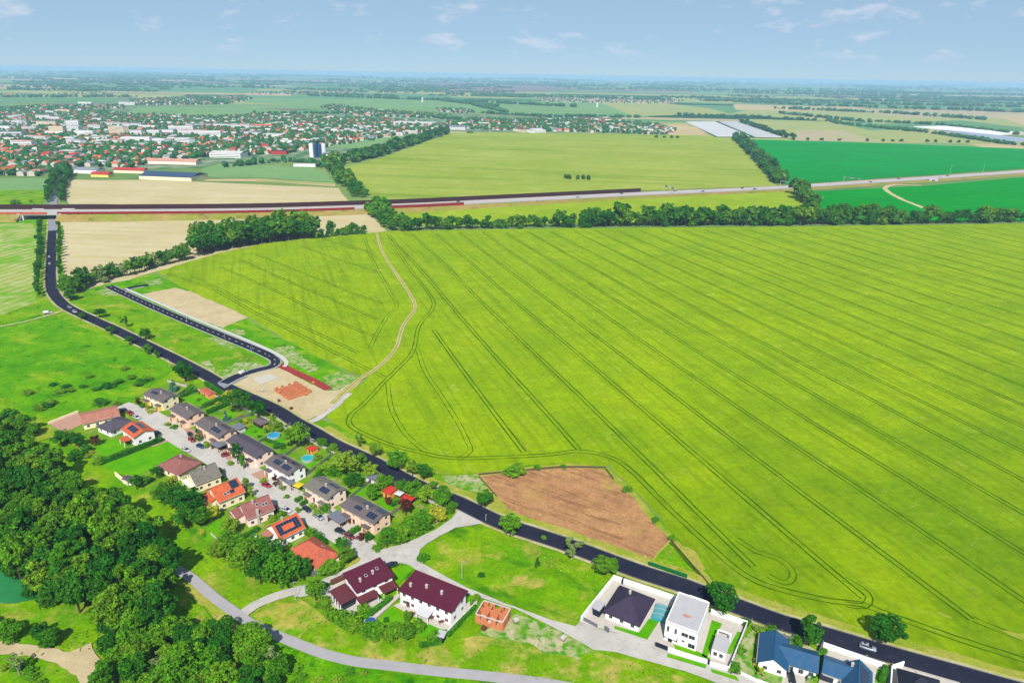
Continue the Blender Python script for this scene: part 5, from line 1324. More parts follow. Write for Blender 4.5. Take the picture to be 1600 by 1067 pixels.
house(rect([(451, 858), (492, 888), (536, 867), (489, 838)], 3.1), 3.1, 3.0, 'hip', 'cream', 'r_terra', 'house with wide terracotta hipped roof next to the junction', wins='flr', skyl=[('b', .1, .4)])
# maroon pair
def awn(x, y, w, d, h, mat='r_maroon2', lab=None):
    def f(root, W, D):
        o = bx(root, 'terrace_roof', (x, -D / 2 - d / 2 + y, h), (w, d, 0.16), mat, lab, (0.1, 0, 0))
        for sx in (-1, 1): bx(root, 'post', (x + sx * (w / 2 - .2), -D / 2 - d + .3 + y, h / 2 - .1), (.14, .14, h - .2), 'white')
    return f
house(rect([(559, 926), (619, 898), (592, 874), (533, 899)], 5.6), 5.3, 0.7, 'shed', 'white', 'r_maroon', 'white house with smooth maroon roof by the junction, joined to a carport', wins='flr', storeys=2, chim=[('f', -.3, .35), ('f', .1, .45)], skyl=[('f', -.08, .5), ('f', .28, .6)], oh=0.7, wn=5,
      extra=multi(awn(-3.6, 0, 6.4, 3.2, 2.9), awn(3.6, .1, 5.2, 3.6, 3.1)))
def glass_carport(root, w, d):
    for i in range(4): bx(root, 'post', (-w / 2, -d / 2 + (i + .5) * d / 4, 1.4), (.3, .4, 2.8), 'white')
c4 = rect([(534, 946), (558, 932), (539, 914), (513, 926)], 3.1)
house(c4, 3.1, 0.4, 'shed', 'slate', 'r_maroon2', 'dark walled garage with maroon roof left of the maroon-roofed house', 'garage', name='garage', oh=.5, extra=glass_carport, doors=[('f', 0, 3.6, 1.2, 'glass')])
house(rect([(620, 921), (704, 957), (733, 926), (650, 893)], 6.0), 5.6, 0.8, 'shed', 'white', 'r_maroon', 'widest white house with smooth maroon roof, three chimneys and terrace awning', wins='fr', storeys=2, chim=[('f', -.38, .3), ('f', -.12, .5), ('f', .18, .5)], oh=0.6, wn=7,
      doors=[('f', -6.5, 1.3, 2.2, 'doorwood')], extra=multi(awn(1.0, 0, 4.4, 3.4, 2.8, 'canvas_white', 'white terrace awning')))
# brick shell
def brick_shell(r4, h, label, inner, name='unfinished_house'):
    c, w, d, rz = r4
    root = empty(name, (c.x, c.y, 0.35), rz, label, 'building shell')
    t = .35
    for nm, cc, ss in (('wall', (0, -d / 2, h / 2), (w, t, h)), ('wall', (0, d / 2, h / 2), (w, t, h)), ('wall', (-w / 2, 0, h / 2), (t, d - t, h)), ('wall', (w / 2, 0, h / 2), (t, d - t, h))):
        long_ = ss[0] > ss[1]; L = (ss[0] if long_ else ss[1])
        n = 3; q = MB()      # piers with openings between, and a ring beam
        for k in range(n + 1):
            pos = -L / 2 + L * k / n + (0.8 if k == 0 else -0.8 if k == n else 0)
            q.box((pos, 0, 0) if long_ else (0, pos, 0), (1.6, t, h) if long_ else (t, 1.6, h))
        for k in range(n):
            pos = -L / 2 + L * (k + .5) / n; wd = L / n - 1.6
            q.box((pos, 0, -h * .28) if long_ else (0, pos, -h * .28), (wd, t - .02, h * .42) if long_ else (t - .02, wd, h * .42))
        q.build('wall', M['brick_orange'], root, cc)
        if h > 2: bx(root, 'ring_beam', (cc[0], cc[1], h + .08), (ss[0] + .02, ss[1] + .02, .16), 'chimney')
    for x_ in inner: bx(root, 'inner_wall', (x_ * w, 0, h * .46), (.25, d - t - .1, h * .92), 'brick_orange')
    bx(root, 'inner_wall', (0, d * .1, h * .44), (w - t - .1, .24, h * .88), 'brick_orange')
    bx(root, 'floor_slab', (0, 0, .06), (w - t, d - t, .1), 'chimney' if h > 2 else 'brick_orange')
    return root
brick_shell(rect([(741, 961), (783, 972), (800, 954), (758, 939)], 3.2), 3.2, 'roofless orange brick shell of a new house right of the widest maroon roof', (-.15, .2))
brick_shell(rect([(431, 610), (453, 624), (483, 610), (462, 597)], 1.2), 1.98, 'low orange brick walls started on the pale building site', (-.35, -.2, -.05, .1, .25, .38), 'started_house')
sl_ = MB(); g4 = [G(*p) for p in [(394, 592), (422, 585), (434, 592), (405, 602)]]; sl_.prism(list(reversed(g4)), 0.2, 0.55)
tag(sl_.build('foundation_slab', M['paving']), 'pale concrete foundation slab on the building site beside the brick walls', 'foundation')
# dark hip house and its compound
house(rect([(940, 954), (998, 978), (1026, 936), (970, 914)], 3.3), 3.3, 3.4, 'hip', 'white', 'r_purple', 'white bungalow with dark violet hipped roof inside a white walled yard', wins='flr', wn=5, oh=.7, chim=[('b', -.05, .8)])
bxr = rect([(927, 952), (938, 957), (945, 944), (934, 939)], 2.6)
house(bxr, 2.6, 0, 'flat', 'slate', 'r_flat', 'small flat-roofed garden store left of the dark violet roof', 'shed', name='garden_store', oh=.1)
# white flat houses
def flat_extra(root, w, d):
    bx(root, 'rear_block', (w * .12, d / 2 + 0.6, 3.1), (w * .6, 1.4, 6.2), 'white')
    for x_, z_, w_, h_ in ((-w * .40, 4.6, .8, 2.0), (-w * .16, 4.6, .8, 2.0), (w * .12, 4.6, 2.0, 1.4), (w * .34, 4.6, 1.8, 1.4), (w * .1, 2.2, .8, .8), (w * .36, 1.5, 2.0, 1.6), (-w * .12, 1.7, .9, 1.8)):
        add_window(root, 'f', w, d, x_, z_, w_, h_)
    bx(root, 'entrance_canopy', (-w * .26, -d / 2 - .7, 2.7), (3.2, 1.4, .2), 'white')
    bx(root, 'door', (-w * .3, -d / 2 - .06, 1.1), (1.2, .14, 2.2), 'slate')
    q = MB(); q.prism([(-1.1, -.4), (-.2, -.8), (1.0, -.5), (1.3, .3), (.3, .6), (-.9, .5)], 0, .05)
    o = q.build('tile_pile', M['brickpaving'], root, (w * .0, -d * .12, 6.83)); o['label'] = 'reddish patch of loose tiles on the flat roof'
    # parapet
    for cc, ss in (((0, -d / 2 + .1, 6.95), (w, .2, .3)), ((0, d / 2 - .1, 6.95), (w, .2, .3)), ((-w / 2 + .1, 0, 6.95), (.2, d - .4, .3)), ((w / 2 - .1, 0, 6.95), (.2, d - .4, .3))): bx(root, 'parapet', cc, ss, 'white')
house(rect([(1036, 972), (1089, 991), (1110, 945), (1064, 928)], 6.6), 6.5, 0, 'flat', 'white', 'r_flat', 'white two-storey cube house with light flat roof and reddish patch', wins='', oh=.03, extra=flat_extra)
def annex(root, w, d):
    for x_ in (-w * .22, w * .2): add_window(root, 'f', w, d, x_, 1.7, 1.1, 1.4)
    bx(root, 'pergola_beam', (0, d / 2 + 2.6, 2.8), (w, .2, .3), 'white')
    for sx in (-1, 1): bx(root, 'pergola_beam', (sx * (w / 2 - .1), d / 2 + 1.3, 2.8), (.2, 2.4, .3), 'white'); bx(root, 'post', (sx * (w / 2 - .12), d / 2 + 2.6, 1.3), (.22, .22, 2.6), 'white')
house(rect([(1109, 1013), (1132, 1021), (1143, 1001), (1122, 993)], 3.2), 3.1, 0, 'flat', 'white', 'r_flat', 'small white flat-roofed annex inside the garden wall', 'annex', name='annex', oh=.03, extra=annex)
# blue roofs
def blue_wing(root, w, d):
    # wing runs to the right of the main block, same ridge height less a little
    L = 9.5; D = 7.4; h = 3.1; hr = 2.0
    cx = 1.4; q = MB()
    y0 = -(d / 2) - L
    q.add([(cx - D / 2, -d / 2, 0), (cx - D / 2, y0, 0), (cx + D / 2, y0, 0), (cx + D / 2, -d / 2, 0), (cx - D / 2, -d / 2, h), (cx - D / 2, y0, h), (cx + D / 2, y0, h), (cx + D / 2, -d / 2, h), (cx, y0, h + hr - .2), (cx, -d / 2, h + hr - .2)],
          [(0, 1, 5, 4)[::-1], (1, 2, 6, 8, 5)[::-1], (2, 3, 7, 6)[::-1]])
    q.build('wing_wall', M['white'], root)
    q = MB(); o = .5; ze = h - .25
    q.slab([(cx - D / 2 - o, -d / 2 - .6, ze), (cx - D / 2 - o, y0 - o, ze), (cx, y0 - o, h + hr), (cx, -.8, h + hr)][::-1], .2)
    q.slab([(cx + D / 2 + o, -d / 2 - .6, ze), (cx + D / 2 + o, y0 - o, ze), (cx, y0 - o, h + hr + .002), (cx, -.8, h + hr + .002)], .2)
    q.build('wing_roof', M['r_blue'], root)
c, w, d, rz = rect([(1224, 1048), (1242, 1004), (1193, 991), (1176, 1030)], 3.3)
house((c, w, d, rz), 3.3, 2.3, 'gable', 'white', 'r_blue', 'white house with blue-grey L-shaped roof on a bare sandy plot', wins='l', extra=blue_wing) if False else None
mr = rect([(1176, 1031), (1224, 1048), (1243, 1003), (1193, 991)], 3.3)
# ridge runs away from the camera: turn the block a quarter so that its ridge axis is p1 -> p2
c, w, d, rz = mr
root = house((c, d, w, rz + math.pi / 2), 3.3, 2.4, 'gable', 'white', 'r_blue', 'white house with blue-grey L-shaped roof on the bare sandy plot', wins='lfb', storeys=1, wn=3)
# its side wing to the right
def wing_right(root, W, D):
    L = 7.6; dd = 7.2; h = 3.2; hr = 1.9; cx = W * .08
    y1, y0 = -D / 2 + .3, -D / 2 - L
    q = MB()
    q.add([(cx - dd / 2, y1, 0), (cx - dd / 2, y0, 0), (cx + dd / 2, y0, 0), (cx + dd / 2, y1, 0), (cx - dd / 2, y1, h), (cx - dd / 2, y0, h), (cx + dd / 2, y0, h), (cx + dd / 2, y1, h), (cx, y0, h + hr - .2)],
          [(4, 5, 1, 0), (5, 8, 6, 2, 1), (6, 7, 3, 2)])
    q.build('wing_wall', M['white'], root)
    rq = MB(); o = .5; ze = h - .26; yr = -D / 2 * (1 - (h + hr - 3.3) / 2.4) + .05; ye = -D / 2 + .1
    rq.slab([(cx - dd / 2 - o, ye, ze), (cx, yr, h + hr), (cx, y0 - o, h + hr), (cx - dd / 2 - o, y0 - o, ze)][::-1], .2)
    rq.slab([(cx + dd / 2 + o, ye, ze), (cx, yr, h + hr + .002), (cx, y0 - o, h + hr + .002), (cx + dd / 2 + o, y0 - o, ze)], .2)
    rq.build('wing_roof', M['r_blue'], root)
    for k in (-1, 0, 1):
        o_ = add_window(root, 'l', dd - 2 * cx, 1, 0, 1.4, 1.3, 1.6)
        o_.location = (cx - dd / 2, y0 + L / 2 + k * 2.6, 1.4)
wing_right(root, d - 1.1, w - 1.1)
# seen from the camera the wing leaves the right-hand side; its block axis is the root's own x axis
# second blue house: a main block whose ridge runs toward the camera and a left wing, joined in one thing
def merge(main, wing):
    inv = (Matrix.Translation(main.location) @ main.rotation_euler.to_matrix().to_4x4()).inverted() @ (Matrix.Translation(wing.location) @ wing.rotation_euler.to_matrix().to_4x4())
    for ch in list(wing.children):
        ch.parent = main; ch.matrix_parent_inverse = inv
        if ch.name.startswith(('wall', 'roof')): ch.name = 'wing_' + ch.name.split('.')[0]
    bpy.data.objects.remove(wing)
c, w2, d2, rz = rect([(1306, 1074), (1356, 1092), (1371, 1052), (1324, 1036)], 3.4)
main = house((c, d2, w2, rz + math.pi / 2), 3.4, 2.5, 'gable', 'white', 'r_blue', 'second blue-roofed house with a solar array, right of the L-shaped one', wins='l', pv=[('f', -.3, .38, .15, .85, 5, 3)], chim=[('b', .3, .5)])
wing = house(rect([(1283, 1050), (1330, 1068), (1342, 1040), (1288, 1023)], 3.3), 3.3, 1.7, 'gable', 'white', 'r_blue', 'wing', oh=.5, doors=[('f', -2.6, 3.4, 2.0, 'glass')])
merge(main, wing)
house(rect([(1395, 1080), (1460, 1100), (1485, 1066), (1412, 1046)], 3.3), 3.3, 2.8, 'hip', 'white', 'r_black', 'house with black hipped roof at the bottom edge beside the road', wins='fl')

# ------------------------------------------------------------------ small buildings, pools, garden things
def hut(px4, he, hr, kind, wall, roofm, label, cat='shed', name='garden_shed', oh=.25, group=None):
    return house(rect(px4, he), he, hr, kind, wall, roofm, label, cat, oh=oh, name=name, group=group, doors=[('f', 0, .9, 1.8, 'doorwood')])
hut([(397, 659), (410, 667), (419, 657), (405, 650)], 2.4, 1.0, 'hip', 'darkwood', 'r_brown', 'brown garden pavilion on the lawn right of the dark tree', 'pavilion', 'garden_pavilion', .3)
hut([(313, 611), (326, 620), (337, 614), (322, 606)], 2.3, .5, 'gable', 'orangewall', 'r_terra', 'orange garden hut near the spruce behind the first houses')
hut([(480, 702), (489, 706), (496, 699), (487, 694)], 2.2, .7, 'hip', 'orangewall', 'r_red', 'small hut with red roof above the turquoise pool')
hut([(597, 768), (611, 775), (619, 765), (606, 760)], 2.5, .6, 'shed', 'orangewall', 'r_red', 'orange shed with bright red roof behind the last row house')
hut([(571, 746), (586, 752), (592, 745), (577, 739)], 2.4, .3, 'shed', 'greywall', 'r_carport', 'grey garden shelter among trees by the road', 'shelter', 'garden_shelter', .4)
hut([(364, 668), (376, 674), (382, 666), (370, 660)], 2.3, .3, 'shed', 'greywall', 'r_carport', 'grey garden shelter left of the brown pavilion', 'shelter', 'garden_shelter', .4)
hut([(683, 995), (695, 998), (697, 988), (685, 985)], 2.3, .2, 'shed', 'slate', 'r_flat', 'dark garden shed with white roof at the corner of the maroon house garden')
hut([(192, 750), (206, 754), (210, 746), (198, 742)], 2.2, .5, 'gable', 'white', 'r_dark', 'small white garden hut at the wood edge')
def carport(px4, h, label, roofm='r_carport', wallm='brownwood'):
    c, w, d, rz = rect(px4, h)
    root = empty('carport', (c.x, c.y, .4), rz, label, 'carport')
    bx(root, 'roof', (0, 0, h), (w, d, .25), roofm)
    bx(root, 'back_wall', (0, d / 2 - .2, h / 2), (w - .4, .12, h - .2), wallm); bx(root, 'side_wall', (-w / 2 + .2, 0, h / 2), (.12, d - .5, h - .2), wallm)
    for sx in (-1, 1): bx(root, 'post', (sx * (w / 2 - .3), -d / 2 + .3, h / 2), (.2, .2, h - .2), wallm)
carport([(511, 807), (533, 822), (546, 809), (526, 798)], 2.7, 'grey flat-roofed carport beside the last row house')
carport([(331, 696), (343, 703), (353, 693), (341, 687)], 2.7, 'grey flat-roofed carport between the third and fourth row houses')
carport([(441, 752), (455, 760), (462, 755), (448, 747)], 2.6, 'narrow grey carport in front of the white solar house')
def parasol(px, py, w, mat, label):
    x, y = G(px, py); root = empty('sun_sail', (x, y, .4), R(-30), label, 'awning')
    for sx, sy in ((-1, -1), (1, -1), (1, 1), (-1, 1)): bx(root, 'post', (sx * w * .45, sy * w * .4, 1.2), (.1, .1, 2.4), 'metal')
    q = MB(); q.add([(-w / 2, -w * .45, 2.4), (w / 2, -w * .45, 2.4), (w / 2, w * .45, 2.6), (-w / 2, w * .45, 2.6), (0, 0, 2.9)], [(0, 1, 4), (1, 2, 4), (2, 3, 4), (3, 0, 4)]); q.build('canopy', M[mat], root)
parasol(467, 767, 3.6, 'canvas_yellow', 'yellow awning over the forecourt of the white solar house')
parasol(637, 788, 5.0, 'r_red', 'bright red awning in the back garden beside the copper tree')
parasol(624, 780, 3.2, 'canvas_white', 'white awning between the red shed and the red awning')
def pool(px, py, r, mat, label):
    x, y = G(px, py); root = empty('garden_pool', (x, y, .42), 0, label, 'pool')
    q = MB(); n = 28
    for i in range(n):
        a, b = 2 * math.pi * i / n, 2 * math.pi * (i + 1) / n
        q.slab([(math.cos(a) * r, math.sin(a) * r, 1.15), (math.cos(b) * r, math.sin(b) * r, 1.15), (math.cos(b) * (r - .25), math.sin(b) * (r - .25), 1.15), (math.cos(a) * (r - .25), math.sin(a) * (r - .25), 1.15)][::-1], 1.1)
    q.build('pool_wall', M['poolrim'], root)
    q = MB(); q.cyl((0, 0, .1), r - .26, .9, 28); q.build('water', M[mat], root)
    bx(root, 'ladder', (r, 0, .8), (.4, .5, 1.6), 'metal')
pool(428, 684, 2.9, 'pool', 'round blue garden pool between the big trees')
pool(481, 720, 2.7, 'pool2', 'round turquoise garden pool behind the white solar house')
pool(579, 976, 1.9, 'canvas_blue', 'round blue covered garden pool by the white garden path')
# glazed pool cover beside the violet roof
c, w, d, rz = rect([(1013, 966), (1036, 973), (1050, 950), (1026, 943)], .6)
root = empty('pool_enclosure', (c.x, c.y, .5), rz, 'long glazed turquoise pool cover between violet roof and white cube', 'pool cover')
q = MB(); q.box((0, 0, .06), (w - .3, d - .3, .12)); q.build('water', M['pool2'], root)
gl = NT('tinted_polycarbonate', .1, .6); gl.color(P(150, 215, 225)); gl.b.inputs['Alpha'].default_value = .45; M['polyc'] = gl.m
for k in range(3):
    q = MB(); n = 8; y0, y1 = -d / 2 + k * d / 3, -d / 2 + (k + 1) * d / 3 - .1; s_ = 1 - k * .05
    for i in range(n):
        a, b = math.pi * i / n, math.pi * (i + 1) / n
        q.add([(math.cos(a) * w / 2 * s_, y0, math.sin(a) * 1.1 * s_), (math.cos(b) * w / 2 * s_, y0, math.sin(b) * 1.1 * s_), (math.cos(b) * w / 2 * s_, y1, math.sin(b) * 1.1 * s_), (math.cos(a) * w / 2 * s_, y1, math.sin(a) * 1.1 * s_)], [(0, 1, 2, 3)])
    q.build('cover_segment', M['polyc'], root)
    q = MB()
    for i in range(n):
        a, b = math.pi * i / n, math.pi * (i + 1) / n
        q.tube((math.cos(a) * w / 2 * s_, y1, math.sin(a) * 1.1 * s_), (math.cos(b) * w / 2 * s_, y1, math.sin(b) * 1.1 * s_), .06)
    q.build('rib', M['frame'], root)

def yard_wall(px, h, t, mat, name, label, cat='wall', z=.45, group=None):
    g = [G(*p) for p in px]; mb = MB()
    for a, b in zip(g, g[1:]):
        L = math.dist(a, b); mb.box(((a[0] + b[0]) / 2, (a[1] + b[1]) / 2, z + h / 2), (L + t * .98, t, h), math.atan2(b[1] - a[1], b[0] - a[0]))
    return tag(mb.build(name, M[mat]), label, cat, group)
yard_wall([(908, 971), (958, 908)], 1.8, .3, 'white', 'garden_wall', 'white wall along the meadow side of the violet-roofed yard')
yard_wall([(958.5, 907), (1056, 940)], 1.8, .3, 'white', 'garden_wall', 'white wall between the road and the violet-roofed yard')
yard_wall([(1111, 960), (1166, 979)], 1.8, .3, 'white', 'garden_wall', 'white wall between the road and the white cube house garden')
yard_wall([(1166.5, 980), (1139, 1048)], 1.8, .25, 'greywall', 'garden_wall', 'grey wall between the white cube garden and the bare plot')
yard_wall([(1044, 1019), (1104, 1038)], 1.4, .25, 'white', 'garden_wall', 'low white front wall of the white cube house')
yard_wall([(1109, 1041), (1138, 1049)], 1.4, .25, 'white', 'garden_wall', 'low white front wall right of the blue gate')
yard_wall([(1024, 1011), (1042, 1018)], 1.6, .12, 'slate', 'gate', 'dark sliding gate of the white cube house', 'gate')
yard_wall([(1105, 1038), (1108, 1040)], 1.6, .3, 'slate', 'gate', 'small dark blue gate in the low white wall', 'gate')
yard_wall([(912, 971), (933, 982)], 1.3, .12, 'r_carport', 'gate', 'grey sliding gate of the violet-roofed yard', 'gate')
yard_wall([(946, 986), (950, 989)], 1.5, .5, 'r_carport', 'meter_post', 'grey meter box pillar at the front of the violet-roofed yard', 'pillar')
yard_wall([(972, 914), (974, 910)], 1.9, .4, 'slate', 'chimney_stack', 'dark outdoor chimney against the white wall by the violet roof', 'chimney')
yard_wall([(1286, 1012), (1380, 1045)], 1.7, .3, 'white', 'garden_wall', 'white wall between the road and the second blue roof')
yard_wall([(1260, 1066), (1285, 1008)], 1.5, .12, 'metal', 'garden_fence', 'thin pale fence between the two blue-roofed houses', 'fence')
yard_wall([(1390, 1075), (1392, 1048), (1410, 1042)], 1.7, .3, 'white', 'garden_wall', 'white wall at the corner of the black-roofed house')
yard_wall([(1150, 1052), (1180, 1066), (1220, 1080)], 1.0, .2, 'white', 'garden_wall', 'low white wall in front of the bare sandy plot')
yard_wall([(1176, 984), (1262, 1010)], 1.4, .12, 'metal', 'garden_fence', 'wire fence between the road and the bare sandy plot', 'fence')
yard_wall([(569, 981), (621, 934)], .5, 1.6, 'chimney', 'garden_path_wall', 'pale wall between the two maroon-roofed houses', 'wall')
yard_wall([(700, 991), (745, 945)], 1.3, .25, 'greywall', 'garden_wall', 'pale wall right of the widest maroon roof')
yard_wall([(487, 903), (498, 898)], 2.0, .1, 'metal', 'sign_board', 'pale blank board behind the terracotta roof', 'board')
yard_wall([(521, 913), (536, 906)], 1.3, 1.4, 'brownwood', 'wood_stack', 'brown wood stack behind the maroon carport', 'wood stack')
yard_wall([(181, 745), (200, 760)], 2.0, .3, 'cream', 'garden_wall', 'cream wall stub at the wood edge')
yard_wall([(76, 664), (122, 646)], 1.2, .25, 'cream', 'garden_wall', 'cream wall behind the long pink roof')
yard_wall([(208, 632), (224, 647)], .3, .2, 'kerb', 'kerb_wall', 'low kerb wall at the top of the street')
# green net fence on the verge
yard_wall([(1014, 884), (1072, 904)], 1.3, .5, 'net', 'net_fence', 'bright green net fence on the verge below the soil plot', 'fence')
yard_wall([(1048, 846), (1121, 930)], .5, .2, 'bark', 'low_fence', 'low dark fence line running from the soil plot to the roadside tree', 'fence')
yard_wall([(748, 746), (776, 777)], .5, .15, 'bark', 'low_fence', 'low fence on the left side of the soil plot', 'fence')
yard_wall([(748, 743), (880, 731), (945, 732), (958, 750)], .6, .25, 'bark', 'low_fence', 'low dark fence along the top of the soil plot', 'fence')

def hedge(a, b, h, w, label, leaf='leaf_hedge'):
    g0, g1 = Vector(G(*a)), Vector(G(*b)); L = (g1 - g0).length
    n = int(L * (2 * h + w) * 9)
    s = NR.uniform(0, 1, (n, 3)); k = NR.rand(n) * (2 * h + w)
    x = s[:, 0] * L - L / 2
    side = np.where(k < h, -1, np.where(k < 2 * h, 1, 0))
    y = np.where(side == 0, (s[:, 1] - .5) * w, side * w / 2) + NR.normal(0, .08, n)
    z = np.where(side == 0, h, s[:, 2] * h) + NR.normal(0, .1, n)
    c = np.stack([x, y, z], 1); nn = np.stack([0 * x, side.astype(float), (side == 0) * 1.0 + .3], 1)
    me = quads_mesh('hedge', c, nn, .3, M[leaf])
    core = MB(); core.box((0, 0, h / 2 - .05), (L, w * .85, h - .1))
    root = empty('hedge', ((g0.x + g1.x) / 2, (g0.y + g1.y) / 2, .35), math.atan2(g1.y - g0.y, g1.x - g0.x), label, 'hedge')
    link('foliage', me, root); core.build('hedge_core', M[leaf], root)
for a, b, h, w, lab in [
    ((158, 727), (254, 690), 2.2, 1.5, 'long dark hedge beside the red-orange solar roof'), ((281, 623), (308, 613), 1.8, 1.2, 'dark hedge behind the first dark roof'),
    ((318, 638), (352, 625), 2.0, 1.4, 'upper of two hedges left of the big dark tree'), ((324, 648), (358, 634), 2.0, 1.4, 'lower of two hedges left of the big dark tree'),
    ((322, 602), (352, 622), 2.2, 1.8, 'hedge bordering the main road behind the first gardens'), ((462, 786), (472, 780), 1.4, 1.6, 'left one of two clipped parallel hedges on the street'),
    ((470, 792), (480, 786), 1.4, 1.6, 'right one of two clipped parallel hedges on the street'), ((545, 838), (562, 828), 1.6, 1.8, 'clipped bright hedge beside the dark parked car'),
    ((570, 972), (612, 938), 1.5, 1.6, 'clipped hedge along the pale wall between the maroon houses'), ((384, 842), (404, 830), 1.8, 1.4, 'hedge between rose-roofed house and solar roof'),
    ((612, 793), (626, 785), 1.5, 1.3, 'hedge on the lawn beside the red awning'), ((655, 1012), (690, 1006), 1.3, 1.3, 'hedge at the foot of the maroon house garden'),
    ((1268, 1062), (1287, 1020), 1.5, 1.4, 'dark hedge between the two blue roofs'), ((700, 996), (742, 950), 1.2, 1.0, 'dark hedge along the pale wall right of the widest maroon roof'),
    ((1376, 1070), (1383, 1048), 1.8, 1.4, 'dark hedge at the corner before the black roof'), ((88, 680), (140, 705), 1.8, 1.2, 'hedge in front of the pink-roofed house'), ((500, 922), (532, 908), .9, .5, 'low hedge beside the yard of the maroon carport'),
    ((415, 690), (436, 697), 1.4, 1.0, 'hedge below the blue pool'), ((450, 740), (462, 733), 1.6, 1.2, 'hedge beside the white gable')]:
    hedge(a, b, h, w, lab)

for px, lab in [([(247, 640), (300, 606)], 'first'), ([(290, 655), (345, 622)], 'second'), ([(340, 668), (392, 650)], 'third'), ([(390, 702), (455, 664)], 'fourth'), ([(436, 722), (478, 690)], 'fifth'), ([(480, 744), (520, 712)], 'sixth'), ([(545, 782), (592, 744)], 'seventh'), ([(612, 806), (656, 776)], 'last')]:
    yard_wall(px, 1.3, .08, 'metal', 'garden_fence', 'thin fence across the back gardens, %s from the top of the street' % lab, 'fence')
yard_wall([(262, 598), (330, 618), (400, 650), (470, 684), (560, 730), (640, 772), (700, 800)], 1.2, .12, 'chimney', 'garden_fence', 'long pale fence between back gardens and main road', 'fence')
yard_wall([(330, 836), (352, 856), (370, 866)], .6, .3, 'chimney', 'garden_wall', 'low pale wall along the garden path below the rose-roofed house')
for px, py, w_, mt, lab in [(133, 702, 1.6, 'pool2', 'teal round trampoline in the first west garden'), (248, 816, 1.3, 'canvas_blue', 'small dark blue trampoline at the wood edge'), (397, 842, 1.2, 'canvas_white', 'white round garden table by the solar roof terrace')]:
    x, y = G(px, py); root = empty('trampoline' if 'tramp' in lab else 'garden_table', (x, y, .4), 0, lab, 'trampoline' if 'tramp' in lab else 'table')
    q = MB(); q.cyl((0, 0, .7), w_, .12, 20); q.build('top', M[mt], root)
    for k in range(4): bx(root, 'leg', (math.cos(k * 1.57) * w_ * .8, math.sin(k * 1.57) * w_ * .8, .35), (.1, .1, .7), 'metal')
# building site material
for k, (px, py, mt, lab) in enumerate([(490, 600, 'brick_orange', 'pallet of orange bricks by the red path'), (478, 618, 'brick_orange', 'pallet of orange bricks right of the started walls'), (410, 612, 'kerb', 'pale pallet of blocks left of the started walls'), (455, 640, 'brownwood', 'brown pile of boards on the sandy site'), (436, 628, 'brownwood', 'small brown pile before the started walls'),
                                       (806, 972, 'kerb', 'pale pallet right of the orange brick shell'), (756, 984, 'brownwood', 'pile of boards below the orange brick shell'), (880, 1000, 'kerb', 'pale block pile on the sandy bank')]):
    x, y = G(px, py); root = empty('material_pallet', (x, y, .42), rt.uniform(0, 3), lab, 'pallet')
    bx(root, 'pallet_base', (0, 0, .08), (1.5, 1.3, .16), 'brownwood'); bx(root, 'load', (0, 0, .55), (1.35, 1.15, .75), mt)

# garden furniture
def table_set(px, py, label):
    x, y = G(px, py); root = empty('garden_table', (x, y, .5), rt.uniform(0, 3), label, 'garden table')
    bx(root, 'table_top', (0, 0, .74), (1.8, 1, .06), 'brownwood')
    for sx in (-.7, .7):
        for sy in (-.35, .35): bx(root, 'leg', (sx, sy, .36), (.08, .08, .7), 'brownwood')
table_set(676, 968, 'wooden table on the terrace of the widest maroon house'); table_set(690, 975, 'second wooden table near the end of the maroon house terrace')
table_set(300, 666, 'table on the peach house forecourt'); table_set(644, 962, 'table under plants on the left of the maroon house terrace')

# lamp posts, sign posts, gantries
def lamp_post(px, py, h, label, group=None, arm=1.2, name='street_lamp'):
    x, y = G(px, py); root = empty(name, (x, y, .4), rt.uniform(0, 6), label, 'lamp post', group)
    q = MB(); q.tube((0, 0, 0), (0, 0, h), .1, .06); q.tube((0, 0, h), (arm, 0, h + .15), .05, .05); q.build('pole', M['frame'], root)
    bx(root, 'lamp_head', (arm + .3, 0, h + .15), (.8, .3, .14), 'metal')
lamp_post(722, 905, 7, 'tall thin white lamp post in the bright meadow')
for px, py in [(240, 482), (292, 505), (352, 531), (312, 507), (385, 573), (393, 552)]: lamp_post(px, py, 4, 'white lamp post beside the new road', 'lamp posts of the new road', .6)
lamp_post(462, 938, 7, 'lamp post at the side path below the estate'); lamp_post(759, 815, 3, 'small white post where the street meets the road', None, .3)
lamp_post(265, 575, 5, 'lamp post on the meadow side of the main road')

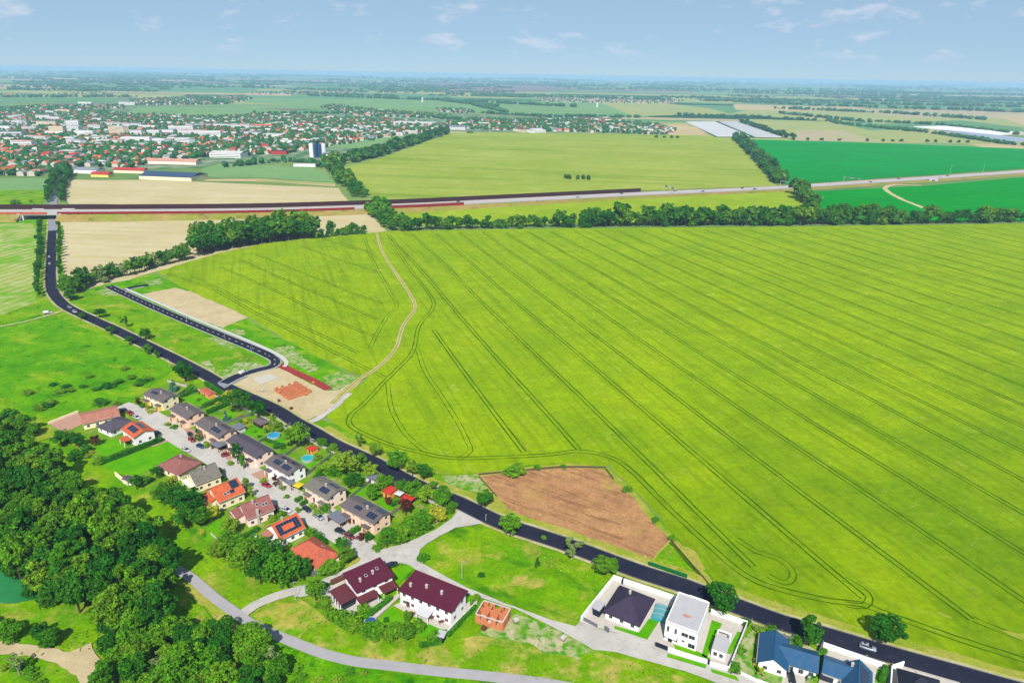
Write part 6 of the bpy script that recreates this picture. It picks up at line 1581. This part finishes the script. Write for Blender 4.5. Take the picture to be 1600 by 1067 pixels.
# ------------------------------------------------------------------ cars
def car_meshes(kind='car'):
    L, Wd = (4.4, 1.8) if kind == 'car' else (5.2, 2.0)
    if kind == 'car':
        low = [(-2.2, .72, .35, .62), (-2.15, .84, .28, .85), (-1.6, .9, .22, .95), (-.6, .9, .2, .93), (.6, .9, .2, .92), (1.2, .89, .22, .88), (1.9, .84, .26, .76), (2.2, .7, .34, .6)]
        cab = [(-2.0, .74, .9), (-1.75, .62, 1.3), (-1.0, .64, 1.45), (.1, .64, 1.46), (.55, .66, 1.34), (1.15, .76, .9)]
    else:
        low = [(-2.6, .92, .35, 1.0), (-2.55, .98, .3, 1.95), (-1.5, 1.0, .26, 2.05), (.4, 1.0, .24, 2.05), (1.0, .99, .25, 1.9), (1.6, .96, .26, 1.2), (2.3, .9, .3, 1.0), (2.6, .8, .36, .7)]
        cab = [(.5, .93, 2.0), (1.02, .9, 1.93), (1.66, .93, 1.16)]
    body = MB(); n = len(low); vs = []
    for x, hw, z0, z1 in low: vs += [(x, -hw, z0), (x, hw, z0), (x, hw * .99, (z0 + z1) / 2), (x, hw * .9, z1), (x, -hw * .9, z1), (x, -hw * .99, (z0 + z1) / 2)]
    fs = []
    for i in range(n - 1):
        for j in range(6):
            k = (j + 1) % 6; fs.append((i * 6 + j, (i + 1) * 6 + j, (i + 1) * 6 + k, i * 6 + k))
    fs += [(5, 4, 3, 2, 1, 0), tuple(range((n - 1) * 6, n * 6))]
    body.add(vs, fs)
    glass = MB()
    if kind == 'car':
        vs = []
        for x, hw, z in cab: vs += [(x, -.8, .86), (x, .8, .86), (x, hw, z), (x, -hw, z)]
        fs = []
        for i in range(len(cab) - 1):
            for j in range(4):
                k = (j + 1) % 4; fs.append((i * 4 + j, (i + 1) * 4 + j, (i + 1) * 4 + k, i * 4 + k))
        fs += [(3, 2, 1, 0), tuple(range(len(cab) * 4 - 4, len(cab) * 4))]
        glass.add(vs, fs)
        roof = MB(); roof.slab([(-1.72, -.6, 1.345), (-1.0, -.64, 1.475), (.1, -.64, 1.485), (.1, .64, 1.485), (-1.0, .64, 1.475), (-1.72, .6, 1.345)], .04)
        for s_ in (-1, 1):
            roof.tube((.1, s_ * .65, 1.45), (1.1, s_ * .77, .92), .035); roof.tube((-.5, s_ * .66, 1.45), (-.5, s_ * .82, .9), .04); roof.tube((-1.7, s_ * .62, 1.32), (-2.0, s_ * .76, .9), .06)
    else:
        glass.slab([(1.03, -.88, 1.9), (1.62, -.9, 1.24), (1.62, .9, 1.24), (1.03, .88, 1.9)], -.04)
        for s_ in (-1, 1): glass.box((.75, s_ * .97, 1.6), (.8, .08, .5))
        roof = MB(); roof.box((-1, 0, 2.08), (2.4, 1.6, .05))
    return body, glass, roof
CARM = {}
def car(px, py, ang_px, paint, label, kind='car', group=None, xy=None, z=.52, sc=1.0):
    if xy: x, y, rz = xy
    else:
        x, y = G(px, py); a = G(px - ang_px[0], py - ang_px[1]); b = G(px + ang_px[0], py + ang_px[1]); rz = math.atan2(b[1] - a[1], b[0] - a[0])
    if (kind, paint) not in CARM:
        b_, g_, r_ = car_meshes(kind)
        CARM[(kind, paint)] = (b_.mesh('body', M['car_' + paint]), r_.mesh('roof_panel', M['car_' + paint]))
        for p in CARM[(kind, paint)][0].polygons: p.use_smooth = True
        if kind not in CARM:
            w = MB(); w.tube((0, -.1, 0), (0, .1, 0), .32, .32, 14); w.tube((0, -.11, 0), (0, .11, 0), .18, .18, 10, 1)
            h = MB(); h.box((0, 0, 0), (.12, .35, .14)); t = MB(); t.box((0, 0, 0), (.1, .3, .18))
            CARM[kind] = (g_.mesh('windows', M['carglass']), w.mesh('wheel', [M['tyre'], M['metal']]), h.mesh('headlight', M['lamp_clear']), t.mesh('tail_light', M['lamp_red']))
    bm_, rm_ = CARM[(kind, paint)]; gm_, wm_, hm_, tm_ = CARM[kind]
    root = empty('van' if kind == 'van' else 'car', (x, y, z), rz, label, 'van' if kind == 'van' else 'car', group)
    root.scale = (sc, sc, sc)
    link('body', bm_, root); link('windows', gm_, root); link('roof_panel', rm_, root)
    X, hw = (1.38, .84) if kind == 'car' else (1.7, .92)
    for sx in (-1, 1):
        for sy in (-1, 1): link('wheel', wm_, root, (sx * X, sy * hw, .32))
    for sy in (-1, 1):
        link('headlight', hm_, root, (2.12 if kind == 'car' else 2.5, sy * .6, .62)); link('tail_light', tm_, root, (-2.18 if kind == 'car' else -2.58, sy * .65, .75))
for px, py, d_, paint, lab in [
    (195, 644, (8, 3), 'dark', 'dark car parked at the top of the street'), (204, 648, (7, 5), 'red', 'bright red car parked at the top of the street beside the pink roof'), (214, 655, (9, 3), 'white', 'white car parked at the top of the street below the red one'),
    (297, 682, (3, 6), 'dark', 'dark car nose to nose with a red car beside the pointed conifer'), (300, 690, (6, 4), 'red', 'red car parked beside the pointed conifer'), (314, 700, (8, 3), 'blue', 'blue car parked between red car and carport'),
    (291, 706, (8, 3), 'white', 'white car parked on the lawn side of the street'), (354, 713, (8, -2), 'darkred', 'dark red car on the brick drive near the narrow dark tree'), (417, 761, (8, 3), 'red', 'bright red car on the street beside the copper shrub'),
    (448, 800, (8, 3), 'white', 'white car parked at the rose-roofed house'), (480, 799, (7, 5), 'dark', 'dark blue car parked on the street below the two clipped hedges'), (499, 811, (7, 5), 'silver', 'silver car parked on the street left of the grey carport'),
    (532, 833, (8, 3), 'dark', 'dark estate car parked below the grey carport'), (547, 841, (7, 4), 'darkred', 'dark red car at the end of the street beside the hedge'), (612, 886, (8, -3), 'dark', 'dark car beside the first maroon roof at the junction'),
    (1355, 1015, (10, 3.2), 'silver', 'silver car driving on the dark main road at the lower right'), (1236, 1062, (2, 8), 'black', 'black car on the drive of the blue L-shaped house'),
    (77, 403, (0, -5), 'white', 'white car farther up the main road toward the bridge'), (77.5, 414, (0, -5), 'white', 'white car following close behind another toward the bridge'),
    (117, 489, (7, 4), 'white', 'white car just past the road bend'), (109, 482, (7, 4), 'silver', 'silver car inside the road bend'), (247, 680, (6, 4), 'black', 'black car in front of the white gable with red-orange roof')]:
    car(px, py, d_, paint, lab)
car(380, 585, (9, -4), 'white', 'white van on the end of the new road by the building site', 'van', z=.56)
car(75, 491, (8, -1), 'white', 'white van parked on the track inside the road bend', 'van')

# ------------------------------------------------------------------ motorway on its embankment
mz = lambda px: max(1.6, 6.5 - max(0, px - 100) * 0.0052)
mw_px = [(-160, 331), (0, 331), (84, 331), (200, 330.5), (400, 328.5), (580, 323), (660, 320), (740, 316), (900, 308), (1022, 302), (1150, 296.5), (1230, 292.5), (1330, 286), (1440, 279), (1520, 273.5), (1600, 268), (1800, 252)]
mw = smooth([G(px, py, mz(px)) + (mz(px),) for px, py in mw_px], 12)
mb = MB(); ns = normals(mw); vs = []
for p, n in zip(mw, ns):
    for o_, zf in ((26, 0), (15, 1), (-15, 1), (-27, 0)): vs.append((p[0] + n[0] * o_, p[1] + n[1] * o_, p[2] * zf + (0.05 if zf == 0 else 0)))
road_x = G(83, 338)
fs = []
gap = [i for i, p in enumerate(mw) if abs(p[0] - road_x[0]) < 9]
for i in range(len(mw) - 1):
    if i in gap or i + 1 in gap: continue
    for j in range(3): fs.append((i * 4 + j, i * 4 + j + 1, (i + 1) * 4 + j + 1, (i + 1) * 4 + j))
mb.add(vs, fs)
tag(mb.build('motorway_embankment', M['bank']), kind='structure')
ribbon('motorway', mw, 26, 'motorway', 0.15)
mb = MB()
for o_ in (-12.2, -1.6, 1.6, 12.2): ribbon_mesh(mb, [(a[0], a[1], b[2]) for a, b in zip(offset(mw, o_), mw)], .22, .17)
tag(mb.build('lane_line', M['paint']), kind='structure')
mb = MB(); ribbon_mesh(mb, mw, .7, .16, .8)
tag(mb.build('median_barrier', M['kerb']), 'pale concrete barrier down the middle of the motorway', 'barrier')
# bridge over the main road
bi = [mw[gap[0] - 1], mw[gap[-1] + 1]] if gap else [mw[10], mw[12]]
bc = ((bi[0][0] + bi[1][0]) / 2, (bi[0][1] + bi[1][1]) / 2, bi[0][2]); bz = math.atan2(bi[1][1] - bi[0][1], bi[1][0] - bi[0][0]); bl = math.dist(bi[0][:2], bi[1][:2])
root = empty('road_bridge', (bc[0], bc[1], 0), bz, 'pale concrete motorway bridge over the tree-lined main road', 'bridge')
bx(root, 'deck', (0, 0, bc[2] - .55), (bl + 1.5, 30, 1.1), 'kerb')
for s_ in (-1, 1):
    bx(root, 'abutment', (s_ * (bl / 2 + .2), 0, bc[2] / 2 - .6), (3.4, 29.4, bc[2] - 1.2), 'greywall')
    bx(root, 'parapet', (0, s_ * 15.1, bc[2] + .3), (bl + 8, .4, 1.1), 'kerb')
    q = MB(); q.slab([(s_ * bl / 2, -15, bc[2] - .2), (s_ * (bl / 2 + 9), -15.4, bc[2] - .2), (s_ * (bl / 2 + 9), -16, bc[2] - 1.4), (s_ * bl / 2, -20, .2)], .5); q.build('wing_wall', M['kerb'], root)
def barrier(o_, i0, i1, h, mat, label, cap=None):
    g = [(a[0], a[1], b[2]) for a, b in zip(offset(mw, o_), mw)][i0:i1]
    root = empty('noise_barrier', (g[0][0], g[0][1], g[0][2]), 0, label, 'noise barrier')
    g = [(p[0] - root.location.x, p[1] - root.location.y, p[2] - root.location.z) for p in g]
    mb = MB(); ribbon_mesh(mb, g, .25, .1, 0.001)
    mb = MB()
    for a, b in zip(g, g[1:]):
        L = math.dist(a[:2], b[:2]); rz = math.atan2(b[1] - a[1], b[0] - a[0])
        mb.box(((a[0] + b[0]) / 2, (a[1] + b[1]) / 2, (a[2] + b[2]) / 2 + h / 2), (L, .25, h), rz)
    mb.build('barrier_panels', M[mat], root)['kind'] = 'stuff'
    mb = MB()
    for a in g: mb.box((a[0], a[1], a[2] + h / 2 + .1), (.35, .4, h + .25))
    mb.build('posts', M['barrier'], root)['kind'] = 'stuff'
def idx(px):
    X = G(px, 325, 4)[0]; return min(range(len(mw)), key=lambda i: abs(mw[i][0] - X * 1.0) if mw[i][1] < 1500 else 1e9)
def idx_px(px):
    best = 0; bd = 1e9
    for i, p in enumerate(mw):
        # project to the photograph
        dx, dy, dz = p[0], p[1], p[2] - CAM_H
        q = dx * cr + dy * 0 + 0
        f = dy * cp - dz * sp; u = dx; v = dy * sp + dz * cp
        uu = u * cr + v * sr
        X = 800 + FPX * uu / f
        if abs(X - px) < bd: bd = abs(X - px); best = i
    return best
barrier(15.2, 0, idx_px(1020), 5.2, 'barrier', 'long dark brown noise barrier on the far side of the motorway')
barrier(-15.2, 0, idx_px(100), 2.6, 'barrier_orange', 'orange stretch of the near noise barrier left of the bridge')
barrier(-15.2, idx_px(101), idx_px(560), 2.8, 'barrier_red', 'red near noise barrier between the bridge and the tree belt')
barrier(-15.2, idx_px(561), idx_px(736), 3.4, 'barrier_red', 'last red stretch of the near noise barrier right of the tree belt')
# gantries and masts on the open stretch
def gantry(px, label, w=30):
    i = idx_px(px); p = mw[i]; n = normals(mw)[i]; root = empty('sign_gantry', (p[0], p[1], p[2]), math.atan2(n[1], n[0]), label, 'gantry')
    q = MB()
    for s_ in (-1, 1): q.tube((s_ * w / 2, 0, 0), (s_ * w / 2, 0, 8), .22, .22)
    q.tube((-w / 2, 0, 8), (w / 2, 0, 8), .22, .22); q.tube((-w / 2, 0, 7), (w / 2, 0, 7), .18, .18); q.build('frame', M['frame'], root)
    for s_ in (-.28, .28): bx(root, 'sign_panel', (s_ * w, .3, 7.6), (6, .15, 2.6), 'metal')
gantry(1328, 'pale sign gantry over the motorway right of the tree belt'); gantry(1228, 'pale sign gantry beside the tree belt crossing'); gantry(1048, 'pale sign gantry just past the end of the brown noise barrier')
for px in (1496, 1552):
    i = idx_px(px); p = offset(mw, 17)[i]; root = empty('light_mast', (p[0], p[1], 0), 0, 'thin white mast beside the motorway, the %s of two' % ('left' if px < 1520 else 'right'), 'mast')
    q = MB(); q.tube((0, 0, 0), (0, 0, 20), .22, .12); q.build('pole', M['frame'], root); bx(root, 'mast_head', (0, 0, 20), (1.4, .6, .3), 'metal')
i = idx_px(1438); p = offset(mw, -20)[i]; root = empty('culvert', (p[0], p[1], 0), bz, 'pale concrete underpass portal in the motorway bank', 'underpass')
bx(root, 'portal', (0, 0, 1.8), (16, 5, 3.6), 'kerb'); bx(root, 'opening_shade', (0, -2.52, 1.2), (5, .1, 2.4), 'slate')  # dark panel on the solid portal stands in for the shaded hollow
ribbon('field_track', line([(1440, 290), (1400, 289), (1384, 293), (1388, 300), (1410, 312), (1440, 324), (1464, 334)], 8), 7, 'straw', .2, rough=.8)
for k, (px, o_, pt_) in enumerate([(700, -6, 'white'), (715, 5, 'dark'), (900, -6, 'silver'), (1052, 5, 'dark'), (1098, -6, 'dark'), (1165, 5, 'black'), (1170, -6, 'black'), (1300, 5, 'white'), (1355, -6, 'black'), (1412, 5, 'black'), (1465, -6, 'white'), (1484, 5, 'black'), (10, -6, 'blue'), (980, 5, 'black')]):
    i = idx_px(px); p = offset(mw, o_)[i]; q_ = mw[min(i + 1, len(mw) - 1)]; a_ = math.atan2(q_[1] - mw[i][1], q_[0] - mw[i][0])
    car(0, 0, None, pt_, '%s car on the distant motorway' % ({'white': 'white', 'dark': 'dark', 'silver': 'silver', 'black': 'black', 'blue': 'blue'}[pt_]), 'car', 'cars on the motorway', (p[0], p[1], a_), mw[i][2] + .17, 1.15)

# white crop covers
def cover(px, label, mat='fleece'):
    g = [G(*p) for p in px]; a = sum(g[i][0] * g[(i + 1) % 4][1] - g[(i + 1) % 4][0] * g[i][1] for i in range(4))
    if a < 0: g.reverse()
    mb = MB(); A, B, C_, D_ = [Vector(p) for p in g]
    n = 14      # tunnels side by side
    for i in range(n):
        t0, t1 = i / n, (i + 1) / n - .012
        p = [A.lerp(B, t0), A.lerp(B, t1), D_.lerp(C_, t1), D_.lerp(C_, t0)]; m1, m2 = (p[0] + p[1]) / 2, (p[2] + p[3]) / 2
        mb.add([(p[0].x, p[0].y, .4), (p[1].x, p[1].y, .4), (p[2].x, p[2].y, .4), (p[3].x, p[3].y, .4), (m1.x, m1.y, 3.4), (m2.x, m2.y, 3.4)], [(0, 4, 5, 3), (4, 1, 2, 5), (0, 1, 4), (3, 5, 2)])
    tag(mb.build('crop_tunnels', M[mat]), label, 'greenhouse')
cover([(1072, 191), (1118, 191), (1172, 214), (1121, 214)], 'left block of long white crop tunnels beyond the olive field')
cover([(1124, 191), (1150, 191), (1222, 215.5), (1180, 214.5)], 'right block of long white crop tunnels beside the tree belt')
cover([(1427, 199), (1475, 198), (1600, 209), (1560, 212)], 'white crop tunnels at the far right')
cover([(1470, 204), (1560, 213), (1640, 222), (1575, 222)], 'grey crop tunnels at the far right edge', 'fleece2')
# ------------------------------------------------------------------ the town
tw = random.Random(21)
ROOFS = ['t_orange', 't_red', 't_brown', 't_white', 't_grey', 't_pink']
for k, c in dict(t_orange=(232, 120, 80), t_red=(198, 62, 56), t_brown=(146, 96, 84), t_white=(226, 224, 224), t_grey=(150, 156, 170), t_pink=(220, 160, 140)).items(): M[k] = plain('town_roof_' + k[2:], P(*c), .8, .2, var=.15, sc=.05)
M['t_wall'] = plain('town_house_wall', P(236, 226, 210), .85, .15, var=.1, sc=.02)
def house_geo(w, d, h, hr):
    x, y = w / 2, d / 2
    v = [(-x, -y, 0), (x, -y, 0), (x, y, 0), (-x, y, 0), (-x, -y, h), (x, -y, h), (x, y, h), (-x, y, h), (-x, 0, h + hr), (x, 0, h + hr)]
    f = [((0, 1, 5, 4), 0), ((1, 2, 6, 9, 5), 0), ((2, 3, 7, 6), 0), ((3, 0, 4, 8, 7), 0)]
    e = .5
    k = len(v); sl = hr / y
    v += [(-x - e, -y - e, h - e * sl), (x + e, -y - e, h - e * sl), (x + e, 0, h + hr + .12), (-x - e, 0, h + hr + .12), (x + e, y + e, h - e * sl), (-x - e, y + e, h - e * sl)]
    f += [((k, k + 1, k + 2, k + 3), 1), ((k + 4, k + 5, k + 3, k + 2), 1)]
    return v, f
zones = [([(-120, 262), (60, 262), (230, 262), (235, 252), (330, 246), (450, 240), (520, 230), (600, 215), (690, 204), (690, 196), (610, 188), (520, 184), (420, 180), (330, 184), (260, 182), (200, 180), (130, 172), (0, 174), (-120, 178)], 26, .9),
         ([(-120, 277), (60, 276), (72, 266), (-120, 264)], 24, .7),
         ([(750, 203), (1050, 211), (1046, 200), (940, 186), (700, 190), (700, 200)], 30, .7),
         ([(215, 165), (345, 164), (395, 156), (375, 150), (210, 156)], 34, .75), ([(500, 168), (520, 165), (600, 174), (700, 180), (700, 186), (560, 182)], 34, .7),
         ([(680, 170), (740, 173), (738, 178), (690, 176)], 34, .8), ([(835, 152), (1060, 158), (1060, 163), (850, 160)], 50, .6), ([(395, 145), (560, 142), (560, 146), (400, 149)], 60, .6), ([(0, 148), (180, 146), (180, 150), (0, 152)], 60, .4), ([(1140, 146), (1560, 152), (1560, 155), (1140, 150)], 90, .35),
         ([(0, 176), (190, 170), (190, 166), (60, 166), (0, 170)], 34, .6)]
H_ = []
tt = []
for zi, (poly, step, dn) in enumerate(zones):
    g = [G(*p) for p in poly]; th = R(-9 + zi * 7)
    c_, s_ = math.cos(th), math.sin(th)
    gr = [(a * c_ + b * s_, -a * s_ + b * c_) for a, b in g]
    for p in fill(gr, step, tw, .22):
        x, y = p[0] * c_ - p[1] * s_, p[0] * s_ + p[1] * c_
        if tw.random() < dn:
            h2 = tw.random()
            big = h2 > .91 and zi in (0, 2)
            H_.append((x, y, th + tw.choice((0, math.pi / 2)) + tw.uniform(-.12, .12), tw.uniform(10, 17) * (2.6 if big else 1), tw.uniform(9, 12) * (1.4 if big else 1), tw.uniform(3, 6.2) * (1.2 if big else 1), tw.uniform(1.8, 3.4), (3 if big and tw.random() < .7 else tw.choices(range(6), (20, 14, 18, 18, 14, 16))[0])))
        for k in range(3 if step < 40 else 1):
            if tw.random() < .8: tt.append((x + tw.uniform(-.55, .55) * step, y + tw.uniform(-.55, .55) * step, tw.uniform(3, 7), tw.uniform(6, 13)))
def near_road(x, y): return False
H_.sort(key=lambda q: q[0] ** 2 + q[1] ** 2)
RN = ['orange', 'red', 'brown', 'white', 'grey', 'pink']
protos = {}
for i, (x, y, rz, w, d, h, hr, rc) in enumerate(H_[:280]):
    key = (rc, i % 4)
    if key not in protos:
        v, f = house_geo(w, d, h, hr); mb = MB()
        mb.v = v; mb.f = [a for a, b in f]; mb.mi = [b for a, b in f]; protos[key] = mb.mesh('town_house', [M['t_wall'], M[ROOFS[rc]]])
    o = link('town_house', protos[key], None, (x, y, .05), (0, 0, rz))
    tag(o, 'small house with %s roof among the nearest streets of the distant town' % RN[rc], 'house', 'town houses with %s roofs' % RN[rc])
mb = MB()
for x, y, rz, w, d, h, hr, rc in H_[280:]:
    v, f = house_geo(w, d, h, hr); a, b = math.cos(rz), math.sin(rz); n = len(mb.v)
    mb.v += [(p[0] * a - p[1] * b + x, p[0] * b + p[1] * a + y, p[2]) for p in v]
    for q, mi in f: mb.f.append(tuple(j + n for j in q)); mb.mi.append(0 if mi == 0 else 1 + rc)
tag(mb.build('town_houses', [M['t_wall']] + [M[r] for r in ROOFS]), 'countless small houses of the distant town', 'houses', kind='stuff')
blob_cloud('town_trees', tt, 'trees filling the gardens of the distant town')
print('town houses', len(H_), 'trees', len(tt))
def town_block(px, py, w, d, h, rot, wallm, roofm, label, hr=0, cat='building', n=6, name='town_building'):
    x, y = G(px, py); root = empty(name, (x, y, .05), R(rot), label, cat)
    q = MB(); q.box((0, 0, h / 2), (w, d, h)); q.build('wall', M[wallm], root)
    q = MB()
    if hr: roof_geo(q, 'gable', w, d, h, hr, .6)
    else: q.box((0, 0, h + .2), (w + .6, d + .6, .4))
    q.build('roof', M[roofm], root)
    if h > 7:
        q = MB(); q.box((0, 0, 0), (w * .96, .1, 1.2)); me = q.mesh('window_band', M['glass'])
        for k in range(int(h / 3)): link('window_band', me, root, (0, -d / 2 - .03, 1.8 + k * 3))
for px, py, w, d, h, rot, wm, rm, lab, hr in [
    (272, 279, 84, 44, 6, -8, 'cream', 'r_barn', 'long barn with dark blue-grey roof beside the straw field', 4), (205, 270, 50, 13, 5, -5, 'cream', 't_red', 'long low building with red roof left of the dark barn', 3),
    (160, 276, 28, 13, 4.5, -5, 'yellow', 't_red', 'bright red-roofed building at the top corner of the straw field', 3), (140, 270, 40, 20, 6, -8, 'white', 't_grey', 'pale hall with grey roof left of the bright red roof', 2),
    (272, 256, 90, 20, 6, -4, 'pinkwall', 't_pink', 'long building with faded pink roof above the dark barn', 3), (358, 245, 60, 34, 8, -4, 'white', 't_white', 'big white hall in the middle of the town edge', 3),
    (480, 260, 44, 12, 4, 0, 'white', 't_white', 'low white building beside the pale green field', 0), (437, 241, 30, 14, 7, 3, 't_red', 'r_black', 'dark red box building near the silos', 0), (518, 247, 26, 20, 9, -5, 'white', 't_grey', 'white shed right of the blue silos', 2),
    (110, 243, 30, 16, 9, -6, 'white', 't_white', 'white block at the avenue into town', 0), (75, 199, 46, 18, 16, 12, 'cream', 't_grey', 'apartment block at the upper left of town', 0), (116, 201, 30, 16, 20, 10, 'white', 't_white', 'tall pale apartment block in the upper town', 0),
    (70, 189, 40, 16, 18, 5, 'white', 't_grey', 'apartment block near the upper left trees', 0), (92, 211, 34, 16, 20, 0, 'cream', 't_pink', 'cream apartment block in the old town', 0), (115, 208, 40, 16, 16, -5, 'white', 't_white', 'white apartment block beside the cream one', 0),
    (135, 214, 50, 16, 14, -10, 'white', 't_white', 'long white apartment block in mid town', 0), (150, 205, 30, 16, 16, 4, 'white', 't_grey', 'apartment block behind the long white one', 0), (187, 212, 46, 18, 22, -20, 'cream', 't_white', 'tallest pale apartment block in mid town', 0),
    (216, 214, 30, 15, 16, -8, 'white', 't_grey', 'pale block right of the tallest one', 0), (242, 213, 30, 15, 14, 0, 'white', 't_white', 'pale block left of the red roof cluster', 0), (263, 212, 30, 15, 14, 5, 'white', 't_grey', 'pale block at the red roof cluster', 0),
    (20, 216, 50, 20, 14, 8, 'greywall', 't_grey', 'grey block at the left edge of town', 0), (100, 178, 50, 18, 14, 0, 'cream', 't_pink', 'pinkish block on the upper rim of town', 0), (135, 165, 60, 20, 14, 0, 'white', 't_white', 'white block above the town', 0),
    (200, 164, 70, 20, 12, 0, 'white', 't_white', 'white hall above the town near the trunk road', 0), (230, 160, 90, 40, 8, -4, 'cream', 't_pink', 'pale hall at the trunk road', 0),
    (315, 200, 60, 16, 12, 0, 'greywall', 't_grey', 'grey apartment row behind the red roofs', 0), (345, 200, 50, 16, 12, -4, 'white', 't_grey', 'white apartment row behind the red roofs', 0), (375, 202, 60, 16, 12, -4, 'white', 't_white', 'white school building in the right half of town', 0),
    (410, 203, 60, 16, 12, -4, 'white', 't_orange', 'white building with orange roof in the right half of town', 3), (650, 196, 130, 50, 10, -10, 'white', 't_white', 'large white hall at the end of the town by the trees', 0), (705, 202, 90, 40, 9, -8, 'white', 't_grey', 'second large hall at the end of the town', 0),
    (835, 207, 40, 60, 8, 30, 'white', 't_white', 'white hall in the village beyond the olive field', 3), (815, 206, 30, 50, 8, 30, 'cream', 't_brown', 'brownish hall in the village beyond the olive field', 3), (945, 190, 120, 30, 8, -6, 'white', 't_pink', 'long pale hall above the village', 0)]:
    town_block(px, py, w, d, h, rot, wm, rm, lab, hr, 'apartment block' if 'apartment' in lab else 'building', name='apartment_block' if 'apartment' in lab else 'town_building')
rr_ = random.Random(4)
for i, (px, py) in enumerate([(30, 196), (48, 206), (12, 205), (155, 190), (175, 198), (205, 200), (232, 203), (285, 208), (300, 214), (160, 222), (180, 226), (215, 225), (60, 222), (38, 230), (250, 225), (290, 228), (395, 214), (430, 216), (330, 216), (120, 228), (85, 190), (22, 188)]):
    town_block(px, py, rr_.uniform(30, 60), rr_.uniform(14, 20), rr_.uniform(10, 17), rr_.uniform(-25, 15), 'white', rr_.choice(['t_white', 't_grey', 't_pink']), 'pale slab-shaped block among the houses of the distant town', 0, name='slab_block')
for o in list(col.objects):
    if o.name.startswith('slab_block'): o['group'] = 'pale slab blocks of the town'
for i in range(18):   # long rows of new white flats
    px = 452 + i * 10.2; py = 208 + i * .35 - 5 + (i % 3) * 1.6
    town_block(px, py, 17, 14, rr_.uniform(8, 11), -8, 'white', rr_.choice(['t_white', 't_grey', 't_white']), 'white box-shaped block of flats in the new row at the right of town', 0, 'flats', name='flats_block')
for o in list(col.objects):
    if o.name.startswith('flats_block'): o['group'] = 'white blocks of flats at the right of town'
x, y = G(497, 246)
root = empty('grain_silos', (x, y, 0), 0, 'group of tall blue and grey grain silos at the town edge', 'silos')
for k, (dx, mt) in enumerate([(-12, 'white'), (-4, 'car_blue'), (4, 'car_blue'), (12, 'greywall')]):
    q = MB(); q.cyl((dx, 0, 0), 4, 24, 16); q.cyl((dx, 0, 24), 4, 2.5, 16, r2=.5); q.build('silo', M[mt], root)
bx(root, 'elevator_tower', (0, 5, 15), (5, 5, 30), 'slate'); bx(root, 'conveyor', (0, 2, 29), (30, 2, 2), 'slate')
for px, py in [(660, 160), (933, 168)]:
    x, y = G(px, py); root = empty('chimney_tower', (x, y, 0), 0, 'distant pale tower %s' % ('left of the far village' if px < 800 else 'above the far pale field'), 'tower')
    q = MB(); q.cyl((0, 0, 0), 5, 26, 12, r2=4); q.build('shaft', M['greywall'], root)
